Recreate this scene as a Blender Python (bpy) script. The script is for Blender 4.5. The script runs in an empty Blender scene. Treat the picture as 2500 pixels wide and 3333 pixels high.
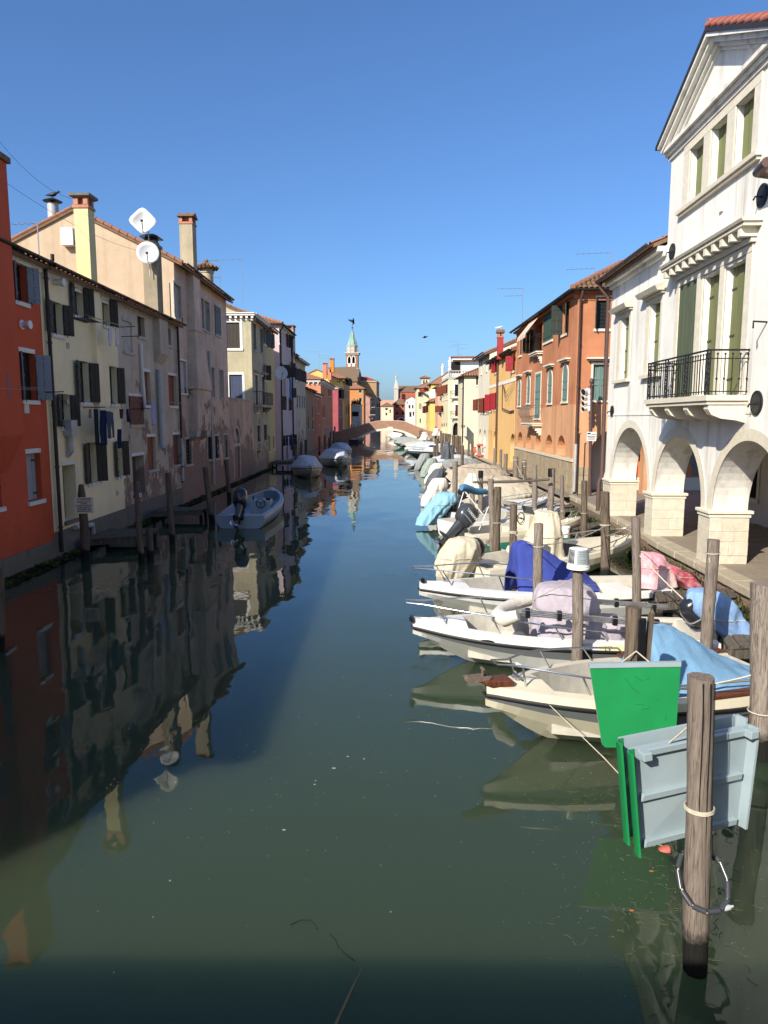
import bpy, bmesh, math, random
from mathutils import Vector, Matrix, noise as mnoise
random.seed(11)
R=math.radians
sc=bpy.context.scene
COL=sc.collection
# ------------------------------------------------------------------ camera
CAMH=4.4; PITCH=R(7.4519); YAW=R(2.1465); FPX=2328.0
cam=bpy.data.objects.new('camera',bpy.data.cameras.new('camera'))
COL.objects.link(cam)
cam.location=(0,0,CAMH); cam.rotation_euler=(R(90)-PITCH,0,YAW)
cam.data.sensor_fit='VERTICAL'; cam.data.sensor_height=24.0; cam.data.lens=24.0*FPX/3333.0
cam.data.clip_start=0.1; cam.data.clip_end=3000
sc.camera=cam
# ------------------------------------------------------------------ sky, sun, exposure
SUN=Vector((0.69,1.0,-0.79)).normalized()          # direction the light travels
elev=math.asin(-SUN.z); az=math.atan2(-SUN.x,-SUN.y) # azimuth of the sun, clockwise from +Y
w=bpy.data.worlds.new('World'); sc.world=w; w.use_nodes=True
nt=w.node_tree; nt.nodes.clear()
sky=nt.nodes.new('ShaderNodeTexSky'); sky.sky_type='NISHITA'; sky.sun_disc=False
sky.sun_elevation=elev; sky.sun_rotation=az
sky.altitude=0; sky.air_density=1.0; sky.dust_density=1.5; sky.ozone_density=10.0
bg=nt.nodes.new('ShaderNodeBackground'); bg.inputs['Strength'].default_value=0.115
wo=nt.nodes.new('ShaderNodeOutputWorld')
nt.links.new(sky.outputs[0],bg.inputs[0]); nt.links.new(bg.outputs[0],wo.inputs[0])
sl=bpy.data.lights.new('sun','SUN'); sl.energy=5.0; sl.angle=R(0.53); sl.color=(1,0.92,0.79)
so=bpy.data.objects.new('sun',sl); COL.objects.link(so); so.location=(-30,-40,50)
so.rotation_euler=SUN.to_track_quat('-Z','Y').to_euler()
sc.view_settings.view_transform='Standard'; sc.view_settings.look='None'
sc.view_settings.exposure=0.62; sc.view_settings.gamma=1.0; sc.view_settings.use_curve_mapping=False
sc.cycles.max_bounces=8; sc.cycles.diffuse_bounces=4; sc.cycles.caustics_reflective=False; sc.cycles.caustics_refractive=False
# ------------------------------------------------------------------ pixel -> world helpers (surveying the photograph)
_c,_s=math.cos(YAW),math.sin(YAW)
def ray(px,py):
    r=(px-1250)/FPX; u=-(py-1666.5)/FPX
    y=math.cos(PITCH)+u*math.sin(PITCH); z=-math.sin(PITCH)+u*math.cos(PITCH)
    return Vector((r*_c-y*_s, r*_s+y*_c, z))
def atz(p,z=0.0):
    d=ray(*p); t=(z-CAMH)/d.z
    return Vector((d.x*t,d.y*t,z))
def aty(p,y):
    d=ray(*p); t=y/d.y
    return Vector((d.x*t,y,CAMH+d.z*t))
def atx(p,x):
    d=ray(*p); t=x/d.x
    return Vector((x,d.y*t,CAMH+d.z*t))
def crop(ox,oy,s): return lambda x,y:(ox+x/s,oy+y/s)
A1=crop(0,450,2.765);A2=crop(0,1100,2.765);A3=crop(500,650,3.318);A4=crop(500,1150,3.318);A5=crop(900,1000,4.1475);A6=crop(1200,1000,4.1475)
B1=crop(1550,750,2.765);B2=crop(1950,30,2.765);B3=crop(1950,750,3.016);B4=crop(1950,1300,3.016);B5=crop(1300,1350,3.318);B6=crop(1300,1700,2.765)
C1=crop(1800,1700,2.37);C2=crop(1300,2050,2.37);C3=crop(1850,2100,2.552);C4=crop(1850,2700,2.552);D6=crop(1300,1380,5.53);D7=crop(1550,1480,3.318)
# ------------------------------------------------------------------ mesh builder
class MB:
    def __init__(s): s.v=[]; s.f=[]; s.m=[]; s.cur=0
    def add(s,vs,fs):
        o=len(s.v); s.v+= [tuple(p) for p in vs]
        for f in fs: s.f.append(tuple(i+o for i in f)); s.m.append(s.cur)
        return s
    def quad(s,a,b,c,d): return s.add([a,b,c,d],[(0,1,2,3)])
    def poly(s,pts): return s.add(pts,[tuple(range(len(pts)))])
    def hexa(s,p):   # 8 corners: bottom 0-3, top 4-7
        return s.add(p,[(3,2,1,0),(4,5,6,7),(0,1,5,4),(1,2,6,5),(2,3,7,6),(3,0,4,7)])
    def box(s,c,size,M=None):
        x,y,z=[k*.5 for k in size]; c=Vector(c)
        p=[Vector(q) for q in ((-x,-y,-z),(x,-y,-z),(x,y,-z),(-x,y,-z),(-x,-y,z),(x,-y,z),(x,y,z),(-x,y,z))]
        if M is not None: p=[M@q for q in p]
        return s.hexa([c+q for q in p])
    def box2(s,a,b):
        a=Vector(a);b=Vector(b)
        return s.box((a+b)/2,[abs(k) for k in (b-a)])
    def loft(s,rings,closed=True,cap0=True,cap1=True):
        n=len(rings[0]); o=len(s.v)
        for r in rings: s.v+=[tuple(p) for p in r]
        for i in range(len(rings)-1):
            for j in range(n if closed else n-1):
                k=(j+1)%n
                s.f.append((o+i*n+j,o+i*n+k,o+(i+1)*n+k,o+(i+1)*n+j)); s.m.append(s.cur)
        if closed and cap0: s.f.append(tuple(o+j for j in reversed(range(n)))); s.m.append(s.cur)
        if closed and cap1: s.f.append(tuple(o+(len(rings)-1)*n+j for j in range(n))); s.m.append(s.cur)
        return s
    def tube(s,pts,r,n=6,caps=True):
        pts=[Vector(p) for p in pts]; rings=[]
        rr=r if isinstance(r,(list,tuple)) else [r]*len(pts)
        up=None
        for i,p in enumerate(pts):
            t=(pts[min(i+1,len(pts)-1)]-pts[max(i-1,0)])
            if t.length<1e-9: t=Vector((0,0,1))
            t.normalize()
            if up is None:
                up=Vector((0,0,1)) if abs(t.z)<.9 else Vector((0,1,0))
            a=t.cross(up)
            if a.length<1e-6: a=t.cross(Vector((1,0,0)))
            a.normalize(); b=a.cross(t).normalized(); up=b
            rings.append([p+(a*math.cos(2*math.pi*k/n)+b*math.sin(2*math.pi*k/n))*rr[i] for k in range(n)])
        return s.loft(rings,True,caps,caps)
    def cyl(s,p0,p1,r0,r1=None,n=10): return s.tube([p0,p1],[r0,r0 if r1 is None else r1],n)
    def lathe(s,c,prof,n=14,axis=None):
        c=Vector(c); rings=[]
        M=axis if axis is not None else Matrix.Identity(3)
        for r,z in prof: rings.append([c+M@Vector((r*math.cos(2*math.pi*k/n),r*math.sin(2*math.pi*k/n),z)) for k in range(n)])
        return s.loft(rings)
    def build(s,name,mat,parent=None,smooth=None,origin=None,bevel=0):
        o0=world_loc(parent) if parent is not None else Vector(origin or (0,0,0))
        me=bpy.data.meshes.new(name)
        me.from_pydata([(p[0]-o0.x,p[1]-o0.y,p[2]-o0.z) for p in s.v],[],s.f)
        for m in (mat if isinstance(mat,(list,tuple)) else [mat]): me.materials.append(m)
        if any(s.m): me.polygons.foreach_set('material_index',s.m)
        if smooth is not None:
            me.polygons.foreach_set('use_smooth',[True]*len(me.polygons))
            me.set_sharp_from_angle(angle=R(smooth))
        me.update()
        return place(name,me,parent,o0,bevel)
WL={}
def world_loc(o): return WL[o.name]
def place(name,me,parent=None,loc=(0,0,0),bevel=0):
    o=bpy.data.objects.new(name,me); COL.objects.link(o)
    if parent is not None:
        o.parent=parent; WL[o.name]=WL[parent.name]
    else:
        o.location=loc; WL[o.name]=Vector(loc)
    if bevel:
        b=o.modifiers.new('bevel','BEVEL'); b.width=bevel; b.segments=2; b.limit_method='ANGLE'; b.angle_limit=R(40)
    return o
def empty(name,loc=(0,0,0)):
    o=bpy.data.objects.new(name,None); COL.objects.link(o); o.location=loc; o.empty_display_size=.3
    WL[o.name]=Vector(loc); return o
def tag(o,label,cat,group=None):
    o['label']=label; o['category']=cat
    if group: o['group']=group
    return o
def struct(o,kind='structure'): o['kind']=kind; return o
def copy_child(src,parent,loc=None):
    c=src.copy(); COL.objects.link(c); c.parent=parent
    if loc is not None: c.location=loc
    WL[c.name]=WL[parent.name]; return c
def text_mesh(txt,size,extrude=.002,align='CENTER',bold=0.0):
    cu=bpy.data.curves.new('t','FONT'); cu.body=txt; cu.size=size; cu.extrude=extrude; cu.align_x=align; cu.align_y='CENTER'; cu.offset=bold; cu.resolution_u=2
    ob=bpy.data.objects.new('t',cu); COL.objects.link(ob)
    dg=bpy.context.evaluated_depsgraph_get(); dg.update()
    me=bpy.data.meshes.new_from_object(ob.evaluated_get(dg))
    bpy.data.objects.remove(ob); bpy.data.curves.remove(cu)
    return me
def put_text(txt,size,mat,parent,pos,xdir,zdir,name='lettering',extrude=.002,sx=1.0,bold=0.0):
    me=text_mesh(txt,size,extrude,bold=bold); me.materials.append(mat); me.name=name
    X=Vector(xdir).normalized(); Z=Vector(zdir).normalized(); N=X.cross(Z)
    M=Matrix((X*sx,Z,N)).transposed().to_4x4(); M.translation=Vector(pos)-WL[parent.name]
    me.transform(M)
    return place(name,me,parent)
# ------------------------------------------------------------------ materials
def lin(h):
    h=h.lstrip('#'); out=[]
    for i in (0,2,4):
        k=int(h[i:i+2],16)/255; out.append(k/12.92 if k<=.04045 else ((k+.055)/1.055)**2.4)
    return out
def rgba(h): return (*lin(h),1) if isinstance(h,str) else (*h,1)
class Mt:
    def __init__(s,name):
        s.m=bpy.data.materials.new(name); s.m.use_nodes=True; s.t=s.m.node_tree
        s.b=s.t.nodes['Principled BSDF']; s.co=None
    def n(s,ty,**kw):
        x=s.t.nodes.new('ShaderNode'+ty)
        for k,v in kw.items():
            if hasattr(x,k): setattr(x,k,v)
            else: x.inputs[k].default_value=v
        return x
    def l(s,a,b): s.t.links.new(a,b)
    def obj(s):
        if s.co is None: s.co=s.n('TexCoord').outputs['Object']
        return s.co
    def map(s,scale=(1,1,1),loc=(0,0,0),rot=(0,0,0)):
        m=s.n('Mapping'); m.inputs['Scale'].default_value=scale; m.inputs['Location'].default_value=loc; m.inputs['Rotation'].default_value=rot
        s.l(s.obj(),m.inputs[0]); return m.outputs[0]
    def noise(s,scale,detail=3,rough=.6,vec=None,dist=0):
        x=s.n('TexNoise'); x.inputs['Scale'].default_value=scale; x.inputs['Detail'].default_value=detail; x.inputs['Roughness'].default_value=rough; x.inputs['Distortion'].default_value=dist
        s.l(vec if vec is not None else s.obj(),x.inputs['Vector']); return x.outputs['Fac']
    def ramp(s,fac,stops):
        r=s.n('ValToRGB'); e=r.color_ramp.elements
        while len(e)<len(stops): e.new(.5)
        for k,(p,c) in enumerate(stops):
            e[k].position=p; e[k].color=c if len(c)==4 else (*c,1)
        s.l(fac,r.inputs[0]); return r.outputs[0]
    def rampf(s,fac,a,b): return s.ramp(fac,[(a,(0,0,0,1)),(b,(1,1,1,1))])
    def mix(s,fac,a,b,mode='MIX'):
        x=s.n('Mix'); x.data_type='RGBA'; x.blend_type=mode
        for sock,val in ((x.inputs[0],fac),(x.inputs[6],a),(x.inputs[7],b)):
            if isinstance(val,(int,float)): sock.default_value=val
            elif isinstance(val,(tuple,list)): sock.default_value=val if len(val)==4 else (*val,1)
            else: s.l(val,sock)
        return x.outputs[2]
    def math(s,op,a,b=None,clamp=False):
        x=s.n('Math'); x.operation=op; x.use_clamp=clamp
        for i,v in enumerate((a,b)):
            if v is None: continue
            if isinstance(v,(int,float)): x.inputs[i].default_value=v
            else: s.l(v,x.inputs[i])
        return x.outputs[0]
    def z(s):
        x=s.n('SeparateXYZ'); s.l(s.obj(),x.inputs[0]); return x.outputs[2]
    def bump(s,h,strength=.3,dist=.01):
        b=s.n('Bump'); b.inputs['Strength'].default_value=strength; b.inputs['Distance'].default_value=dist
        s.l(h,b.inputs['Height']); s.l(b.outputs[0],s.b.inputs['Normal'])
    def out(s,col,rough=.8,metal=0,spec=.3):
        if isinstance(col,(tuple,list)): s.b.inputs['Base Color'].default_value=col if len(col)==4 else (*col,1)
        else: s.l(col,s.b.inputs['Base Color'])
        if isinstance(rough,(int,float)): s.b.inputs['Roughness'].default_value=rough
        else: s.l(rough,s.b.inputs['Roughness'])
        s.b.inputs['Metallic'].default_value=metal; s.b.inputs['Specular IOR Level'].default_value=spec
        return s.m
def mul(c,k): return tuple(x*k for x in c[:3])
def plain(name,h,rough=.6,metal=0,spec=.4,var=.12,scale=6.0,bump=0):
    t=Mt(name); c=lin(h) if isinstance(h,str) else h
    n=t.noise(scale,4); col=t.mix(t.rampf(n,.3,.7),mul(c,1-var),mul(c,1+var*.6))
    if bump: t.bump(t.noise(scale*12,3),bump,.004)
    return t.out(col,rough,metal,spec)
def plaster(name,h,dirt='#6b6258',amt=.5,peel=0,peelz=2.2,peelcol='#8a5a48',soft=.14,zdirt=1.0,streak=.5,lower=None):
    """lime render: mottled colour, washed streaks, a grimy damp foot and patches where it has come off"""
    t=Mt(name); c=lin(h); d=lin(dirt)
    big=t.noise(.45,5,.65); med=t.noise(2.2,5,.7); fine=t.noise(26,4,.7)
    st=t.noise(1.0,4,.65,vec=t.map((2.6,2.6,.16)))
    col=t.mix(t.rampf(big,.3,.72),mul(c,1-soft*1.9),mul(c,1+soft*.5))
    if lower:                # a repainted lower band with an uneven top edge
        zl=t.math('ADD',t.z(),t.math('MULTIPLY',t.math('SUBTRACT',t.noise(.35,2),.5),.35)); cl=lin(lower[1])
        col=t.mix(t.ramp(t.math('MULTIPLY',zl,.1),[(lower[0]*.1-.004,(1,1,1,1)),(lower[0]*.1+.004,(0,0,0,1))]),col,t.mix(t.rampf(big,.3,.72),mul(cl,1-soft*1.4),mul(cl,1+soft*.4)))
    col=t.mix(t.math('MULTIPLY',t.rampf(st,.5,.78),.42*amt*streak*2),col,mul(d,1.0))
    col=t.mix(t.math('MULTIPLY',t.rampf(med,.52,.8),.30*amt),col,mul(d,.9))
    z=t.z()
    zz=t.math('ADD',z,t.math('MULTIPLY',t.math('SUBTRACT',med,.5),2.2))
    foot=t.math('MULTIPLY',t.ramp(t.math('MULTIPLY',zz,.4/zdirt),[(0.12,(1,1,1,1)),(.62,(0,0,0,1))]),.55*amt)
    col=t.mix(foot,col,mul(d,.75))
    h_=t.math('ADD',t.math('MULTIPLY',fine,.35),t.math('MULTIPLY',med,1.0))
    if peel:
        pn=t.noise(.9,6,.7,vec=t.map((1,1,.8),(3.1,7.7,1.2)))
        zr=t.ramp(t.math('MULTIPLY',z,1/max(peelz*2,.1)),[(0,(1,1,1,1)),(1,(0,0,0,1))])
        mask=t.rampf(t.math('ADD',t.math('MULTIPLY',zr,peel*.40),pn),.635,.665)
        br=t.n('TexBrick'); br.inputs['Scale'].default_value=1.0; br.inputs['Brick Width'].default_value=.26; br.inputs['Row Height'].default_value=.075; br.inputs['Mortar Size'].default_value=.012
        br.inputs['Color1'].default_value=rgba(peelcol); br.inputs['Color2'].default_value=(*mul(lin(peelcol),.72),1); br.inputs['Mortar'].default_value=rgba('#9a8f82')
        cb=t.n('CombineXYZ'); sx=t.n('SeparateXYZ'); t.l(t.obj(),sx.inputs[0])
        t.l(t.math('ADD',sx.outputs[0],sx.outputs[1]),cb.inputs[0]); t.l(sx.outputs[2],cb.inputs[1]); t.l(cb.outputs[0],br.inputs['Vector'])
        col=t.mix(mask,col,t.mix(t.rampf(med,.35,.75),br.outputs[0],rgba('#8d8072')))
        h_=t.math('SUBTRACT',h_,t.math('MULTIPLY',mask,1.6))
    t.bump(h_,.35,.02)
    return t.out(col,.9,0,.2)
def stone(name,h,scale=5,rough=.85,var=.25,bump=.5):
    t=Mt(name); c=lin(h)
    a=t.noise(scale,6,.7); b=t.noise(scale*.25,3); f=t.noise(scale*9,4,.75)
    col=t.mix(t.rampf(a,.3,.75),mul(c,1-var),mul(c,1+var*.4)); col=t.mix(t.math('MULTIPLY',t.rampf(b,.45,.7),.3),col,mul(c,.72))
    oi=t.n('ObjectInfo'); col=t.mix(t.math('MULTIPLY',oi.outputs['Random'],.3),col,(c[0]*.72,c[1]*.68,c[2]*.60))
    t.bump(t.math('ADD',a,t.math('MULTIPLY',f,.6)),bump,.02)
    return t.out(col,rough,0,.25)
def wood(name,h,h2,rough=.85,wet=False,sc_=1.0):
    t=Mt(name)
    g=t.noise(2.2*sc_,6,.72,vec=t.map((9,9,.55))); k=t.noise(5*sc_,3,.6,vec=t.map((14,14,.35),(5,1,2)))
    oi=t.n('ObjectInfo')
    col=t.mix(t.rampf(g,.28,.74),rgba(h2),rgba(h)); col=t.mix(t.math('MULTIPLY',t.rampf(k,.55,.66),.75),col,mul(lin(h2),.35))
    col=t.mix(t.math('MULTIPLY',oi.outputs['Random'],.4),col,mul(lin(h2),.9))
    if wet:
        zz=t.math('ADD',t.z(),t.math('MULTIPLY',t.math('SUBTRACT',t.noise(7,4),.5),.28))
        col=t.mix(t.ramp(zz,[(.30,(1,1,1,1)),(.40,(0,0,0,1))]),col,(.012,.012,.010,1))
    t.bump(t.math('ADD',g,t.math('MULTIPLY',t.rampf(k,.6,.5),.8)),.8,.02)
    return t.out(col,rough,0,.2)
def cloth(name,h,var=.16,rough=.9,fade=None):
    t=Mt(name); c=lin(h)
    n=t.noise(2.5,5,.65); col=t.mix(t.rampf(n,.3,.7),mul(c,1-var),mul(c,1+var*.5))
    if fade: col=t.mix(t.rampf(t.noise(1.6,5,.7),.42,.62),col,rgba(fade))
    t.bump(t.math('ADD',t.noise(7,4,.6,dist=1.0),t.math('MULTIPLY',t.noise(160,2),.15)),.5,.03)
    return t.out(col,rough,0,.15)
def gel(name,h,rough=.22,var=.07,grime='#8d8778'):
    t=Mt(name); c=lin(h)
    n=t.noise(1.6,5,.7); st=t.noise(1.2,5,.7,vec=t.map((3,3,.8)))
    col=t.mix(t.rampf(n,.3,.75),mul(c,1-var),c); col=t.mix(t.math('MULTIPLY',t.rampf(st,.55,.8),.22),col,rgba(grime))
    t.bump(t.noise(60,2),.04,.003)
    return t.out(col,t.math('ADD',t.math('MULTIPLY',n,.25),rough),0,.5)
M={}
M['white_stone']=stone('istrian stone','#d9d2c0',7,var=.2,bump=.35)
M['block_old']=stone('old brown stone blocks','#a5967d',4,var=.4,bump=1.0)
M['block']=stone('weathered stone blocks','#d3cbb8',6,var=.22,bump=.9)
M['trachyte']=stone('trachyte paving','#8d8375',9,var=.35,bump=.5)
M['kerb']=stone('kerb stone','#b0a48f',8,var=.3,bump=.7)
M['concrete']=stone('grey base concrete','#77736b',3,var=.35,bump=.6)
M['trim']=plain('painted trim','#d8d5cc',.75,var=.1,bump=.1)
M['trim_old']=plain('old pale trim','#b3aca0',.85,var=.25,scale=4,bump=.2)
M['glass']=Mt('window glass').out((.012,.014,.016),.06,0,.5)
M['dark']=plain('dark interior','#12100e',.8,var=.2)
M['iron']=plain('dark wrought iron','#26272a',.5,.3,var=.2)
M['gutter']=plain('dark painted gutter','#35302d',.5,.2,var=.2)
M['pipe_brown']=plain('brown downpipe','#54403a',.5,.1,var=.15)
M['pipe_grey']=plain('pale grey pipe','#a9aaa8',.55,.1,var=.15)
M['tile']=stone('clay roof tile','#9a6f58',5,.9,var=.4,bump=.5)
M['tile_old']=stone('old lichen clay tile','#80654f',5,.9,var=.5,bump=.6)
M['tile_new']=stone('new red clay tile','#a8685a',5,.85,var=.25,bump=.3)
M['steel']=plain('stainless tube','#b9bcc0',.25,.9,var=.05)
M['rope']=plain('pale rope','#b9b2a0',.9,var=.25,scale=30)
M['black_plastic']=plain('black plastic','#141518',.4,var=.2)
M['white_paint']=plain('white enamel','#dcdcd8',.4,var=.06)
M['pole']=wood('weathered pole wood','#a1968b','#655a51',wet=True,sc_=2.0)
M['pole_dark']=wood('dark wet pole wood','#857768','#463c33',wet=True)
M['plank']=wood('grey pier plank','#7d766a','#443e37')
M['text_black']=plain('black lettering','#15151a',.6,var=.05)
M['text_red']=plain('red lettering','#8e1f1c',.6,var=.05)
M['text_white']=plain('white lettering','#d5d7da',.5,var=.05)
def moss_mat():
    t=Mt('algae and moss'); n=t.noise(6,6,.7); m=t.noise(1.3,4)
    col=t.ramp(n,[(.3,(.014,.016,.006,1)),(.5,(.06,.08,.018,1)),(.72,(.17,.18,.05,1))]); col=t.mix(t.rampf(m,.45,.65),col,(.018,.016,.011,1))
    t.bump(t.noise(14,5,.75),1.0,.05); return t.out(col,.9,0,.2)
M['moss']=moss_mat()
# ------------------------------------------------------------------ facades, walls, windows, roofs
class Fac:
    """vertical plane: origin p, horizontal direction d (u axis), outward normal n"""
    def __init__(s,p,d,n):
        s.p=Vector((p[0],p[1],0)); s.d=Vector((d[0],d[1],0)).normalized(); s.n=Vector((n[0],n[1],0)).normalized()
    def P(s,u,z,o=0.0):
        q=s.p+s.d*u+s.n*o; return Vector((q.x,q.y,z))
    def px(s,pt,o=0.0):
        D=ray(*pt); C=Vector((0,0,CAMH)); p=s.p+s.n*o
        t=(p-C).dot(s.n)/D.dot(s.n); q=C+D*t
        return ((q-s.p).dot(s.d),q.z)
    def rect(s,a,b,o=0.0):
        (x0,y0),(x1,y1)=a,b; xm=(x0+x1)/2; ym=(y0+y1)/2
        ua=s.px((x0,ym),o)[0]; ub=s.px((x1,ym),o)[0]
        return min(ua,ub),max(ua,ub),s.px((xm,y1),o)[1],s.px((xm,y0),o)[1]
def arc_pts(u0,u1,zs,rise,n=14,pointed=False):
    c=(u0+u1)/2; r=(u1-u0)/2; out=[]
    for k in range(n+1):
        a=math.pi*(1-k/n)
        if pointed:
            q=abs(math.cos(a)); out.append((c+r*math.cos(a), zs+rise*(1-q**1.6)**.62))
        else: out.append((c+r*math.cos(a),zs+rise*math.sin(a)))
    return out
def wall(mb,F,u0,u1,z0,z1,holes=(),depth=.18,o=0.0,reveal=True):
    us=sorted({u0,u1,*[max(u0,min(u1,h[k])) for h in holes for k in ('u0','u1')]})
    zs=sorted({z0,z1,*[max(z0,min(z1,h[k])) for h in holes for k in ('z0','z1')]})
    for i in range(len(us)-1):
        # merge vertical runs to keep faces few
        run=None
        for j in range(len(zs)-1):
            um=(us[i]+us[i+1])/2; zm=(zs[j]+zs[j+1])/2
            inside=any(h['u0']<um<h['u1'] and h['z0']<zm<h['z1'] for h in holes)
            if not inside:
                if run is None: run=zs[j]
            if (inside or j==len(zs)-2) and run is not None:
                top=zs[j] if inside else zs[j+1]
                mb.quad(F.P(us[i],run,o),F.P(us[i+1],run,o),F.P(us[i+1],top,o),F.P(us[i],top,o)); run=None
    for h in holes:
        a,b,c,d=h['u0'],h['u1'],h['z0'],h['z1']; dp=h.get('depth',depth); rise=h.get('rise',0)
        if rise:
            pts=arc_pts(a,b,d-rise,rise,h.get('n',14),h.get('pointed',False)); m=len(pts)//2
            for k in range(m): mb.add([F.P(a,d,o),F.P(*pts[k],o),F.P(*pts[k+1],o)],[(0,1,2)])
            for k in range(m,len(pts)-1): mb.add([F.P(b,d,o),F.P(*pts[k],o),F.P(*pts[k+1],o)],[(0,1,2)])
            mb.add([F.P(a,d,o),F.P(*pts[m],o),F.P(b,d,o)],[(0,1,2)])
            if reveal:
                path=[(a,c)]+pts+[(b,c)]
                for k in range(len(path)-1):
                    mb.quad(F.P(*path[k],o),F.P(*path[k+1],o),F.P(*path[k+1],o-dp),F.P(*path[k],o-dp))
                mb.quad(F.P(a,c,o),F.P(b,c,o),F.P(b,c,o-dp),F.P(a,c,o-dp))
        elif reveal:
            path=[(a,c),(a,d),(b,d),(b,c),(a,c)]
            for k in range(4): mb.quad(F.P(*path[k],o),F.P(*path[k+1],o),F.P(*path[k+1],o-dp),F.P(*path[k],o-dp))
def fbox(mb,F,u0,u1,z0,z1,o0,o1):
    mb.hexa([F.P(u0,z0,o0),F.P(u1,z0,o0),F.P(u1,z0,o1),F.P(u0,z0,o1),F.P(u0,z1,o0),F.P(u1,z1,o0),F.P(u1,z1,o1),F.P(u0,z1,o1)])
    return mb
def planks(mb,F,u0,u1,z0,z1,o0,o1,n):
    g=.012; w_=(u1-u0)/n
    for k in range(n): fbox(mb,F,u0+k*w_+(g/2 if k else 0),u0+(k+1)*w_-(g/2 if k<n-1 else 0),z0,z1,o0,o1+(.004 if k%2 else 0))
SH={}
def shm(h):
    if h not in SH:
        t=Mt('shutter paint '+h); c=lin(h); g=t.noise(2.5,5,.7,vec=t.map((6,6,.5))); f=t.noise(1.4,3)
        col=t.mix(t.rampf(g,.3,.75),mul(c,.78),mul(c,1.1)); col=t.mix(t.math('MULTIPLY',t.rampf(f,.5,.75),.35),col,mul(c,.66))
        t.bump(g,.25,.006); SH[h]=t.out(col,.65,0,.3)
    return SH[h]
def leaf(F,ua,z0,z1,w_,ang,sgn,mat,parent,seed=0):
    """an open shutter leaf hinged at ua; ang from the wall plane; sgn -1 folds towards lower u"""
    d=F.d*sgn*math.cos(ang)+F.n*math.sin(ang); n=F.n*math.cos(ang)-F.d*sgn*math.sin(ang)
    G=Fac(F.P(ua,0,.03),d,n); mb=MB()
    planks(mb,G,0,w_,z0+.02,z1-.02,0,.035,2 if w_<.6 else 3)
    for zz in (z0+(z1-z0)*.15,z0+(z1-z0)*.5,z0+(z1-z0)*.85): fbox(mb,G,.01,w_-.02,zz-.035,zz+.035,.038,.055)
    return mb.build('shutter',mat,parent)
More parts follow.
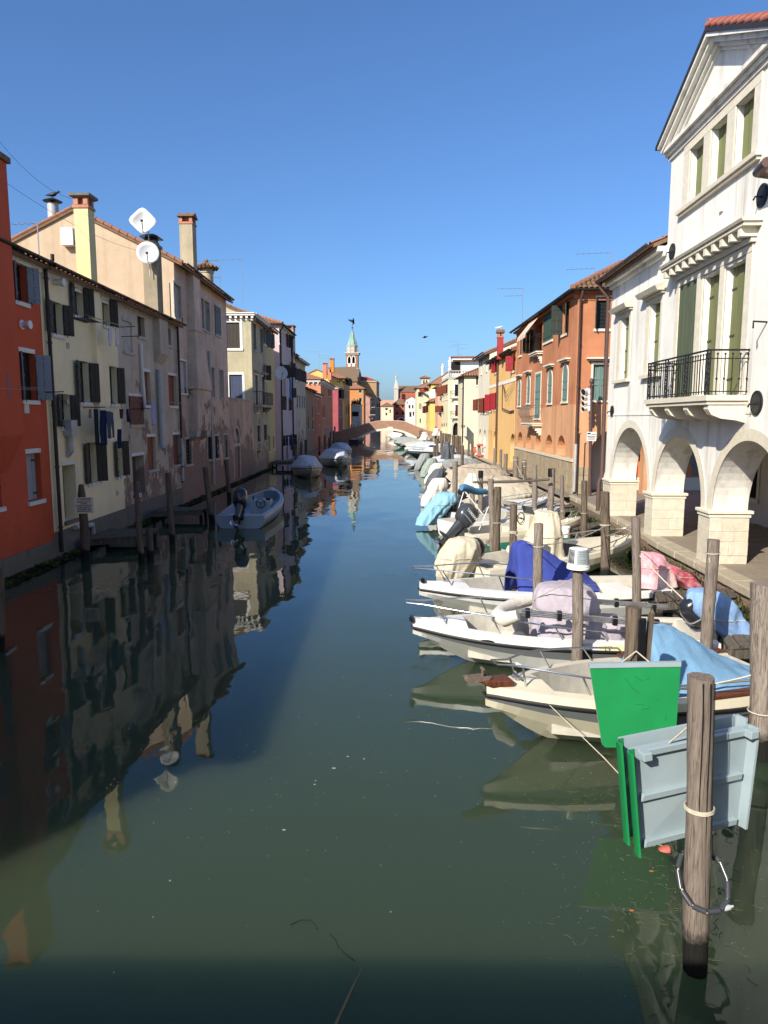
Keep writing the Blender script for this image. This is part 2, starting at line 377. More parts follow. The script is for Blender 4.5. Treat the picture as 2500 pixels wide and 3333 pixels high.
def window(root,F,u0,u1,z0,z1,fill='glass',frame=None,fw=.11,fo=.03,sill=None,shut=None,angs=(10,65),depth=.16,rise=0,pointed=False,lintel=None,straps=0,lod=0,hood=None,name='window',panels=False,fillz=None):
    """window part: sash, pane or closed leaves set back in the reveal, stone frame, sill, opened leaves"""
    h=z1-z0; wd=u1-u0; o=-depth
    mb=MB()
    if fill=='glass':
        b=.05
        for a in ((u0,u0+b,z0,z1),(u1-b,u1,z0,z1),(u0+b,u1-b,z0,z0+b),(u0+b,u1-b,z1-b,z1)): fbox(mb,F,*a,o,o+.05)
        if not lod:
            um=(u0+u1)/2; fbox(mb,F,um-.03,um+.03,z0+b,z1-b,o,o+.055)
            for q in (.36,.68): fbox(mb,F,u0+b,um-.03,z0+h*q-.012,z0+h*q+.012,o,o+.035); fbox(mb,F,um+.03,u1-b,z0+h*q-.012,z0+h*q+.012,o,o+.035)
        W=mb.build(name,fillz or M['sash'],root)
        MB().quad(F.P(u0,z0,o+.012),F.P(u1,z0,o+.012),F.P(u1,z1,o+.012),F.P(u0,z1,o+.012)).build('pane',M['glass'],W)
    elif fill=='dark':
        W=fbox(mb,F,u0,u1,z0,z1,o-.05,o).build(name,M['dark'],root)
    elif fill=='blind':
        W=fbox(mb,F,u0,u1,z0,z1,o-.05,o).build(name,M['dark'],root)
        n=max(6,int(h/.06)); sl_=MB()
        for k in range(n):
            zz=z0+h*(k+.5)/n; fbox(sl_,F,u0+.04,u1-.04,zz-.008,zz+.018,o+.02,o+.05)
        struct(sl_.build('blind_slats',M['blind'],W),'stuff')
    elif fill=='shut':   # two closed leaves
        W=fbox(mb,F,u0,u1,z0,z1,o-.06,o-.02).build(name,M['dark'],root)
        um=(u0+u1)/2
        for a,b in ((u0+.01,um-.006),(um+.006,u1-.01)):
            s_=MB(); zt=z1-.01
            if rise:
                n=8; pts=arc_pts(u0,u1,z1-rise,rise,16,pointed); pts=[p for p in pts if a-.02<=p[0]<=b+.02]
                pp=[(a,z0+.01)]+[(min(max(p[0],a),b),p[1]-.01) for p in pts]+[(b,z0+.01)]
                s_.poly([F.P(p[0],p[1],o+.035) for p in pp]); 
                for q in (.12,.5,.80): fbox(s_,F,a+.03,b-.03,z0+(h-rise)*q-.04,z0+(h-rise)*q+.04,o+.036,o+.055)
            else:
                planks(s_,F,a,b,z0+.01,zt,o-.015,o+.035,2 if wd<1.2 else 3)
                if panels:
                    for q in (.02,.46,.62,.98):
                        zq=z0+h*q; fbox(s_,F,a+.005,b-.005,max(z0+.01,zq-.06),min(zt,zq+.06),o+.04,o+.065)
                    for uu in (a,b-.07): fbox(s_,F,uu,uu+.07,z0+.01,zt,o+.04,o+.062)
            s_.build('shutter',shm(shut),W)
        if straps:
            st_=MB()
            for q in ([.14,.84] if straps==2 else [.13,.47,.83]):
                zq=z0+h*q; fbox(st_,F,u0+.0,u0+.24,zq-.025,zq+.025,o+.041,o+.05); fbox(st_,F,u1-.24,u1,zq-.025,zq+.025,o+.041,o+.05)
            st_.build('hinge_strap',M['iron'],W)
    elif fill=='proud':  # closed leaves on the face of the wall
        W=fbox(mb,F,u0,u1,z0,z1,-.05,-.03).build(name,M['dark'],root)
        um=(u0+u1)/2
        for a,b in ((u0-.03,um-.005),(um+.005,u1+.03)):
            s_=MB(); planks(s_,F,a,b,z0-.02,z1+.02,.012,.05,2)
            for q in (.16,.84): fbox(s_,F,a+.02,b-.02,z0+h*q-.04,z0+h*q+.04,.055,.072)
            s_.build('shutter',shm(shut),W)
    else:                # plain blocked panel of the given material
        W=fbox(mb,F,u0,u1,z0,z1,o-.05,o).build(name,fillz or M['trim_old'],root)
    if frame is not None:
        f=MB()
        zt=z1-rise
        fbox(f,F,u0-fw,u0,z0,zt,-.02,fo); fbox(f,F,u1,u1+fw,z0,zt,-.02,fo)
        if rise:
            pi=arc_pts(u0,u1,zt,rise,14,pointed); pe=arc_pts(u0-fw,u1+fw,zt,rise+fw,14,pointed)
            for k in range(14):
                f.hexa([F.P(*pi[k],-.02),F.P(*pi[k+1],-.02),F.P(*pi[k+1],fo),F.P(*pi[k],fo),F.P(*pe[k],-.02),F.P(*pe[k+1],-.02),F.P(*pe[k+1],fo),F.P(*pe[k],fo)])
        else: fbox(f,F,u0-fw,u1+fw,z1,z1+fw,-.02,fo+.004)
        fbox(f,F,u0-fw-.03,u1+fw+.03,z0-fw*.9,z0,-.02,fo+.05)
        f.build('window_frame',frame,W)
    elif sill is not None:
        fbox(MB(),F,u0-.08,u1+.08,z0-.12,z0,-.03,.07).build('sill',sill,W)
        if lintel is not None: fbox(MB(),F,u0-.04,u1+.04,z1,z1+.13,-.03,.018).build('lintel',lintel,W)
    if hood is not None:
        hm,dp=hood; f=MB(); e=.16
        fbox(f,F,u0-fw-e,u1+fw+e,z1+fw+.05,z1+fw+.13,-.02,dp*.55); fbox(f,F,u0-fw-e-.08,u1+fw+e+.08,z1+fw+.13,z1+fw+.2,-.02,dp)
        f.build('hood_mould',hm,W)
    if shut and fill in ('glass','dark','board','blind') and angs:
        for ua,sg,an in ((u0,-1,angs[0]),(u1,1,angs[1])):
            if an is not None: leaf(F,ua,z0,z1,wd*.5,R(an),sg,shm(shut),W)
    if shut and fill in ('glass','dark') and not lod:
        k_=MB()
        for ua in (u0-.03,u1+.03): k_.tube([F.P(ua,z0+.05,.0),F.P(ua,z0+.05,.12),F.P(ua,z0-.06,.14)],.012,5)
        k_.build('shutter_catch',M['iron'],W)
    return W
M['sash']=plain('dark sash','#3a2a22',.5,var=.2)
M['sash_white']=plain('pale sash','#b8b4aa',.5,var=.1)
M['blind']=plain('dark slatted blind','#35373a',.4,var=.1)
def hole(u0,u1,z0,z1,**k): return dict(u0=u0,u1=u1,z0=z0,z1=z1,**k)
def tile_roof(mb,a,b,up,S,offL=0.0,offR=0.0,tw=.24,rows=0,amp=.05,skip=None):
    """pantiled slope: eave a->b, 'up' unit vector up the slope, slope length S; hips shorten it at either end"""
    a=Vector(a);b=Vector(b);e=(b-a);L=e.length;e.normalize();up=Vector(up).normalized();n=e.cross(up)
    if n.z<0: n=-n
    cols=max(2,int(L/tw)); w_=L/cols
    for k in range(cols):
        um=(k+.5)*w_; s=S
        if offL>0: s=min(s,S*max(um/offL,0))
        if offR>0: s=min(s,S*max((L-um)/offR,0))
        if s<.05: continue
        nr=max(1,int(s/.38)) if rows else 1
        prof=[(0,0),(.18,amp*.75),(.36,amp),(.54,amp*.75),(.72,0),(.86,-amp*.35),(1,0)]
        for r in range(nr):
            s0=s*r/nr; s1=s*(r+1)/nr+(.03 if r<nr-1 else 0); l0=.022 if rows else 0
            jt=random.uniform(-.006,.006) if rows else 0
            ring0=[a+e*(k*w_+q*w_+jt)+up*s0+n*(h+l0) for q,h in prof]; ring1=[a+e*(k*w_+q*w_+jt)+up*s1+n*h for q,h in prof]
            if skip is None or not skip(k,r): mb.loft([ring0,ring1],closed=False)
    return mb
def roof_slab(mb,a,b,up,S,th=.1,offL=0,offR=0):
    a=Vector(a);b=Vector(b);up=Vector(up).normalized();e=(b-a).normalized();n=e.cross(up)
    if n.z<0:n=-n
    c=b+up*S-e*offR; d=a+up*S+e*offL
    mb.hexa([a-n*th,b-n*th,c-n*th,d-n*th,a,b,c,d])
def gutter_run(F,u0,u1,z,o,r=.085,name='gutter',mat=None,root=None):
    mb=MB(); rings=[]
    for u in (u0,u1):
        rings.append([F.P(u,z+r*math.sin(t),o+r*math.cos(t)) for t in [math.pi*(1+k/8) for k in range(9)]])
    mb.loft(rings,closed=False)
    rings=[[F.P(u,z+r*.86*math.sin(t),o+r*.86*math.cos(t)) for t in [math.pi*(1+k/8) for k in range(9)]] for u in (u0,u1)]
    mb.loft(rings,closed=False)
    n=int(abs(u1-u0)/1.1)
    for k in range(n+1):
        u=u0+(u1-u0)*k/max(n,1)
        mb.tube([F.P(u,z+r*1.06*math.sin(t),o+r*1.06*math.cos(t)) for t in [math.pi*(1+q/6) for q in range(7)]],.012,4)
    return mb.build(name,mat or M['gutter'],root,smooth=50)
def downpipe(root,F,u,z0,z1,o=.09,r=.055,mat=None,zsplit=None,mat2=None,swan=.35,kick=0):
    mb=MB(); pts=[F.P(u-.0,z1,swan),F.P(u,z1-.16,swan),F.P(u,z1-.45,o),F.P(u,zsplit or z0,o)]
    mb.tube(pts,r,8)
    z=(zsplit or z0)+.8
    while z<z1-.6: mb.tube([F.P(u,z-.03,o),F.P(u,z+.03,o)],r*1.3,8); z+=1.9
    p=mb.build('downpipe',mat or M['gutter'],root,smooth=50)
    if zsplit:
        MB().tube([F.P(u,zsplit+.05,o),F.P(u,z0,o),F.P(u+kick,z0-.02,o+.02)],r*1.12,8).build('downpipe',mat2 or M['pipe_grey'],root,smooth=50)
    return p
def shell(root,F,u0,u1,z0,z1,depth,mat,holes=(),fholes=(),bholes=(),gable=None,fh=None,rd=.16):
    """the wall part: canal face, near end, far end, back; gable=ridge rise for end gables"""
    mb=MB(); wall(mb,F,u0,u1,z0,z1,holes,rd)
    G=Fac(F.P(u0,0),-F.n,-F.d); wall(mb,G,0,depth,z0,fh or z1,fholes,rd)
    H_=Fac(F.P(u1,0),-F.n,F.d); wall(mb,H_,0,depth,z0,z1,bholes,rd)
    K=Fac(F.P(u0,0,-depth),F.d,-F.n); wall(mb,K,0,u1-u0,z0,z1)
    if gable:
        for X in (G,H_): mb.add([X.P(0,z1),X.P(depth,z1),X.P(depth/2,z1+gable)],[(0,1,2)])
    mb.build('wall',mat,root); return G
def roof_gable(root,F,u0,u1,z,depth,rise,mat,eave=.35,tw=.25,rows=0,ov=.12,back=True):
    """ridge parallel to the facade"""
    S=math.hypot(depth/2+eave,rise*(1+eave/(depth/2))); zr=z-rise*eave/(depth/2)
    mb=MB(); up=(-F.n)*(depth/2)+Vector((0,0,rise))
    roof_slab(mb,F.P(u0-ov,zr,eave),F.P(u1+ov,zr,eave),up,S,.1)
    upb=F.n*(depth/2)+Vector((0,0,rise))
    roof_slab(mb,F.P(u0-ov,zr,-depth-eave),F.P(u1+ov,zr,-depth-eave),upb,S,.1)
    r=mb.build('roof',M['tile_old'],root)
    t=MB(); tile_roof(t,F.P(u0-ov,zr+.04,eave),F.P(u1+ov,zr+.04,eave),up,S,tw=tw,rows=rows)
    # verge tiles on the near gable
    for sgn,o0,upv in ((1,eave,up),(-1,-depth-eave,upb)):
        a=F.P(u0-ov+.05,zr+.09,o0); n=int(S/.4); u_=upv.normalized()
        for k in range(n): t.tube([a+u_*(S*k/n),a+u_*(S*(k+1)/n)],[.10,.075],7)
    struct(t.build('roof_tiles',mat,r,smooth=50),'stuff'); return r
def roof_hip(root,F,u0,u1,z,depth,rise,mat,eave=.4,tw=.3,rows=0,front=True):
    mb=MB(); k=min(depth/2,(u1-u0)/2); t=MB()
    zr=z-.05; D=depth+2*eave; L=(u1-u0)+2*eave; hx=D/2; hy=min(D/2,L/2)
    c=[F.P(u0-eave,zr,eave),F.P(u1+eave,zr,eave),F.P(u1+eave,zr,-depth-eave),F.P(u0-eave,zr,-depth-eave)]
    r0=F.P(u0-eave+hy,zr+rise,eave-hx); r1=F.P(u1+eave-hy,zr+rise,eave-hx)
    mb.add([*c,r0,r1],[(0,1,5,4),(1,2,5),(2,3,4,5),(3,0,4),(3,2,1,0)])
    r=mb.build('roof',M['tile_old'],root)
    S=math.hypot(hx,rise)
    tile_roof(t,c[0]+Vector((0,0,.04)),c[1]+Vector((0,0,.04)),(-F.n)*hx+Vector((0,0,rise)),S,hy,hy,tw,rows)
    S2=math.hypot(hy,rise)
    tile_roof(t,c[3]+Vector((0,0,.04)),c[0]+Vector((0,0,.04)),F.d*hy+Vector((0,0,rise)),S2,hx,hx,tw,rows)
    for p,q in ((c[0],r0),(c[3],r0),(r0,r1)): 
        n=max(3,int((q-p).length/.5))
        for i in range(n):t.tube([p.lerp(q,i/n)+Vector((0,0,.09)),p.lerp(q,(i+1)/n)+Vector((0,0,.09))],[.13,.1],7)
    struct(t.build('roof_tiles',mat,r,smooth=50),'stuff'); return r
def dentils(root,F,u0,u1,z,mat,h=.18,pitch=.45,out=.28,name='cornice'):
    mb=MB(); fbox(mb,F,u0,u1,z+h,z+h+.14,-.02,out+.06); fbox(mb,F,u0,u1,z+h+.14,z+h+.22,-.02,out+.14); fbox(mb,F,u0,u1,z-.14,z-.02,-.02,.05)
    c=mb.build(name,mat,root)
    d=MB(); n=max(1,int((u1-u0)/pitch))
    for k in range(n): 
        u=u0+(u1-u0)*(k+.5)/n; fbox(d,F,u-.09,u+.09,z,z+h-.003,-.02,out)
    if n<60:
        struct(d.build('dentil',mat,c),'stuff')
    return c
def cornice(root,F,u0,u1,z,mat,out=.3,h=.34):
    mb=MB(); 
    for k,(a,b,o) in enumerate(((0,.30,.06),(.32,.62,.17),(.64,1,1.0))): fbox(mb,F,u0,u1,z+h*a,z+h*b,-.02,out*o)
    return mb.build('cornice',mat,root)
def stack(parent,c,w_,d_,z0,z1,mat,cap='slab',name='chimney',rot=0.0,capmat=None):
    """chimney: plastered shaft, collar, smoke openings and a cap"""
    Mx=Matrix.Rotation(rot,3,'Z'); c=Vector((c[0],c[1],0)); mb=MB()
    mb.box(c+Vector((0,0,(z0+z1)/2)),(w_,d_,z1-z0),Mx)
    ch=mb.build(name,mat,parent)
    k=MB()
    k.box(c+Vector((0,0,z1+.05)),(w_+.07,d_+.07,.1),Mx)
    for sx in (-1,1):
        for sy in (-1,1): k.box(c+Mx@Vector((sx*(w_/2-.08),sy*(d_/2-.08),0))+Vector((0,0,z1+.24)),(.16,.16,.24),Mx)
    k.box(c+Vector((0,0,z1+.24)),(.2,.2,.24),Mx)
    k.build('chimney_collar',M['brick_red'],ch)
    zt=z1+.36
    if cap=='slab':
        MB().loft([[c+Mx@Vector((sx*(w_/2+e),sy*(d_/2+e),0))+Vector((0,0,zz)) for sx,sy in ((-1,-1),(1,-1),(1,1),(-1,1))] for zz,e in ((zt-.02,.03),(zt+.03,.11),(zt+.11,.12))]).build('chimney_cap',capmat or M['concrete'],ch)
    else:
        m=MB(); t=MB(); W2=w_/2+.09; D2=d_/2+.12; rz=.26
        q=lambda x,y,z:c+Mx@Vector((x,y,0))+Vector((0,0,z))
        m.add([q(-W2,-D2,zt),q(W2,-D2,zt),q(W2,D2,zt),q(-W2,D2,zt),q(-W2,0,zt+rz),q(W2,0,zt+rz)],[(0,1,5,4),(2,3,4,5),(1,2,5),(3,0,4),(3,2,1,0)])
        cp=m.build('chimney_cap',M['tile_old'],ch)
        up=Mx@Vector((0,D2,0))+Vector((0,0,rz)); S=math.hypot(D2,rz)
        tile_roof(t,q(-W2-.04,-D2-.06,zt+.03),q(W2+.04,-D2-.06,zt+.03),up,S+.06,tw=.24,rows=1,amp=.06)
        up2=Mx@Vector((0,-D2,0))+Vector((0,0,rz)); tile_roof(t,q(W2+.04,D2+.06,zt+.03),q(-W2-.04,D2+.06,zt+.03),up2,S+.06,tw=.24,rows=1,amp=.06)
    return ch
M['brick_red']=plain('brick red collar','#ae7a60',.85,var=.2,bump=.2)
# ------------------------------------------------------------------ generic house made from surveyed openings
def openings(F,wins):
    out=[]
    for w_ in wins:
        cf,a,b=w_[0],w_[1],w_[2]; opt=dict(w_[3]) if len(w_)>3 else {}
        u0,u1,z0,z1=F.rect(cf(*a),cf(*b)); 
        if 'minw' in opt:
            mw=opt.pop('minw'); 
            if u1-u0<mw: c_=(u0+u1)/2; u0,u1=c_-mw/2,c_+mw/2
        out.append((u0,u1,z0,z1,opt))
    return out
def holes_of(ops,d=.16):
    r=[]
    for u0,u1,z0,z1,o in ops:
        if o.get('nohole') or o.get('fill')=='proud': continue
        r.append(hole(u0,u1,z0,z1,rise=o.get('rise',0),pointed=o.get('pointed',False),depth=o.get('depth',d)))
    return r
def put_windows(root,F,ops,lod=0):
    for u0,u1,z0,z1,o in ops:
        o=dict(o); o.pop('nohole',None); o.setdefault('lod',lod); window(root,F,u0,u1,z0,z1,**o)
def build_house(name,label,F,u0,u1,ztop,depth,mat,wins=(),fwins=(),roof='gable',rise=1.8,eave=.4,gut=True,tilem=None,gable=None,z0=-.4,foot=None,lod=0,tw=.3,rows=0,base=None,front_d=None,group=None):
    root=empty(name,F.P(u0,0)); tag(root,label,'house',group)
    ops=openings(F,wins); G=Fac(F.P(u0,0),-F.n,-F.d); fops=openings(G,fwins)
    shell(root,F,u0,u1,z0,ztop,depth,mat,holes_of(ops),holes_of(fops),gable=gable or (rise if roof=='gable' else None))
    put_windows(root,F,ops,lod); put_windows(root,G,fops,lod)
    tm=tilem or M['tile_old']
    if roof=='gable': roof_gable(root,F,u0,u1,ztop,depth,rise,tm,eave,tw,rows)
    elif roof=='hip': roof_hip(root,F,u0,u1,ztop,depth,rise,tm,eave,tw,rows)
    else: fbox(MB(),F,u0-.1,u1+.1,ztop,ztop+.18,-depth-.1,.15).build('parapet',M['trim_old'],root)
    if gut and roof in('gable','hip'): gutter_run(F,u0-.1,u1+.1,ztop-.02,eave+.07,root=root)
    if base: 
        fbox(MB(),F,u0,u1,z0,base[0],-.02,.05).build('base_course',base[1],root)
    return root,G
FL=Fac((-11.1,20),(-.034,1),(1,.034))
GS='#35332b'   # weathered dark green-brown shutters
P_or=plaster('orange red render','#c65a3d','#7f4231',.5,soft=.07)
P_ye=plaster('pale yellow render','#f3e0b6','#a8987f',.35,soft=.06)
P_gr=plaster('grey render','#c9b8a2','#75695c',.95,peel=.55,peelz=2.6)
P_pk=plaster('faded pink render','#d8bfa8','#7c6a5e',1.0,peel=.9,peelz=3.2,soft=.2)
P_gab=plaster('cream gable render','#bfa98e','#86755f',.8,soft=.1,zdirt=.1)
P_te=plaster('old pink terrace render','#ccb29c','#6f6054',1.1,peel=.8,peelz=2.5,soft=.2)
P_gg=plaster('grey green render','#b5ac90','#6b675a',1.0,peel=.4,peelz=3,soft=.16)
P_yn=plaster('ochre render','#cbb885','#877b5e',.5)
P_li=plaster('lilac pink render','#c6b0b2','#84767a',.35,soft=.07)
# --- orange-red house (leftmost)
lt=dict(lintel=M['trim'],sill=M['trim'])
BG='#7f8792'
def left_row():
    # orange-red house
    lt=dict(lintel=M['trim'],sill=M['trim'])
    root,G=build_house('red_house','tall orange-red house at the left edge with blue-grey shutters',FL,-22.5,1.74,9.05,8,P_or,
     [(A1,(122,1135),(232,1470),dict(fill='dark',shut=BG,angs=(30,40),lintel=M['trim'],sill=M['trim'])),
      (A2,(185,135),(318,560),dict(fill='dark',shut=BG,angs=(30,40),lintel=M['trim'],sill=M['trim'])),
      (A2,(246,1035),(372,1465),dict(fill='shut',shut='#9ba0a6',straps=2,depth=.2,lintel=M['trim'],sill=M['trim'])),
      (A2,(-190,1180),(10,1545),dict(fill='shut',shut='#9ba0a6',straps=2,depth=.2,lintel=M['trim'],sill=M['trim'])),
      (A2,(-260,300),(-90,555),dict(fill='dark',shut=BG,angs=(40,70),lintel=M['trim'],sill=M['trim']))],
     rise=1.6,eave=.35,tilem=M['tile'],base=(.62,M['concrete']))
    fbox(MB(),FL,-22.5,1.74,8.72,9.02,-.02,.12).build('cornice',M['trim'],root)
    m=MB()                                   # projecting flue breast that rises into a chimney stack
    u0,u1=-1.95,-.58
    m.loft([[FL.P(u0+.1,2.95,-.02),FL.P(u1-.25,2.95,-.02),FL.P(u1-.25,2.95,.03),FL.P(u0+.1,2.95,.03)],
            [FL.P(u0,3.95,-.02),FL.P(u1,3.95,-.02),FL.P(u1,3.95,.42),FL.P(u0,3.95,.42)],
            [FL.P(u0,4.0,-.3),FL.P(u1,4.0,-.3),FL.P(u1,4.0,.42),FL.P(u0,4.0,.42)],
            [FL.P(u0,11.05,-.3),FL.P(u1,11.05,-.3),FL.P(u1,11.05,.42),FL.P(u0,11.05,.42)]])
    ch=m.build('chimney',P_or,root)
    fbox(MB(),FL,u0-.1,u1+.08,11.05,11.2,-.4,.5).build('chimney_cap',M['tile_old'],ch)
    v=MB(); v.lathe(FL.P(.52,7.05,.0),[(.14,0),(.14,.03),(.09,.05),(.09,.16)],12,Matrix.Rotation(R(90),3,'Y')); v.lathe(FL.P(.52,7.05,.16),[(.1,0),(.12,.03),(.12,.1),(.02,.11)],12,Matrix.Rotation(R(90),3,'Y'))
    v.build('flue_vent',M['white_paint'],root,smooth=40)
    fbox(MB(),FL,.35,.62,4.55,4.9,-.02,.02).build('wall_vent',M['trim'],root)
    # pale yellow house
    D=dict(fill='dark',shut=GS,angs=(8,42),lintel=P_ye,sill=M['trim'],depth=.2)
    Dn=dict(D,angs=(12,25)); 
    root,G=build_house('yellow_house','pale yellow house with open dark shutters beside the red house',FL,1.75,7.9,9.05,7,P_ye,
     [(A1,(462,1478),(560,1765),Dn),(A1,(660,1325),(742,1600),D),(A1,(922,1432),(980,1685),dict(D,angs=(None,42))),
      (A2,(710,212),(800,580),Dn),(A2,(990,258),(1052,595),dict(Dn,angs=(None,25))),(A2,(540,505),(628,802),Dn),
      (A2,(788,940),(866,1305),D),(A2,(1047,925),(1100,1248),Dn),
      (A2,(572,1140),(690,1640),dict(fill='shut',shut='#3d463c',depth=.45,lintel=M['trim'],sill=M['concrete'],name='door'))],
     rise=1.4,eave=.35,tilem=M['tile_new'],base=(.85,M['concrete']))
    cornice(root,FL,1.77,5.38,8.62,M['trim'],.22,.4); cornice(root,FL,5.92,7.85,8.62,M['trim'],.22,.4); 
    m=MB(); a,b=5.4,5.9
    m.loft([[FL.P(a+.18,2.9,-.02),FL.P(b-.18,2.9,-.02),FL.P(b-.18,2.9,.02),FL.P(a+.18,2.9,.02)],[FL.P(a,4.0,-.02),FL.P(b,4.0,-.02),FL.P(b,4.0,.18),FL.P(a,4.0,.18)],[FL.P(a,9.0,-.02),FL.P(b,9.0,-.02),FL.P(b,9.0,.18),FL.P(a,9.0,.18)]])
    m.build('flue_breast',P_ye,root)
    stack(root,(-11.42,25.65,0),.5,.5,8.9,11.6,P_yc,'slab')
    downpipe(root,FL,1.95,.2,9.3,.12,.06,M['gutter'],kick=.15)
    v=MB(); v.tube([FL.P(2.95,3.85,.14),FL.P(2.95,3.35,.14),FL.P(2.95,3.2,.0)],.1,10); v.box(FL.P(2.95,4.1,.15),(.3,.42,.5)); v.build('flue_box',M['pipe_grey'],root)
    for u,z in ((3.45,6.75),(3.25,4.95),(7.1,1.55)):
        MB().lathe(FL.P(u,z,0),[(.11,0),(.11,.02),(.08,.025),(.08,.015),(.0,.015)],14,Matrix.Rotation(R(90),3,'Y')).build('wall_vent',M['trim_old'],root)
    v=MB(); v.lathe(FL.P(2.72,8.62,.0),[(.09,0),(.09,.2),(.13,.22),(.13,.34),(.02,.35)],12,Matrix.Rotation(R(90),3,'Y')); v.build('flue_vent',M['trim'],root,smooth=40)
    MB().tube([FL.P(3.0,.82,.12),FL.P(4.3,.72,.14),FL.P(4.35,.2,.16)],.09,8).build('waste_pipe',M['pipe_grey'],root,smooth=50)
    # grey house
    BR='#6a3a2c'
    root,G=build_house('grey_house','low grey rendered house with peeling plaster and red-brown shutters beside the yellow house',FL,7.91,15.85,9.05,7,P_gr,
     [(A1,(1105,1650),(1190,1920),dict(fill='board',fillz=M['trim_old'],depth=.06,lintel=M['trim_old'],sill=M['trim_old'])),
      (A1,(1238,1545),(1300,1785),dict(fill='shut',shut='#4a352d',depth=.2,lintel=M['trim_old'],sill=M['trim_old'])),
      (A1,(1488,1650),(1540,1860),dict(fill='shut',shut='#3c342e',depth=.2,lintel=M['trim_old'],sill=M['trim_old'])),
      (A2,(1165,530),(1280,780),dict(fill='proud',shut=BR,sill=M['trim_old'],lintel=M['trim'])),
      (A2,(1280,305),(1355,605),dict(fill='shut',shut='#86482f',depth=.18,lintel=M['trim'],sill=M['trim'])),
      (A2,(1518,340),(1590,610),dict(fill='shut',shut='#86482f',depth=.18,lintel=M['trim'],sill=M['trim'])),
      (A2,(1328,890),(1402,1185),dict(fill='shut',shut='#86482f',depth=.16,lintel=M['trim'],sill=M['trim_old'])),
      (A2,(1560,870),(1628,1140),dict(fill='shut',shut='#6e4030',depth=.16,lintel=M['trim'],sill=M['trim_old'])),
      (A2,(1195,1058),(1300,1400),dict(fill='shut',shut='#5b5048',depth=.4,lintel=M['trim'],sill=M['concrete'],name='door'))],
     rise=1.4,eave=.35,tilem=M['tile_new'],base=(.9,M['concrete']))
    cornice(root,FL,8.0,15.8,8.66,M['trim_old'],.2,.36)
    downpipe(root,FL,15.7,3.4,9.3,.12,.06,M['gutter'],zsplit=1.2,mat2=M['pipe_grey'])
    MB().tube([FL.P(10.3,9.0-1.5,.1),FL.P(10.3,6.6,.1),FL.P(10.35,4.7,.14)],.07,8).build('flue_pipe',M['trim'],root,smooth=50)
    MB().tube([FL.P(12.45,6.6,.14),FL.P(12.45,3.2,.14),FL.P(12.2,3.0,.3)],.11,10).build('flue_pipe',M['pipe_grey'],root,smooth=50)
    a,b=12.3,13.5; m=MB()
    m.loft([[FL.P(a,6.9,-.02),FL.P(b,6.9,-.02),FL.P(b,6.9,.03),FL.P(a,6.9,.03)],[FL.P(a,7.3,-.02),FL.P(b,7.3,-.02),FL.P(b,7.3,.3),FL.P(a,7.3,.3)],[FL.P(a,9.02,-.02),FL.P(b,9.02,-.02),FL.P(b,9.02,.3),FL.P(a,9.02,.3)]]).build('flue_breast',P_gr,root)
    ch=MB(); ch.box((-11.56,32.65,10.4),(.6,.7,3.1)); ch.box((-11.56,32.65,11.98),(.7,.8,.12)); ch.box((-11.56,32.65,12.1),(.5,.6,.14))
    k=ch.build('chimney',P_chg,root)
    MB().loft([[(-11.56+sx*e,32.65+sy*e,z) for sx,sy in((-1,-1),(1,-1),(1,1),(-1,1))] for z,e in((12.16,.24),(12.3,.22),(12.31,.40),(12.36,.40),(12.5,.12))]).build('chimney_cap',M['iron'],k)
    # faded pink house with gable to the viewer
    FR=dict(frame=M['trim_old'],fw=.13)
    root=empty('pink_house',FL.P(15.86,0)); tag(root,'tall faded pink house with a pale gable and a flared chimney breast','house')
    wins=[(A3,(222,925),(292,1285),dict(fill='shut',shut='#a9a69c',depth=.15,frame=M['trim_old'])),
      (A3,(505,1070),(540,1390),dict(fill='shut',shut='#8d8983',depth=.15,frame=M['trim_old'])),
      (A3,(550,1105),(602,1420),dict(fill='shut',shut='#8d8983',depth=.15,frame=M['trim_old'])),
      (A3,(662,1160),(718,1460),dict(fill='proud',shut='#55585c',sill=M['trim_old'])),
      (A4,(278,85),(352,430),dict(fill='shut',shut='#c4c3bd',depth=.15,frame=M['trim'])),
      (A4,(612,155),(655,468),dict(fill='shut',shut='#8b8985',depth=.15,frame=M['trim_old'])),
      (A4,(712,185),(752,480),dict(fill='shut',shut='#8b8985',depth=.15,frame=M['trim_old'])),
      (A4,(342,925),(408,1200),dict(fill='glass',depth=.15,frame=M['trim_old'])),
      (A4,(582,900),(636,1145),dict(fill='glass',depth=.15,frame=M['trim_old'])),
      (A4,(660,890),(706,1135),dict(fill='glass',depth=.15,frame=M['trim_old'])),
      (A4,(758,880),(800,1125),dict(fill='shut',shut='#77726c',depth=.15,frame=M['trim_old']))]
    ops=openings(FL,wins); H=9.6; rise=2.35; z1=12.1
    mb=MB(); wall(mb,FL,15.86,27.35,-.4,z1,holes_of(ops)); 
    K=Fac(FL.P(15.86,0,-H),FL.d,-FL.n); wall(mb,K,0,11.5,-.4,z1)
    mb.build('wall',P_pk,root)
    g=MB()
    for u,n in ((15.86,-FL.d),(27.35,FL.d)):
        X=Fac(FL.P(u,0),-FL.n,n); X.p=X.p
        g.poly([X.P(0,-.4),X.P(0,z1),X.P(H/2,z1+rise),X.P(H,z1),X.P(H,-.4)])
    g.build('gable_wall',P_gab,root)
    put_windows(root,FL,ops)
    roof_gable(root,FL,15.86,27.35,z1,H,rise,M['tile'],.45,.26,1,.1)
    gutter_run(FL,16.3,27.3,z1-.05,.5,.07,root=root)
    bars=MB()
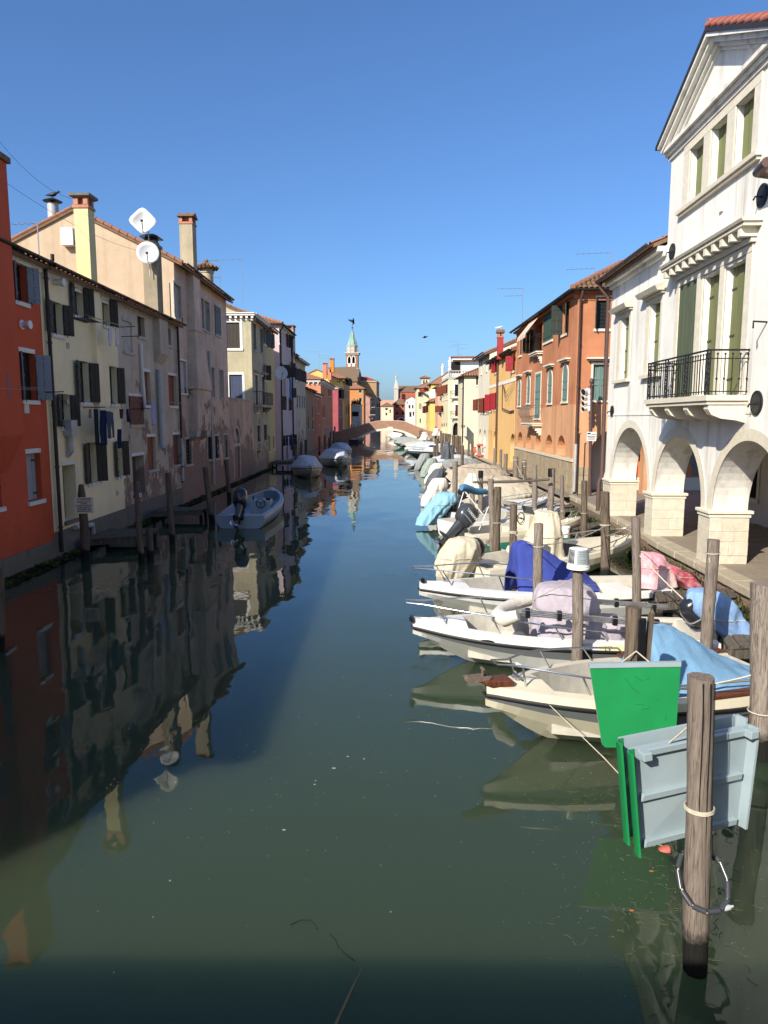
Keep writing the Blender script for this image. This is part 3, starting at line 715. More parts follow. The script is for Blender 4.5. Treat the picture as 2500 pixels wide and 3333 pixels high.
    for w_ in ops[7:10]:
        n=7
        for k in range(1,n): bars.tube([FL.P(w_[0],w_[2]+(w_[3]-w_[2])*k/n,-.06),FL.P(w_[1],w_[2]+(w_[3]-w_[2])*k/n,-.06)],.012,4)
        for k in range(1,4): bars.tube([FL.P(w_[0]+(w_[1]-w_[0])*k/4,w_[2],-.06),FL.P(w_[0]+(w_[1]-w_[0])*k/4,w_[3],-.06)],.012,4)
    struct(bars.build('window_grille',M['iron'],root),'stuff')
    m=MB(); a,b=18.0,19.6
    def ring(z,a,b,o): return [FL.P(a,z,-.02),FL.P(b,z,-.02),FL.P(b,z,o),FL.P(a,z,o)]
    m.loft([ring(3.75,17.7,20.5,.45),ring(5.9,17.6,20.5,.5),ring(5.95,17.5,20.6,.58),ring(6.15,17.55,20.55,.55),ring(8.9,18.0,19.5,.40),ring(9.0,17.9,19.6,.46),ring(9.15,18.0,19.5,.40),ring(12.0,18.0,19.4,.36)])
    m.build('chimney_breast',P_pk,root)
    for u in (17.95,20.0):
        mm=MB(); mm.loft([ring(3.2,u-.12,u+.12,.03),ring(3.45,u-.35,u+.35,.4),ring(3.74,u-.42,u+.42,.44)]); mm.build('corbel',M['trim_old'],root)
    stack(root,(-11.66,38.4,0),.68,.68,11.9,14.35,P_tc,'tiles')
    c=MB(); c.lathe((-12.35,44.2,0),[(.38,12.0),(.38,13.05),(.43,13.08),(.43,13.14),(.34,13.16),(.34,13.3),(.5,13.32)],16); k=c.build('chimney',P_tc,root,smooth=40)
    c=MB(); c.lathe((-12.35,44.2,13.3),[(.5,0),(.66,.05),(.2,.3),(.1,.36),(.08,.42),(.13,.48),(.09,.58),(.01,.6)],16)
    for i in range(16):
        t=2*math.pi*i/16; q=Vector((-12.35,44.2,13.36)); c.tube([q+Vector((.7*math.cos(t),.7*math.sin(t),0)),q+Vector((.16*math.cos(t),.16*math.sin(t),.3))],[.1,.05],6)
    c.build('chimney_cap',M['tile_old'],k,smooth=60)
    MB().tube([FL.P(22.1,8.3,.1),FL.P(22.1,5.7,.1),FL.P(22.2,.5,.12)],.075,8).build('downpipe',M['pipe_grey'],root,smooth=50)
    # terrace wall with blocked arched door
    root=empty('terrace_house',FL.P(27.36,0)); tag(root,'low pink terrace block with a walled-up arched doorway on the canal','house')
    u0,u1,z0,z1=FL.rect(A4(866,808),A4(928,1360)); rr=(u1-u0)/2
    mb=MB(); wall(mb,FL,27.36,35.95,-.4,5.72,[hole(u0,u1,.25,z1,rise=rr,depth=.1)]); mb.quad(FL.P(27.36,5.72),FL.P(35.95,5.72),FL.P(35.95,5.72,-7),FL.P(27.36,5.72,-7))
    mb.build('wall',P_te,root)
    fbox(MB(),FL,u0,u1,.25,z1,-.16,-.09).build('blocked_door',P_te,root)
    f=MB(); pi=arc_pts(u0,u1,z1-rr,rr); pe=arc_pts(u0-.22,u1+.22,z1-rr,rr+.22)
    for k in range(14): f.hexa([FL.P(*pi[k],-.02),FL.P(*pi[k+1],-.02),FL.P(*pi[k+1],.04),FL.P(*pi[k],.04),FL.P(*pe[k],-.02),FL.P(*pe[k+1],-.02),FL.P(*pe[k+1],.04),FL.P(*pe[k],.04)])
    for a,b in ((u0-.22,u0),(u1,u1+.22)): fbox(f,FL,a,b,.25,z1-rr,-.02,.04)
    zi=FL.px(A4(895,990))[1]; fbox(f,FL,u0-.1,u1+.1,zi-.1,zi+.12,-.1,.045)
    f.build('door_frame',M['trim_old'],root)
    fbox(MB(),FL,27.36,35.95,5.72,5.80,-.3,.06).build('coping',M['trim_old'],root)
    # grey-green house with white cornice
    FRw=M['trim']
    root,G=build_house('grey_green_house','grey-green house with white dentil cornice, balcony and white framed front windows',FL,35.96,42.9,12.15,7.5,P_gg,
     [(A3,(1077,1345),(1105,1625),dict(fill='shut',shut='#3f4246',frame=M['trim_old'],hood=(M['trim_old'],.2))),(A3,(1150,1400),(1178,1655),dict(fill='shut',shut='#3f4246',frame=M['trim_old'],hood=(M['trim_old'],.2))),
      (A4,(1097,235),(1128,640),dict(fill='shut',shut='#4b4d4d',frame=M['trim'],hood=(M['trim_old'],.3))),(A4,(1172,255),(1202,640),dict(fill='shut',shut='#4b4d4d',frame=M['trim'],hood=(M['trim_old'],.3))),
      (A4,(1120,778),(1152,955),dict(fill='glass',frame=M['trim_old'])),(A4,(1190,770),(1224,942),dict(fill='glass',frame=M['trim_old']))],
     [(A3,(782,1325),(932,1605),dict(fill='shut',shut='#3a332f',frame=FRw,fw=.2,depth=.12)),(A4,(818,230),(960,490),dict(fill='shut',shut='#3c4560',frame=FRw,fw=.18,depth=.12))],
     roof='gable',rise=1.7,eave=.4,tilem=M['tile_old'],gut=False)
    dentils(root,FL,35.9,42.9,12.0,M['trim'],.2,.5,.32)
    GG=Fac(FL.P(35.96,0),-FL.n,-FL.d); dentils(root,GG,-.35,3.4,12.0,M['trim'],.2,.38,.3)
    balcony(root,FL,36.2,41.6,5.45,6.5,.75,M['trim_old'],M['iron'],bars=26)
    # narrow ochre house
    root,G=build_house('ochre_house','narrow ochre house squeezed between the grey-green and the lilac house',FL,42.95,47.0,12.3,7,P_yn,
     [(A3,(1190,1400),(1203,1560),dict(fill='dark',minw=.9,shut='#5a6266',angs=(15,60),sill=M['trim'])),(A3,(1236,1440),(1250,1600),dict(fill='dark',minw=.9,shut='#5a6266',angs=(15,60),sill=M['trim'])),
      (A4,(1195,125),(1210,290),dict(fill='dark',minw=.9,shut='#4a3a34',angs=(15,60),sill=M['trim'])),(A4,(1245,890),(1256,1060),dict(fill='dark',minw=.8,sill=M['trim'])),(A4,(1290,895),(1306,1030),dict(fill='dark',minw=.8,sill=M['trim']))],
     rise=1.5,eave=.45,tilem=M['tile'],lod=1)
    # lilac pink house
    root,G=build_house('lilac_house','tall lilac-pink house with a dark gutter and washing at a window',FL,50.4,59.4,13.45,9,P_li,
     [(A3,(1355,1400),(1376,1560),dict(fill='glass',minw=.9,frame=M['trim'])),(A3,(1438,1455),(1452,1595),dict(fill='dark',minw=.9,shut='#35302c',angs=(15,60),sill=M['trim'])),
      (A4,(1375,115),(1398,265),dict(fill='dark',minw=1.0,shut='#35302c',angs=(15,60),sill=M['trim'])),(A4,(1452,142),(1472,258),dict(fill='dark',minw=1.0,shut='#35302c',angs=(15,60),sill=M['trim'])),
      (A4,(1388,462),(1404,615),dict(fill='dark',minw=1.0,shut='#35302c',angs=(15,20),sill=M['trim'])),(A4,(1466,475),(1480,620),dict(fill='dark',minw=1.0,shut='#35302c',angs=(15,20),sill=M['trim'])),
      (A4,(1405,885),(1425,1000),dict(fill='dark',minw=1.0,shut='#24262a',angs=(15,60),sill=M['trim'])),(A4,(1482,875),(1496,1040),dict(fill='dark',minw=1.0,shut='#24262a',angs=(15,60),sill=M['trim']))],
     roof='hip',rise=1.9,eave=.45,tilem=M['tile'],lod=1,rows=1)
    cornice(root,FL,50.5,59.4,13.05,M['trim'],.3,.3)
    downpipe(root,FL,50.7,.3,13.3,.12,.08); downpipe(root,FL,59.2,.3,13.3,.12,.08)
def balcony(root,F,u0,u1,z,zr,out,mslab,miron,bars=20,brackets=2,slab=.16,belly=0):
    b=MB(); fbox(b,F,u0,u1,z-slab,z-slab*.45,-.02,out-.06); fbox(b,F,u0-.05,u1+.05,z-slab*.43,z,-.02,out); B=b.build('balcony',mslab,root)
    k=MB(); n=brackets
    for i in range(n):
        u=u0+.25+(u1-u0-.5)*i/max(n-1,1)
        for q in range(4): fbox(k,F,u-.09,u+.09,z-slab-.13*(q+1),z-slab-.13*q-.002,-.02,(out-.15)*(1-q/4.2))
    if n: k.build('balcony_bracket',mslab,B)
    r=MB(); o=out-.06; path=[F.P(u0+.02,0,0),F.P(u0+.02,0,o),F.P(u1-.02,0,o),F.P(u1-.02,0,0)]
    for zz,rr in ((zr,.022),(zr-.13,.012),(z+.08,.014)): r.tube([p+Vector((0,0,zz)) for p in path],rr,5)
    def bar(p,nn):
        if belly:
            pts=[]
            for q in range(9): 
                t=q/8; off=belly*math.sin(math.pi*min(1,(1-t)*1.25))*(1 if t<.85 else .6); pts.append(p+nn*off+Vector((0,0,z+.06+(zr-z-.06)*t)))
            r.tube(pts,.013,4)
        else: r.tube([p+Vector((0,0,z+.05)),p+Vector((0,0,zr))],.011,4)
    for i in range(bars+1): bar(F.P(u0+.02+(u1-u0-.04)*i/bars,0,o),F.n)
    m=max(2,int(out/((u1-u0)/bars)))
    for i in range(1,m):
        for u in (u0+.02,u1-.02): bar(F.P(u,0,o*i/m),F.d*(-1 if u<(u0+u1)/2 else 1)*(1 if belly else 0))
    r.build('balcony_railing',miron,B)
    return B
P_yc=plaster('yellow chimney render','#cfc392','#8f8763',.5,soft=.08,zdirt=.1)
P_chg=plaster('grey stained chimney','#9c9078','#5a5246',.9,zdirt=.1,soft=.2)
P_tc=plaster('tall chimney render','#b3a58b','#6f6656',.9,zdirt=.1,soft=.2)
left_row()
# ------------------------------------------------------------------ right bank
FW=Fac((7.25,0),(0,1),(-1,0))
KY=33.9
FR=Fac((7.6,KY),(-.03,1),(-1,-.03))
P_wh=plaster('white lime render','#e6e3da','#948d82',.75,soft=.08,zdirt=.6,streak=1.2)
P_in=plaster('inner white render','#cfcac0','#8f887c',.4,soft=.06)
P_oc=plaster('orange salmon render','#b97c5a','#7d5444',.7,soft=.16,streak=.9,lower=(5.05,'#cb9a74'))
P_yo=plaster('yellow orange render','#d9b074','#a87e50',.25,soft=.06)
P_cr=plaster('cream white render','#d8d0bc','#8f8570',.45,soft=.08)
P_cp=plaster('pale cream render','#d5cbae','#8f8768',.35,soft=.06)
P_bal=plaster('light cream render','#d9cfa9','#958a66',.3,soft=.06)
P_pe=plaster('peach render','#d7a98a','#8f6b58',.4)
P_y2=plaster('strong yellow render','#d9bb6c','#9b804c',.3,soft=.08)
P_stub=plaster('patched orange render','#c4764f','#7c7468',.9,peel=.0,soft=.1)
def white_house():
    root=empty('white_house',FW.P(15.4,0)); tag(root,'white gabled house over a three-arched arcade with green shutters and an iron balcony','house')
    OL='#5f6547'; up=[]; main=[]
    for a,b in (((800,1190),(945,1735)),((1010,985),(1150,1588)),((1215,790),(1392,1420))): up.append(FW.rect(B2(*a),B2(*b)))
    upw=[(19.05,19.95,9.93,11.33),(17.72,18.62,9.93,11.33),(16.4,17.3,9.93,11.33)]
    mnw=[(18.98,20.2,4.92,7.9),(17.62,18.62,4.92,7.86),(16.3,17.35,4.92,7.84)]
    wing=[(24.66,25.62,5.72,7.82),(21.65,22.6,5.72,7.84)]
    hs=[hole(a,b,c,d,depth=.22) for a,b,c,d in upw+mnw+wing]
    arches=[(22.1,26.05),(18.0,21.5),(13.9,17.4),(9.6,13.1)]
    for a,b in arches: r=min((b-a)/2,1.92); hs.append(hole(a,b,.86,2.18+r,rise=r,depth=.86,n=28))
    mb=MB(); wall(mb,FW,15.4,21.4,.3,11.75,[h for h in hs if h['u0']<21.4 and h['u1']>15.4] if False else [])
    mb=MB()
    low=[h for h in hs if h['z0']<1]; 
    wall(mb,FW,8.9,26.95,.3,4.6,low,.86)
    wall(mb,FW,12.6,21.4,4.6,11.75,[h for h in hs if h['z0']>1 and 15.4<h['u0']<21.4],.22)
    wall(mb,FW,21.4,26.95,4.6,9.3,[h for h in hs if h['z0']>1 and h['u0']>21.4],.22)
    mb.poly([FW.P(15.4,11.75),FW.P(21.4,11.75),FW.P(18.4,13.15)])
    N=Fac((7.25,26.95),(1,0),(0,1)); wall(mb,N,0,.86,.3,4.3); wall(mb,N,0,6,4.3,9.3)
    S_=Fac((7.25,21.4),(1,0),(0,1)); wall(mb,S_,0,6,9.2,11.75)
    S2=Fac((7.25,12.6),(1,0),(0,-1)); wall(mb,S2,0,6,4.3,11.75)
    I=Fac((8.11,0),(0,1),(1,0)); wall(mb,I,8.9,26.95,.86,4.4,low,.0,reveal=False)
    mb.quad((7.25,8.9,4.35),(11.6,8.9,4.35),(11.6,26.95,4.35),(7.25,26.95,4.35))
    mb.quad((7.25,26.95,9.3),(13.2,26.95,9.3),(13.2,21.4,9.3),(7.25,21.4,9.3))
    mb.quad((13.2,8.9,.3),(13.2,26.95,.3),(13.2,26.95,11.7),(13.2,8.9,11.7))
    mb.build('wall',P_wh,root)
    # lower neighbour part towards the viewer, out of frame: closes the arcade end
    iw=MB(); G=Fac((11.6,0),(0,1),(-1,0)); wall(iw,G,8.9,26.95,.5,4.4,[hole(24.3,25.45,1.72,3.36,depth=.12)],.12)
    iw.quad((11.6,26.95,.5),(13.2,26.95,.5),(13.2,26.95,4.4),(11.6,26.95,4.4))
    iw.build('inner_wall',P_in,root)
    W=window(root,G,24.3,25.45,1.72,3.36,fill='dark',frame=M['white_stone'],fw=.16,depth=.12)
    g=MB()
    for k in range(-6,9):
        for s in (1,-1):
            pts=[]
            for q in range(2):
                pass
            u=24.3+k*.2; 
            a=(u,1.72) if s>0 else (u+1.64*.55,1.72); b=(u+1.64*.55,3.36) if s>0 else (u,3.36)
            # clip to the opening
            def cl(p,q):
                (x0,z0),(x1,z1)=p,q; t0,t1=0,1; dx=x1-x0
                if dx:
                    ta,tb=sorted(((24.3-x0)/dx,(25.45-x0)/dx)); t0=max(t0,ta); t1=min(t1,tb)
                return None if t0>=t1 else ((x0+dx*t0,z0+(z1-z0)*t0),(x0+dx*t1,z0+(z1-z0)*t1))
            c=cl(a,b)
            if c: g.tube([G.P(*c[0],-.07),G.P(*c[1],-.07)],.011,4)
    struct(g.build('lattice_grille',M['iron'],W),'stuff')
    # upper windows with closed olive shutters in deep stone frames
    for a,b,c,d in upw: window(root,FW,a,b,c,d,fill='shut',shut='#757a50',depth=.2,straps=2)
    f=MB()
    for a,b in ((19.95,20.35),(18.62,19.05),(17.3,17.72),(16.1,16.4)): fbox(f,FW,a,b,9.93,11.33,-.01,.035)
    fbox(f,FW,16.1,20.35,11.33,11.52,-.01,.04)
    f.build('window_surround',M['white_stone'],root)
    f=MB(); fbox(f,FW,15.95,20.5,9.83,9.93,-.01,.14); fbox(f,FW,16.0,20.45,9.76,9.825,-.01,.09); f.build('sill',M['white_stone'],root)
    # tall balcony doors
    window(root,FW,*mnw[0],fill='shut',shut='#565f48',depth=.02)
    for a,b,c,d in mnw[1:]: window(root,FW,a,b,c,d,fill='shut',shut='#6c7049',depth=.2,straps=3)
    f=MB()
    for a,b in ((20.2,20.42),(18.62,18.98),(17.35,17.62),(16.02,16.3)): fbox(f,FW,a,b,4.9,7.92,-.01,.04)
    fbox(f,FW,16.02,20.42,7.92,8.08,-.01,.05)
    f.build('door_surround',M['white_stone'],root)
    h=MB(); fbox(h,FW,15.95,20.5,8.1,8.2,-.01,.12); fbox(h,FW,15.75,20.7,8.38,8.46,-.01,.38); 
    h.hexa([FW.P(15.7,8.463,-.01),FW.P(20.75,8.463,-.01),FW.P(20.75,8.463,.42),FW.P(15.7,8.463,.42),FW.P(15.7,8.62,-.01),FW.P(20.75,8.62,-.01),FW.P(20.75,8.52,.45),FW.P(15.7,8.52,.45)])
    hm=h.build('door_cornice',M['white_stone'],root)
    for k in range(11):
        u=15.98+4.5*k/10; fbox(MB(),FW,u-.07,u+.07,8.2,8.378,-.01,.36).build('dentil',M['white_stone'],hm)
    # wing windows with hoods
    for a,b,c,d in wing:
        W=window(root,FW,a,b,c,d,fill='shut',shut='#757a50',depth=.2,straps=3)
        f=MB(); fbox(f,FW,a-.2,a,c,d,-.01,.03); fbox(f,FW,b,b+.35,c,d,-.01,.03); fbox(f,FW,a-.2,b+.35,d,d+.14,-.01,.034); f.build('window_frame',M['white_stone'],W)
        f=MB(); fbox(f,FW,a-.28,b+.43,d+.14,d+.2,-.01,.12)
        f.hexa([FW.P(a-.34,d+.203,-.01),FW.P(b+.5,d+.203,-.01),FW.P(b+.5,d+.203,.26),FW.P(a-.34,d+.203,.26),FW.P(a-.38,d+.46,-.01),FW.P(b+.54,d+.46,-.01),FW.P(b+.54,d+.33,.34),FW.P(a-.38,d+.33,.34)]); f.build('hood_mould',M['white_stone'],W)
        f=MB(); fbox(f,FW,a-.3,b+.45,c-.1,c,-.01,.14); f.build('sill',M['white_stone'],W)
    # plain string mouldings round the arches and a belt
    fbox(MB(),FW,15.4,26.95,4.5,4.56,-.01,.02).build('string_course',P_wh,root)
    for a,b in arches[:3]:
        r=min((b-a)/2,1.92); pi=arc_pts(a,b,2.18,r,28); pe=arc_pts(a-.26,b+.26,2.18,r+.26,28); f=MB()
        for k in range(28): f.hexa([FW.P(*pi[k],-.02),FW.P(*pi[k+1],-.02),FW.P(*pi[k+1],.018),FW.P(*pi[k],.018),FW.P(*pe[k],-.02),FW.P(*pe[k+1],-.02),FW.P(*pe[k+1],.018),FW.P(*pe[k],.018)])
        f.build('arch_ring',M['white_stone'],root)
    # pillars: plinths of separate stone blocks below a capital band
    random.seed(5)
    for y0,y1 in ((26.05,26.95),(21.5,22.1),(17.4,18.0),(13.1,13.9)):
        p=MB(); 
        p.box2((7.25-.07,y0-.07,2.03),(8.11+.07,y1+.07,2.12)); p.box2((7.25-.11,y0-.11,2.122),(8.11+.11,y1+.11,2.2))
        P=p.build('pillar',M['white_stone'],root,bevel=.012)
        z=.88; rows=[.22,.34,.25,.336]
        for i,hh in enumerate(rows):
            split=[.30,.68,.5,.62][(i+int(y0))%4]; xs=[7.21,7.25+.9*split,8.15]
            for j in range(2):
                e=random.uniform(0,.018)
                MB().box2((xs[j]+.0015,y0-.045-e,z+.0015),(xs[j+1]-.0015,y1+.045+e,z+hh-.0015)).build('stone_block',M['block'],P,bevel=.009)
            z+=hh
    # balcony
    B=MB(); u0,u1,o=15.9,19.95,.9
    fbox(B,FW,u0,u1,4.70,4.78,-.01,o-.04); fbox(B,FW,u0-.05,u1+.05,4.783,4.9,-.01,o)
    b=B.build('balcony',M['white_stone'],root)
    for u in (16.05,17.25,18.5,19.7):
        k=MB(); prof=[(0,4.695),(o-.08,4.695),(o-.08,4.6),(o-.16,4.48),(o-.36,4.40),(.2,4.36),(0,4.3)]
        L0=[FW.P(u-.12,z,x-.01) for x,z in prof]; L1=[FW.P(u+.12,z,x-.01) for x,z in prof]
        k.loft([L0,L1]); k.build('balcony_bracket',M['white_stone'],b)
    r=MB(); path=[FW.P(u0+.03,0,0),FW.P(u0+.03,0,o-.05),FW.P(u1-.03,0,o-.05),FW.P(u1-.03,0,0)]
    for zz,rr in ((5.86,.024),(5.68,.014),(4.98,.014)): r.tube([p+Vector((0,0,zz)) for p in path],rr,6)
    rail=r.build('balcony_railing',M['iron'],b)
    bars=MB(); pan=MB()
    def bar(p,knob): 
        bars.tube([p+Vector((0,0,4.92)),p+Vector((0,0,5.78))],.011,5); bars.tube([p+Vector((0,0,5.76)),p+Vector((0,0,5.80))],.022,5)
        if knob: bars.tube([p+Vector((0,0,5.22)),p+Vector((0,0,5.25)),p+Vector((0,0,5.28))],[.012,.028,.012],6)
    n=27
    for i in range(n+1): bar(FW.P(u0+.05+(u1-u0-.1)*i/n,0,o-.05),False)
    for uu in (u0+.03,u1-.03):
        for i in range(6): bar(FW.P(uu,0,.03+(o-.1)*i/5),True)
    for uu in (15.95,17.2,18.5,19.8):
        for s in (-.09,.09): pan.tube([FW.P(uu+s,4.9,o-.05),FW.P(uu+s,5.86,o-.05)],.018,5)
        for k in range(7):
            z=5.0+k*.11; t=[FW.P(uu+.07*math.sin(a)*(1 if k%2 else -1),z+.055*(1-math.cos(a))*.5+.03*math.sin(2*a),o-.045) for a in [2*math.pi*q/8 for q in range(9)]]; pan.tube(t,.012,4)
    struct(bars.build('railing_bars',M['iron'],b),'stuff'); struct(pan.build('scroll_panels',M['iron'],b),'stuff')
    # pediment, cornices
    def rake(u_a,z_a,u_b,z_b,t0,t1,o0,o1,mb):
        mb.hexa([FW.P(u_a,z_a+t0,o0),FW.P(u_b,z_b+t0,o0),FW.P(u_b,z_b+t0,o1),FW.P(u_a,z_a+t0,o1),FW.P(u_a,z_a+t1,o0),FW.P(u_b,z_b+t1,o0),FW.P(u_b,z_b+t1,o1),FW.P(u_a,z_a+t1,o1)])
    m=MB()
    for ua in (21.55,15.25):
        for t0,t1,oo in ((-.30,-.22,.06),(-.215,-.12,.14),(-.115,0,.26),(.003,.10,.36)): rake(ua,11.88,18.4,13.3,t0,t1,-.02,oo,m)
    m.build('pediment_moulding',P_wh,root)
    m=MB()
    for a,b,oo in ((11.56,11.66,.06),(11.665,11.76,.13),(11.765,11.86,.22)): fbox(m,FW,15.3,21.5,a,b,-.02,oo)
    m.build('cornice',P_wh,root)
    m=MB(); Lx=math.hypot(3.25,1.5)
    for ua in (21.65,15.15): m.hexa([Vector((6.86,ua,11.9)),Vector((6.86,18.4,13.41)),Vector((13.3,18.4,13.41)),Vector((13.3,ua,11.9)),Vector((6.86,ua,12.0)),Vector((6.86,18.4,13.51)),Vector((13.3,18.4,13.51)),Vector((13.3,ua,12.0))])
    rf=m.build('roof',M['gutter'],root)
    t=MB()
    for ua,n in ((15.2,9),):
        for k in range(9):
            p=Vector((6.95,ua+(18.4-ua)*k/9,12.02+1.5*k/9)); q=Vector((6.95,ua+(18.4-ua)*(k+1.25)/9,12.0+1.5*(k+1.25)/9))
            MB().tube([p+Vector((0,0,.09)),q+Vector((0,0,.05))],[.10,.08],9).build('tile',M['tile_new'],rf,smooth=50)
    for ua in (15.2,21.6): tile_roof(t,Vector((13.2,ua,12.03)),Vector((7.1,ua,12.03)),Vector((0,18.4-ua,1.5)),3.5,tw=.26,rows=1)
    for k in range(14): t.tube([Vector((6.9+.45*k,18.4,13.56)),Vector((6.9+.45*(k+1.1),18.4,13.56))],[.14,.11],8)
    struct(t.build('roof_tiles',M['tile_new'],rf,smooth=50),'stuff')
    # wing roof
    m=MB(); S=4.2; upv=Vector((1,0,.42)); roof_slab(m,FW.P(27.1,9.32,.42),FW.P(21.42,9.32,.42),upv,S,.1); wr=m.build('roof',M['tile_old'],root)
    t=MB(); tile_roof(t,FW.P(27.1,9.35,.42),FW.P(21.42,9.35,.42),upv,S,tw=.25,rows=1); 
    for k in range(10): t.tube([FW.P(27.1,9.42,.42)+upv.normalized()*(.42*k),FW.P(27.1,9.40,.42)+upv.normalized()*(.42*(k+1.1))],[.12,.09],7)
    struct(t.build('roof_tiles',M['tile'],wr,smooth=50),'stuff')
    m=MB(); fbox(m,FW,21.4,27.0,9.0,9.12,-.02,.1); fbox(m,FW,21.4,27.05,9.125,9.26,-.02,.26); m.build('cornice',P_wh,root)
    gutter_run(FW,21.4,27.1,9.34,.5,.1,root=root,mat=M['pipe_brown'])
    p=MB(); p.tube([FW.P(27.02,9.28,.45),FW.P(27.02,9.1,.42),FW.P(27.02,8.75,.12),FW.P(27.02,2.3,.1),FW.P(27.02,2.05,.2),FW.P(27.02,.95,.2)],.075,10); p.build('downpipe',M['pipe_brown'],root,smooth=50)
    for u,z,r in ((20.95,9.0,.22),(15.45,4.72,.26),(15.8,8.97,.24),(26.3,4.66,.2)):
        k=MB(); A=Matrix.Rotation(R(-90),3,'Y'); k.lathe(FW.P(u,z,0),[(r,0),(r,.03),(r*.86,.045),(r*.84,.035),(0,.035)],24,A); k.tube([FW.P(u,z-.02,.03),FW.P(u,z-.02,.16),FW.P(u+.04,z-.08,.17)],.02,6); k.build('anchor_plate',M['iron'],root)
    MB().tube([FW.P(15.35,9.25,.05),FW.P(15.3,9.27,.36),FW.P(14.8,9.3,.42)],.1,10).build('gutter_spout',M['pipe_brown'],root,smooth=50)
    MB().tube([FW.P(15.25,6.35,.0),FW.P(15.2,6.36,.3),FW.P(15.15,6.22,.32)],.02,6).build('wall_bracket',M['iron'],root)
    fbox(MB(),FW,17.72,17.88,9.2,9.5,-.01,.05).build('wall_vent',P_wh,root)
white_house()
def near_neighbours():
    # unseen houses carrying the row on, added to bounce sunlight onto left walls
    for nm,lab,u0,u1,zt,mt in (('cream_neighbour_house','cream house next to the white gabled house, unseen to the right, added for bounce light',1.0,12.5,9.0,P_cr),('pale_neighbour_house','pale house on the right bank beside the near bridge, unseen, added for bounce light',-24,-4.5,10.5,P_wh)):
        root=empty(nm,FW.P(u0,0)); tag(root,lab,'house'); mb=MB(); wn=[hole(u0+1.2+2.6*k,u0+2.1+2.6*k,5.5,7.2,depth=.2) for k in range(int((u1-u0-1)/2.6))]
        wall(mb,FW,u0,u1,4.3,zt,wn,.2); wall(mb,Fac((7.25,u0),(1,0),(0,-1)),0,8,.3,zt); wall(mb,Fac((7.25,u1),(1,0),(0,1)),0,8,4.3,zt); wall(mb,Fac((8.4,0),(0,1),(-1,0)),u0,min(u1,8.8),.3,4.35); mb.quad(FW.P(u0,4.31),FW.P(u1,4.31),FW.P(u1,4.31,-8),FW.P(u0,4.31,-8))
        mb.build('wall',mt,root)
        for h in wn: window(root,FW,h['u0'],h['u1'],h['z0'],h['z1'],fill='shut',shut='#6c7049',depth=.2,lod=1)
        for k in range(int((u1-u0)/4)): 
            y=u0+.4+4*k
            if y<8.5 or u0<0: MB().box2((7.26,y,.3),(8.1,y+.7,4.3)).build('pillar',mt,root)
        roof_gable(root,FW,u0+.2,u1-.2,zt,8,1.8,M['tile'],.2)
near_neighbours()
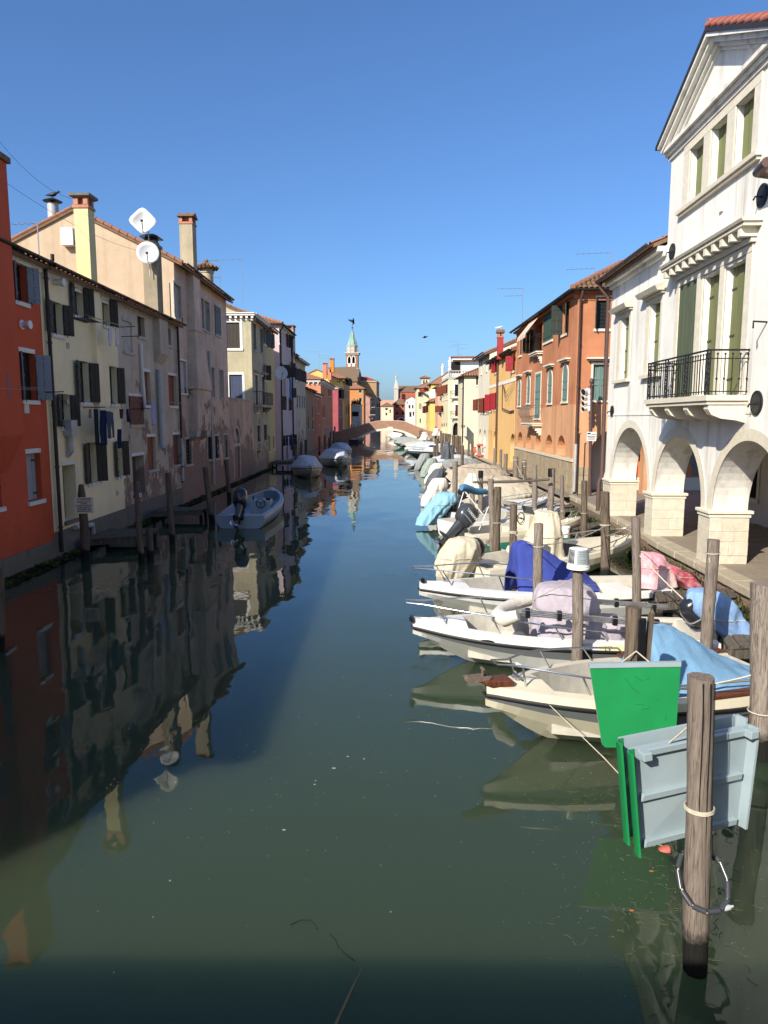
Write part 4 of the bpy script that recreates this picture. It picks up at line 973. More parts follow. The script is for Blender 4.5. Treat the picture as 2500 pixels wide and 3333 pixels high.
def orange_house():
    root=empty('orange_house',FR.P(0,0)); tag(root,'orange three-storey corner house with arched green shutters and pot-bellied iron balcony','house')
    TG='#4a5a4e'; TT='#67807a'
    rc=lambda a,b,o=0:FR.rect(B1(*a),B1(*b),o)
    wins=[(rc((388,915),(410,1125)),dict(fill='shut',shut='#33463a',depth=.1,sill=M['white_stone'])),
      (rc((615,742),(692,995)),dict(fill='proud',shut='#3c5044',sill=M['white_stone'])),
      (rc((778,660),(824,930)),dict(fill='dark',shut='#2b352f',angs=(20,85),sill=M['white_stone'])),
      (rc((548,795),(592,1100)),dict(fill='dark',depth=.2,name='balcony_door')),
      (rc((380,1345),(402,1580)),dict(fill='shut',shut=TT,depth=.03,frame=M['white_stone'],rise=.45,fw=.1,hood=(M['white_stone'],.25))),
      (rc((461,1312),(486,1555)),dict(fill='shut',shut=TT,depth=.03,frame=M['white_stone'],rise=.45,fw=.1,hood=(M['white_stone'],.25))),
      (rc((532,1292),(580,1690)),dict(fill='shut',shut=TT,depth=.04,frame=M['white_stone'],panels=True,name='balcony_door')),
      (rc((648,1262),(684,1555)),dict(fill='shut',shut=TT,depth=.03,frame=M['white_stone'],rise=.5,fw=.1,hood=(M['white_stone'],.25))),
      (rc((780,1215),(826,1540)),dict(fill='shut',shut=TT,depth=.03,frame=M['white_stone'],rise=.5,fw=.1,hood=(M['white_stone'],.25)))]
    U1=FR.px(B1(358,1300))[0]; ZT=10.15; D=6.0
    ops=[(a,b,c,d,o) for (a,b,c,d),o in wins]; hs=holes_of(ops)
    zb=FR.px(B1(610,2000))[1]
    niche=[]
    for a,b in (((370,1812),(422,1950)),((447,1820),(496,1975)),((528,1828),(586,1990)),((620,1838),(691,2010)),((726,1843),(805,2030))):
        u0,u1,z0,z1=rc(a,b); niche.append((u0,u1,z1))
        r=min((u1-u0)/2,1.1); hs.append(hole(u0,u1,zb+.02,z1,rise=r*1.0,depth=.5))
    mb=MB(); wall(mb,FR,0,U1,zb,ZT,hs,.16)
    G=Fac((FR.p.x,KY),(1,0),(0,-1)); gx=lambda a,b:G.rect(B1(*a),B1(*b))
    fw=[(gx((1078,600),(1208,885)),dict(fill='blind',shut='#2f3b36',angs=(70,None),sill=M['white_stone'],lintel=M['white_stone'],depth=.12)),
        (gx((1050,1205),(1190,1530)),dict(fill='shut',shut=TT,panels=True,frame=M['white_stone'],fw=.1,hood=(M['white_stone'],.3)))]
    fops=[(a,b,c,d,o) for (a,b,c,d),o in fw]; fh=holes_of(fops)
    xa=G.px(B1(1022,2000))[0]; xc=xa+1.25; zt=G.px(B1(1160,1855))[1]+.35
    fh.append(hole(xa,xa+2.5,.86,zt,rise=1.25,depth=.5,n=20))
    wall(mb,G,0,3.9,.3,ZT,fh,.14)
    for k in (1,2): pass
    mb.quad(FR.P(U1,.3),FR.P(U1,.3,-D),FR.P(U1,ZT,-D),FR.P(U1,ZT)); mb.quad((FR.p.x+3.9,KY,.3),FR.P(U1,.3,-3.9),FR.P(U1,ZT,-3.9),(FR.p.x+3.9,KY,ZT))
    mb.build('wall',P_oc,root)
    # dark passage behind the street arch
    MB().box2((FR.p.x+xa-.1,KY+1.6,.9),(FR.p.x+xa+2.6,KY+1.7,zt+.2)).build('passage_wall',P_in,root)
    for u0,u1,z1 in niche: fbox(MB(),FR,u0-.02,u1+.02,zb,z1+.02,-.56,-.505).build('niche_back',P_oc,root)
    put_windows(root,FR,ops); put_windows(root,G,fops)
    # stone base: big blocks
    random.seed(8); u=0; i=0
    bs=MB(); fbox(bs,FR,0,U1,-.4,zb-.16,-.3,-.02); bs.build('stone_base',M['concrete'],root)
    B_=fbox(MB(),FR,-.02,U1,zb-.14,zb+.0,-.02,.06).build('base_moulding',M['block'],root)
    z=.1
    for hh in (.5,.55,max(.3,zb-.14-1.15)):
        u=0
        while u<U1-.2:
            w_=min(random.uniform(.9,1.7),U1-u); fbox(MB(),FR,u+.008,u+w_-.008,z+.006,z+hh-.006,-.1,.0+random.uniform(0,.03)).build('stone_block',M['block_old'],root,bevel=.015); u+=w_
        z+=hh
    for x0,x1 in ((0,.75),(.75,xa)):
        z=.86
        for hh in (.42,.46,.4):
            fbox(MB(),G,x0+.006,x1-.006,z+.005,z+hh-.005,-.1,.03).build('stone_block',M['block_old'],root,bevel=.015); z+=hh
    for F,u0,u1 in ((FR,0,U1),(G,0,3.9)):
        zz=FR.px(B1(850,665))[1]; fbox(MB(),F,u0,u1,zz-.05,zz+.05,-.01,.035).build('string_course',P_oc,root)
    cornice(root,FR,-.05,U1,ZT-.3,P_oc,.25,.3); cornice(root,G,-.2,3.9,ZT-.3,P_oc,.25,.3)
    gutter_run(FR,-.4,U1,ZT+.04,.42,.09,root=root); gutter_run(G,-.45,3.9,ZT+.04,.42,.09,root=root)
    # hipped roof with separate tiles on the street side
    e=.36; c0=Vector((FR.p.x-e,KY-e,ZT)); c1=Vector((FR.p.x+4.2,KY-e,ZT)); c2=FR.P(U1,ZT,e)
    rise=1.75; hx=3.1
    r0=Vector((FR.p.x-e+hx,KY-e+hx,ZT+rise)); r1=FR.P(U1,ZT+rise,e-hx)
    m=MB(); m.add([c0,c1,c2,r0,r1,Vector((c1.x,r0.y,ZT+rise))],[(0,1,5,3),(0,3,4,2)]); rf=m.build('roof',M['tile_old'],root)
    up=Vector((0,hx,rise)); S=math.hypot(hx,rise); un=up.normalized(); nn=Vector((0,-rise,hx)).normalized()
    me=None; cnt=0; random.seed(3); w_=.245; n=int((c1.x-c0.x)/w_); rows=9
    for r in range(rows):
        for k in range(n):
            x=c0.x+w_*(k+.5); s0=S*r/rows; 
            if s0>S*((x-c0.x)/hx)-.1: continue
            if cnt>=150: break
            p=Vector((x+random.uniform(-.012,.012),c0.y,ZT+.03))+un*s0
            if me is None:
                b_=MB(); prof=[math.pi*q/6 for q in range(7)]
                ring=lambda d,rr,h:[Vector((-rr*math.cos(a),0,0))+Vector((0,0,0))+un*d+nn*(rr*.8*math.sin(a)+h) for a in prof]
                b_.loft([ring(0,.125,.02),ring(S/rows+.05,.098,-.004)],closed=False); b_.loft([ring(0,.125,.02),ring(0,.105,.012)],closed=False)
                t0=b_.build('tile',M['tile_old'],rf,smooth=60); me=t0.data; t0.location=p-WL[rf.name]+Vector((0,0,0)); 
                off=WL[rf.name].copy()
                for v in me.vertices: v.co+=off
                t0.location=p-off
            else:
                o=bpy.data.objects.new('tile',me); COL.objects.link(o); o.parent=rf; o.location=p-off; WL[o.name]=WL[rf.name]
            cnt+=1
    t=MB(); tile_roof(t,c0+Vector((0,0,.03)),Vector((c2.x,c2.y,ZT+.03)),Vector((hx,0,rise)),S,hx,0,tw=.25,rows=1)
    q=(r0-c0)
    for k in range(12): t.tube([c0+q*(k/12)+Vector((0,0,.1)),c0+q*((k+1.15)/12)+Vector((0,0,.08))],[.15,.11],8)
    struct(t.build('roof_tiles',M['tile'],rf,smooth=50),'stuff')
    # pipe on the corner, orange brown then pale
    x=G.px(B1(915,1300))[0]; zt_=ZT-.05
    downpipe(root,G,x,1.0,zt_+.05,.1,.06,M['pipe_brown'],zsplit=G.px(B1(890,1930))[1],mat2=M['pipe_grey'],swan=.4,kick=-.1)
    # balconies
    u0,u1,z0,z1=rc((445,1600),(590,1740)); zs=FR.px(B1(575,1735))[1]
    balcony(root,FR,u0-.1,u0+3.2,zs,zs+1.0,.6,M['white_stone'],M['rust'],bars=15,brackets=1,belly=.22)
    a,b,c,d=ops[3][:4]; balcony(root,FR,a-.35,b+.35,c+.02,c+.95,.4,M['white_stone'],M['iron'],bars=12,brackets=1)
    # ivory frieze under the balcony door
    leaf(FR,b+1.05,c+.1,d-.4,.6,R(80),1,shm('#2b352f'),root)
    # awning
    aw=MB(); za=d+.25
    for s in range(9):
        ua=a-.4+s*(b-a+1.2)/9; ub=a-.4+(s+1)*(b-a+1.2)/9; aw.cur=s%2
        aw.quad(FR.P(ua,za,.06),FR.P(ub,za,.06),FR.P(ub,za-1.2,1.0),FR.P(ua,za-1.2,1.0)); aw.quad(FR.P(ua,za-1.2,1.0),FR.P(ub,za-1.2,1.0),FR.P(ub,za-1.42,1.02),FR.P(ua,za-1.42,1.02))
    aw.build('awning',[cloth('awning cream','#d9c8b4'),cloth('awning salmon','#c99a84')],root)
    return root
M['rust']=plain('rusty pale iron','#75675d',.7,.2,var=.3,scale=20)
orange_house()
# patched wall behind the arcade
def rear_wall():
    root=empty('rear_house',(10.9,35.9,0)); tag(root,'patched orange and grey house wall seen through the white arcade','house')
    G=Fac((10.6,35.9),(1,0),(0,-1)); mb=MB(); wall(mb,G,0,7,.5,9.0); mb.quad((10.6,35.9,.5),(10.6,45,.5),(10.6,45,9),(10.6,35.9,9)); mb.quad((17.6,35.9,.5),(17.6,45,.5),(17.6,45,9),(17.6,35.9,9)); mb.build('wall',P_stub,root)
    fbox(MB(),G,0,7,.5,1.5,-.02,.04).build('base_course',M['block'],root)
    random.seed(2); p=MB(); zs=[1.6,2.0,2.5,2.9,3.3,3.7,3.9]; left=[3.15+random.uniform(-.15,.15) for _ in zs]
    p.poly([G.P(l,z,.012) for l,z in zip(left,zs)]+[G.P(6.9,3.9,.012),G.P(6.9,1.6,.012)]); p.build('bare_patch',M['concrete'],root)
    roof_gable(root,Fac((10.6,35.9),(0,1),(-1,0)),0,9,9.0,7,1.8,M['tile_old'])
rear_wall()
def right_row():
    RD='#8e1f2a'; BRN='#6d3524'
    kw=dict(sill=M['trim'])
    U=lambda cf,x,y:FR.px(cf(x,y))[0]
    uo=FR.px(B1(356,1300))[0]+.02; uy=U(A6,1636,1300)if False else FR.px(B1(120,1300))[0]
    G0=None
    root,G=build_house('yellow_orange_house','yellow-orange house with crimson shutters and a white string course',FR,uo,uy,9.15,7,P_yo,
      [(B1,(176,1135),(188,1280),dict(fill='dark',minw=.9,shut=RD,angs=(30,30),**kw)),(B1,(332,1122),(352,1265),dict(fill='dark',minw=1.0,shut=RD,angs=(25,60),**kw)),
       (B1,(124,1472),(140,1625),dict(fill='dark',minw=.9,shut=RD,angs=(25,40),**kw)),(B1,(172,1460),(186,1615),dict(fill='dark',minw=.9,shut=RD,angs=(25,40),**kw)),
       (B1,(155,1805),(186,2050),dict(fill='board',fillz=P_yo,rise=.7,depth=.3)),(B1,(306,1828),(350,2090),dict(fill='dark',rise=.9,depth=.5))],
      rise=1.3,eave=.35,tilem=M['tile'],rows=0)
    zb=FR.px(B1(240,1375))[1]; fbox(MB(),FR,uo,uy,zb-.12,zb+.12,-.02,.03).build('string_course',M['trim'],root)
    downpipe(root,FR,FR.px(B1(200,1500))[0],.9,9.2,.12,.07,M['pipe_brown'])
    cq=aty(B1(217,1000),55.0); stack(root,(cq.x,55.0,0),.42,.5,8.8,aty(B1(217,890),55.0).z-.62,plaster('crimson chimney','#a33f3c',amt=.3,zdirt=.1),'tiles')
    cb=MB(); 
    for k in range(3): cb.tube([FR.P(uo+5.4+.06*k,7.0,.03),FR.P(uo+5.4+.06*k,5.0+.1*k,.03),FR.P(uo+2.0,4.75+.08*k,.03),FR.P(uo+.2,4.8+.08*k,.03)],.018,4)
    for k in range(3): cb.tube([FR.P(uo+5.2,6.9,.03),FR.P(uo+2.5,6.2-.3*k,.25),FR.P(uo+.1,6.9-.2*k,.05)],.014,4)
    cb.build('wall_cables',M['black_plastic'],root)
    uc=U(A6,1480,1200)
    root,G=build_house('cream_arcade_house','cream house with brown shutters above three pale arches',FR,uy+.02,uc,10.1,7,P_cr,
      [(A6,(1462,1240),(1480,1398),dict(fill='dark',minw=.9,shut=BRN,angs=(25,35),**kw)),(A6,(1535,1225),(1562,1425),dict(fill='dark',minw=1.2,shut=BRN,angs=(15,20),**kw)),(A6,(1575,1220),(1600,1430),dict(fill='dark',minw=.9,shut=BRN,angs=(15,20),**kw)),
       (A6,(1590,700),(1602,860),dict(fill='glass',minw=.7,**kw)),(A6,(1520,720),(1532,900),dict(fill='glass',minw=.7,**kw)),
       (A6,(1487,1640),(1522,1900),dict(fill='board',fillz=P_cr,rise=1.1,depth=.45,lod=1)),(A6,(1549,1650),(1585,1900),dict(fill='board',fillz=P_cr,rise=1.1,depth=.45,lod=1)),(A6,(1612,1660),(1655,1900),dict(fill='board',fillz=P_cr,rise=1.1,depth=.45,lod=1))],
      rise=1.5,eave=.5,tilem=M['tile'],lod=1)
    cornice(root,FR,uy,uc,9.75,M['trim_old'],.35,.3)
    # plain cream house
    PC=FR.px(A6(1300,1300)); up_=PC[0]; ue=U(A6,1222,1300)
    FR2=Fac(FR.P(up_,0,.12),(-.034,1),(-1,-.034)); L2=ue-up_
    root,G=build_house('plain_cream_house','plain cream house with a hipped tile roof and blue ground-floor niches',FR2,0,L2,9.2,7,P_cp,
      [(A6,(1258,960),(1268,1080),dict(fill='glass',minw=.9,**kw)),(A6,(1274,952),(1284,1075),dict(fill='glass',minw=.9,**kw)),
       (A6,(1247,1592),(1263,1735),dict(fill='board',fillz=M['blue'],rise=.5,depth=.2)),(A6,(1281,1586),(1297,1742),dict(fill='board',fillz=M['blue'],rise=.5,depth=.2))],
      [(A6,(1452,930),(1478,1048),dict(fill='glass',depth=.1,**kw))],roof='hip',rise=1.6,eave=.4,tilem=M['tile'],lod=1,rows=1,base=(1.7,M['block']))
    downpipe(root,FR2,.15,.9,9.2,.1,.07,M['gutter'])
    # balustraded house
    b0=FR2.px(A6(1073,1300))[0]; b1=FR2.px(A6(985,1300))[0]
    root,G=build_house('balustrade_house','pale cream house crowned by a balustrade with white statues',FR2,b0,b1,10.0,8,P_bal,
      [(A6,(990,1065),(1006,1200),dict(fill='dark',minw=1.2,shut=BRN,angs=(20,40),**kw)),(A6,(1024,1055),(1034,1170),dict(fill='dark',minw=1.2,shut=BRN,angs=(20,40),**kw)),(A6,(1054,1045),(1066,1165),dict(fill='dark',minw=1.2,shut=BRN,angs=(20,40),**kw)),
       (A6,(988,1330),(1006,1420),dict(fill='dark',minw=1.6,shut=BRN,angs=(20,40),**kw)),
       (A6,(982,1565),(1000,1690),dict(fill='dark',rise=.8,depth=.3)),(A6,(1010,1560),(1028,1690),dict(fill='dark',rise=.8,depth=.3)),(A6,(1043,1560),(1058,1690),dict(fill='dark',rise=.8,depth=.3))],
      [(A6,(1163,1042),(1218,1200),dict(fill='glass',frame=M['trim'],fw=.2)),(A6,(1170,1318),(1220,1470),dict(fill='shut',shut='#5a2c22',frame=M['trim'],fw=.2)),(A6,(1137,1560),(1222,1730),dict(fill='dark',rise=1.0,depth=.4,frame=M['trim_old'],fw=.25))],
      roof='flat',lod=1)
    for zz in (FR2.px(A6(1070,1245))[1],): fbox(MB(),FR2,b0,b1,zz-.06,zz+.06,-.02,.05).build('string_course',M['trim'],root)
    GB=G
    for F,l,ua in ((FR2,b1-b0,b0),(G,6,0)):
        m=MB(); fbox(m,F,ua,ua+l,10.2,10.3,-.25,.05); fbox(m,F,ua,ua+l,11.05,11.18,-.25,.05); bl=m.build('balustrade',M['trim_old'],root)
        s=MB(); n=int(l/.35)
        for k in range(n+1): s.lathe(F.P(ua+l*k/n,10.3,-.1),[(.07,0),(.1,.25),(.05,.45),(.07,.75)],6)
        struct(s.build('balusters',M['trim_old'],bl),'stuff')
    zb=G.px(A6(1190,1215))[1]; 
    for cf in ((1190,1215),(1195,1485)):
        uu,zz=G.px(A6(*cf)); balcony(root,G,uu-1.0,uu+1.0,zz,zz+.9,.5,M['trim'],M['iron'],bars=12)
    for F,u,z in ((FR2,b1-.3,11.18),(G,.2,11.18)):
        s=MB(); q=F.P(u,z,-.1); s.lathe(q,[(.25,0),(.25,.3),(.16,.32),(.2,.7),(.24,1.1),(.3,1.35),(.12,1.5),(.15,1.62),(.14,1.78),(.03,1.85)],10)
        st=s.build('statue',M['white_paint'],origin=q,smooth=60); tag(st,'small white statue on the canal corner of the balustrade' if u>1 else 'small white statue at the street end of the balustrade','statue','rooftop statues')
    root2=empty('roof_loggia',GB.P(1.5,10)); tag(root2,'white rooftop loggia with red tiled canopy above the balustrade house','house')
    p0=GB.P(1.0,10.1,-5); m=MB(); m.box(p0+Vector((2.6,0,1.6)),(5.5,3,3.2)); m.build('wall',M['white_paint'],root2)
    m=MB(); m.box(p0+Vector((.2,-1.55,1.75)),(1.7,.1,1.6)); m.build('opening',M['dark'],root2)
    m=MB(); m.box(p0+Vector((2.3,-.1,3.28)),(5.2,3.3,.15)); m.box(p0+Vector((2.6,-1.9,2.75)),(5.4,.9,.1)); m.build('roof',M['tile'],root2)
    return FR2,b1
M['blue']=plain('pale blue niche paint','#7fa6bf',.8,var=.1)
FR2,UB=right_row()
# ------------------------------------------------------------------ houses further along, church, tower, bridge
def far_side():
    kw=dict(sill=M['trim']); UL=lambda x,y=1200:FL.px(A5(x,y))[0]
    w=lambda a,b,c,d,**k:(A5,(a,b),(c,d),dict(fill='dark',minw=1.0,lod=1,**kw)|k)
    root,G=build_house('dark_pink_house','narrow shadowed pink house with a tall chimney after the lilac house',FL,59.5,62.5,11.5,8,P_li,
      [w(192,745,205,880,shut='#3a302c',angs=(15,40)),w(205,1085,215,1220,shut='#3a302c',angs=(15,40))],rise=1.2,tilem=M['tile'],lod=1)
    stack(root,(-13.3,79.9,0),.9,1.3,11.2,14.0,P_pk,'slab')
    u1=UL(392)
    GS2='#2f2823'
    root,G=build_house('grey_shutter_house','grey house with a row of dark shutters along its top floor',FL,62.55,u1,11.3,8,P_gr,
      [w(258,820,280,985,shut=GS2,angs=(12,25)),w(298,835,307,1000,shut=GS2,angs=(12,25)),w(323,845,331,1005,shut=GS2,angs=(12,25)),w(341,850,349,1010,shut=GS2,angs=(12,25)),w(360,860,370,1015,shut=GS2,angs=(12,25)),
       w(277,1190,288,1345,fill='glass',frame=M['trim_old']),w(308,1195,318,1350,fill='glass',frame=M['trim_old']),w(343,1200,351,1355,fill='glass',frame=M['trim_old']),w(373,1205,381,1360,fill='glass',frame=M['trim_old'])],rise=1.6,eave=.5,tilem=M['tile'],lod=1)
    cornice(root,FL,62.6,u1,10.8,P_gr,.3,.4)
    u2=UL(505)
    build_house('brown_house','low brown house with bare brick patches next to the grey shutter house',FL,u1+.02,u2,8.3,8,plaster('brown render','#a08069','#5f4c40',.9,peel=.9,peelz=3),
      [w(428,1480,436,1650),w(484,1345,492,1500,fill='glass'),w(484,1530,492,1650,fill='glass')],rise=1.2,tilem=M['tile_old'],lod=1)
    u3=UL(598)
    root,G=build_house('red_orange_house','small red-orange house with a white parapet cornice',FL,u2+.02,u3,8.1,8,plaster('red orange render','#bd6e52','#7b4a3a',.4),
      [w(555,1245,568,1430,frame=M['trim'],fw=.15),w(575,1600,584,1740,frame=M['trim'],fw=.15)],rise=1.0,tilem=M['tile'],lod=1)
    fbox(MB(),FL,u2,u3,7.7,8.15,-.02,.25).build('cornice',M['trim'],root)
    ua=UL(660); ub=UL(757)
    root,G=build_house('salmon_house','salmon house with long white dentil cornice and hipped tile roof',FL,u3+.02,ub,10.5,12,plaster('salmon render','#c98566','#84564a',.35),
      [w(a,1020,a+12,1200,fill='glass',lod=1) for a in (700,725)]+[w(a,1320,a+8,1490,fill='glass') for a in (615,632,650)]+[w(a,1620,a+9,1780,fill='glass',frame=M['trim']) for a in (640,672,704,735)],
      roof='hip',rise=2.2,eave=.5,tilem=M['tile'],lod=1,tw=.5)
    dentils(root,FL,u3,ub,9.85,M['trim'],.25,.7,.4); dentils(root,G,0,9,9.85,M['trim'],.25,.7,.4)
    uc=UL(832); ud=UL(892)
    P_cm=plaster('crimson render','#a3565a','#6e3d42',.3)
    root,G=build_house('crimson_house','crimson house with white cornice at the left end of the brick bridge',FL,uc,ud,11.0,9,P_cm,
      [w(848,1115,858,1230,shut='#4a2a2a',angs=(20,30)),w(868,1120,876,1235,shut='#4a2a2a',angs=(20,30)),w(845,1365,852,1480,fill='glass',frame=M['trim']),w(862,1365,870,1480,fill='glass',frame=M['trim'])],
      [(A5,(775,1610),(800,1690),dict(fill='dark',lod=1))],rise=1.5,eave=.45,tilem=M['tile'],lod=1)
    cornice(root,FL,uc,ud,10.5,M['trim'],.4,.4); cornice(root,G,0,6,10.5,M['trim'],.4,.4)
    ue=UL(915); uf=UL(990)
    P_yc2=plaster('light yellow gable','#d9b970','#8f7a4c',.3)
    root,G=build_house('yellow_gable_house','pale yellow gabled house with three tall pink and orange chimneys',FL,ud+.05,ue,13.2,12,P_yc2,
      [w(905,1120,910,1300,fill='glass')],[(A5,(815,955),(830,1010),dict(fill='dark',lod=1)),(A5,(845,965),(860,1025),dict(fill='dark',lod=1))],rise=2.6,tilem=M['tile'],lod=1,eave=.5)
    pc=plaster('pink chimney render','#c77f62',amt=.3,zdirt=.1); oc=plaster('orange chimney render','#c9803f',amt=.3,zdirt=.1)
    for (x0,yt,x1,yb),mt,cp in (((622,750,680,960),pc,'slab'),((692,810,742,985),pc,'slab'),((716,688,776,880),oc,'slab')):
        q=aty(A5((x0+x1)/2,yt),168); q2=aty(A5(x1,yt),168); q1=aty(A5(x0,yt),168); zb=aty(A5(x0,yb),168).z
        stack(root,(q.x,168.5,0),(q2.x-q1.x)*.9,1.6,zb,q.z-.5,mt,cp,capmat=mt)
    root,G=build_house('ochre_tall_house','tall ochre house beside the yellow gabled house',FL,ue+.02,uf,14.2,9,plaster('ochre orange','#c4935f','#856445',.3),
      [w(935,950,945,1050,shut='#38423a',angs=(20,40)),w(962,970,970,1060,shut='#38423a',angs=(20,40)),w(935,1130,945,1240,fill='glass',frame=M['trim']),w(962,1130,970,1240,fill='glass',frame=M['trim']),w(940,1330,950,1450,fill='glass'),w(965,1340,973,1450,fill='glass')],roof='hip',rise=2,eave=.5,tilem=M['tile'],lod=1,tw=.5)
    # blocks where the canal bends: faces turned to the viewer
    def block(name,label,y,x0,x1,zt,L_,mat,side=1,wins=(),cwins=(),roof='gable',rise=1.6,tm=None,base=None,cat=None,eave=.5,tw=.5):
        F=Fac((x1 if side>0 else x0,y),(-.02,1),(1,.02)) if side>0 else Fac((x0,y),(-.03,1),(-1,-.03))
        return build_house(name,label,F,0,L_,zt,x1-x0,mat,cwins,wins,roof=roof,rise=rise,tilem=tm or M['tile'],lod=1,eave=eave,tw=tw)+(F,)
    w5=lambda a,b,c,d,**k:(A5,(a,b),(c,d),dict(fill='dark',lod=1,sill=M['trim'],depth=.1)|k)
    w6=lambda a,b,c,d,**k:(A6,(a,b),(c,d),dict(fill='dark',lod=1,sill=M['trim'],depth=.1)|k)
    SG='#9aa07a'
    block('orange_block','orange block with pale shutters facing the viewer behind the bridge',225,-21.5,-14.8,13.55,14,plaster('orange block render','#c58552','#8a6040',.25),1,
      [w5(1115,1118,1148,1155,shut=SG,angs=(10,10)),w5(1117,1225,1150,1275,shut=SG,angs=(10,10))],roof='hip',rise=1.9)
    root=block('white_block','white block with a wide dark window behind the left end of the bridge',198,-16.5,-13.85,8.1,10,plaster('white block','#c9c6be','#8c8a84',.4),1,[w5(1020,1410,1108,1475)],roof='flat')[0]
    hedge=MB(); random.seed(4)
    for k in range(500):
        p=Vector((random.uniform(-16.4,-13.8),198+random.uniform(-.2,1.4),8.3+abs(random.gauss(0,.55)))); a=random.uniform(0,6.3); d=Vector((math.cos(a),math.sin(a),random.uniform(-.6,.6)))*.17; e=Vector((-d.y,d.x,.12))
        hedge.add([p-d,p+e*.6,p+d,p-e*.6],[(0,1,2,3)])
    tag(hedge.build('roof_hedge',plain('dark hedge leaf','#22361c',.8,var=.4),origin=(-15,198,8.1)),'dark green hedge along the roof of the white block','hedge')
    block('dim_pink_house','dusty pink house with awning on the left bank beyond the bridge',250,-20,-14.2,11.5,26,plaster('dusty pink','#b28a7c','#6f5650',.6),1,[w5(1285,1295,1300,1350),w5(1312,1290,1325,1345),w5(1262,1395,1330,1450)],
      roof='gable',rise=1.5)
    block('dim_grey_house','grey house closing the left bank before the far bend',300,-21,-14.1,13.2,60,plaster('dim grey house','#8d8078','#5b504a',.6),1,[w5(1290,1295,1302,1345),w5(1380,1300,1398,1350),w5(1355,1300,1370,1350)],roof='gable',rise=1.4)
    # church and its bell tower
    root=empty('church',(-18.4,300,0)); tag(root,'large brick church with long brown roof behind the orange block','church')
    br=stone('far church brick','#a88a68',1.2,.9,.2,.2); brt=stone('tower brick','#9c6f58',.8,.9,.2,.2)
    m=MB(); m.box2((-33,285,0),(-21.4,320,19)); m.box2((-22.5,300,0),(-14.36,325,19.4)); m.build('wall',br,root)
    r=MB(); r.add([(-34,284.5,18.9),(-21,284.5,18.9),(-21,320,18.9),(-34,320,18.9),(-30.2,300,24.6),(-21.2,300,24.6)],[(0,1,5,4),(1,2,5),(2,3,4,5),(3,0,4)]); r.add([(-21.5,284.4,24.6),(-30.3,284.4,24.3),(-33,284.4,18.8),(-21,284.4,18.8)],[(0,1,2,3)]); r.build('roof',stone('church roof tile','#7d6a58',2,.9,.25,.3),root)
    r=MB(); r.add([(-22.6,299.5,19.9),(-14,299.5,19.9),(-14,326,19.9),(-22.6,326,19.9),(-22.6,308,22.0),(-19.0,308,22.0)],[(0,1,5,4),(1,2,5),(2,3,4,5)]); r.build('apse_roof',stone('church red tile','#a24f36',2,.9,.2,.3),root)
    r=MB(); r.box2((-22.6,299.6,19.4),(-14.2,325,19.9)); rr=r.build('cornice',M['trim_old'],root)
    T=empty('bell_tower',(-26.6,330,0)); tag(T,'brick bell tower with twin arched openings and green copper spire','tower')
    q=lambda x,y:aty(A5(x,y),330)
    z0=0;z1=q(1020,632).z;z2=q(1020,520).z;z3=q(1020,292).z;cx=(q(945,700).x+q(1108,700).x)/2;hw=(q(1100,700).x-q(945,700).x)/2
    F=Fac((cx-hw,330-hw),(1,0),(0,-1)); m=MB()
    zo0=q(1000,765).z; zo1=q(1000,668).z; ho=[]
    for a,b in ((970,1008),(1028,1065)): ho.append(hole(q(a,700).x-(cx-hw),q(b,700).x-(cx-hw),zo0,zo1,rise=1.6,depth=1.0))
    wall(m,F,0,2*hw,z0,z1,ho,1.0); Fr=Fac((cx+hw,330-hw),(0,1),(1,0)); wall(m,Fr,0,2*hw,z0,z1,[hole(1.2,2.7,zo0,zo1,rise=.75,depth=1),hole(hw+.7,hw+2.2,zo0,zo1,rise=.75,depth=1)],1.0)
    m.quad((cx-hw,330+hw,0),(cx+hw,330+hw,0),(cx+hw,330+hw,z1),(cx-hw,330+hw,z1)); m.quad((cx-hw,330-hw,0),(cx-hw,330+hw,0),(cx-hw,330+hw,z1),(cx-hw,330-hw,z1))
    m.build('shaft',brt,T)
    MB().box((cx,330,(zo0+zo1)/2),(2*hw-2.2,2*hw-2.2,zo1-zo0+1)).build('bell_chamber',M['dark'],T)
    for h in ho:
        f=MB(); a,b,c,d=h['u0'],h['u1'],h['z0'],h['z1']; pi=arc_pts(a,b,d-1.6,1.6); pe=arc_pts(a-.3,b+.3,d-1.6,1.9)
        for k in range(14): f.hexa([F.P(*pi[k],-.1),F.P(*pi[k+1],-.1),F.P(*pi[k+1],.1),F.P(*pi[k],.1),F.P(*pe[k],-.1),F.P(*pe[k+1],-.1),F.P(*pe[k+1],.1),F.P(*pe[k],.1)])
        fbox(f,F,a-.3,a,c,d-1.6,-.1,.1); fbox(f,F,b,b+.3,c,d-1.6,-.1,.1); f.build('arch_frame',M['trim'],T)
        bl=MB(); n=6
        for k in range(n): u=a+(b-a)*(k+.5)/n; fbox(bl,F,u-.09,u+.09,c-1.7,c-.15,.0,.12)
        fbox(bl,F,a-.3,b+.3,c-.14,c+.05,.0,.2); fbox(bl,F,a-.3,b+.3,c-1.9,c-1.72,.0,.2); struct(bl.build('balusters',M['trim'],T),'stuff')
    c=MB(); c.box((cx,330,z1+.3),(2*hw+1.6,2*hw+1.6,.35)); c.box((cx,330,z1-.2),(2*hw+1.0,2*hw+1.0,.5)); c.box((cx,330,q(1020,1000).z),(2*hw+.5,2*hw+.5,.4)); c.box((cx,330,zo0-2.2),(2*hw+.4,2*hw+.4,.35)); c.build('cornice',M['trim_old'],T)
    hw2=(q(1090,560).x-q(952,560).x)/2; m=MB(); A=R(22.5)
    oct_=lambda r,z:[(cx+r*math.cos(A+k*math.pi/4),330+r*math.sin(A+k*math.pi/4),z) for k in range(8)]
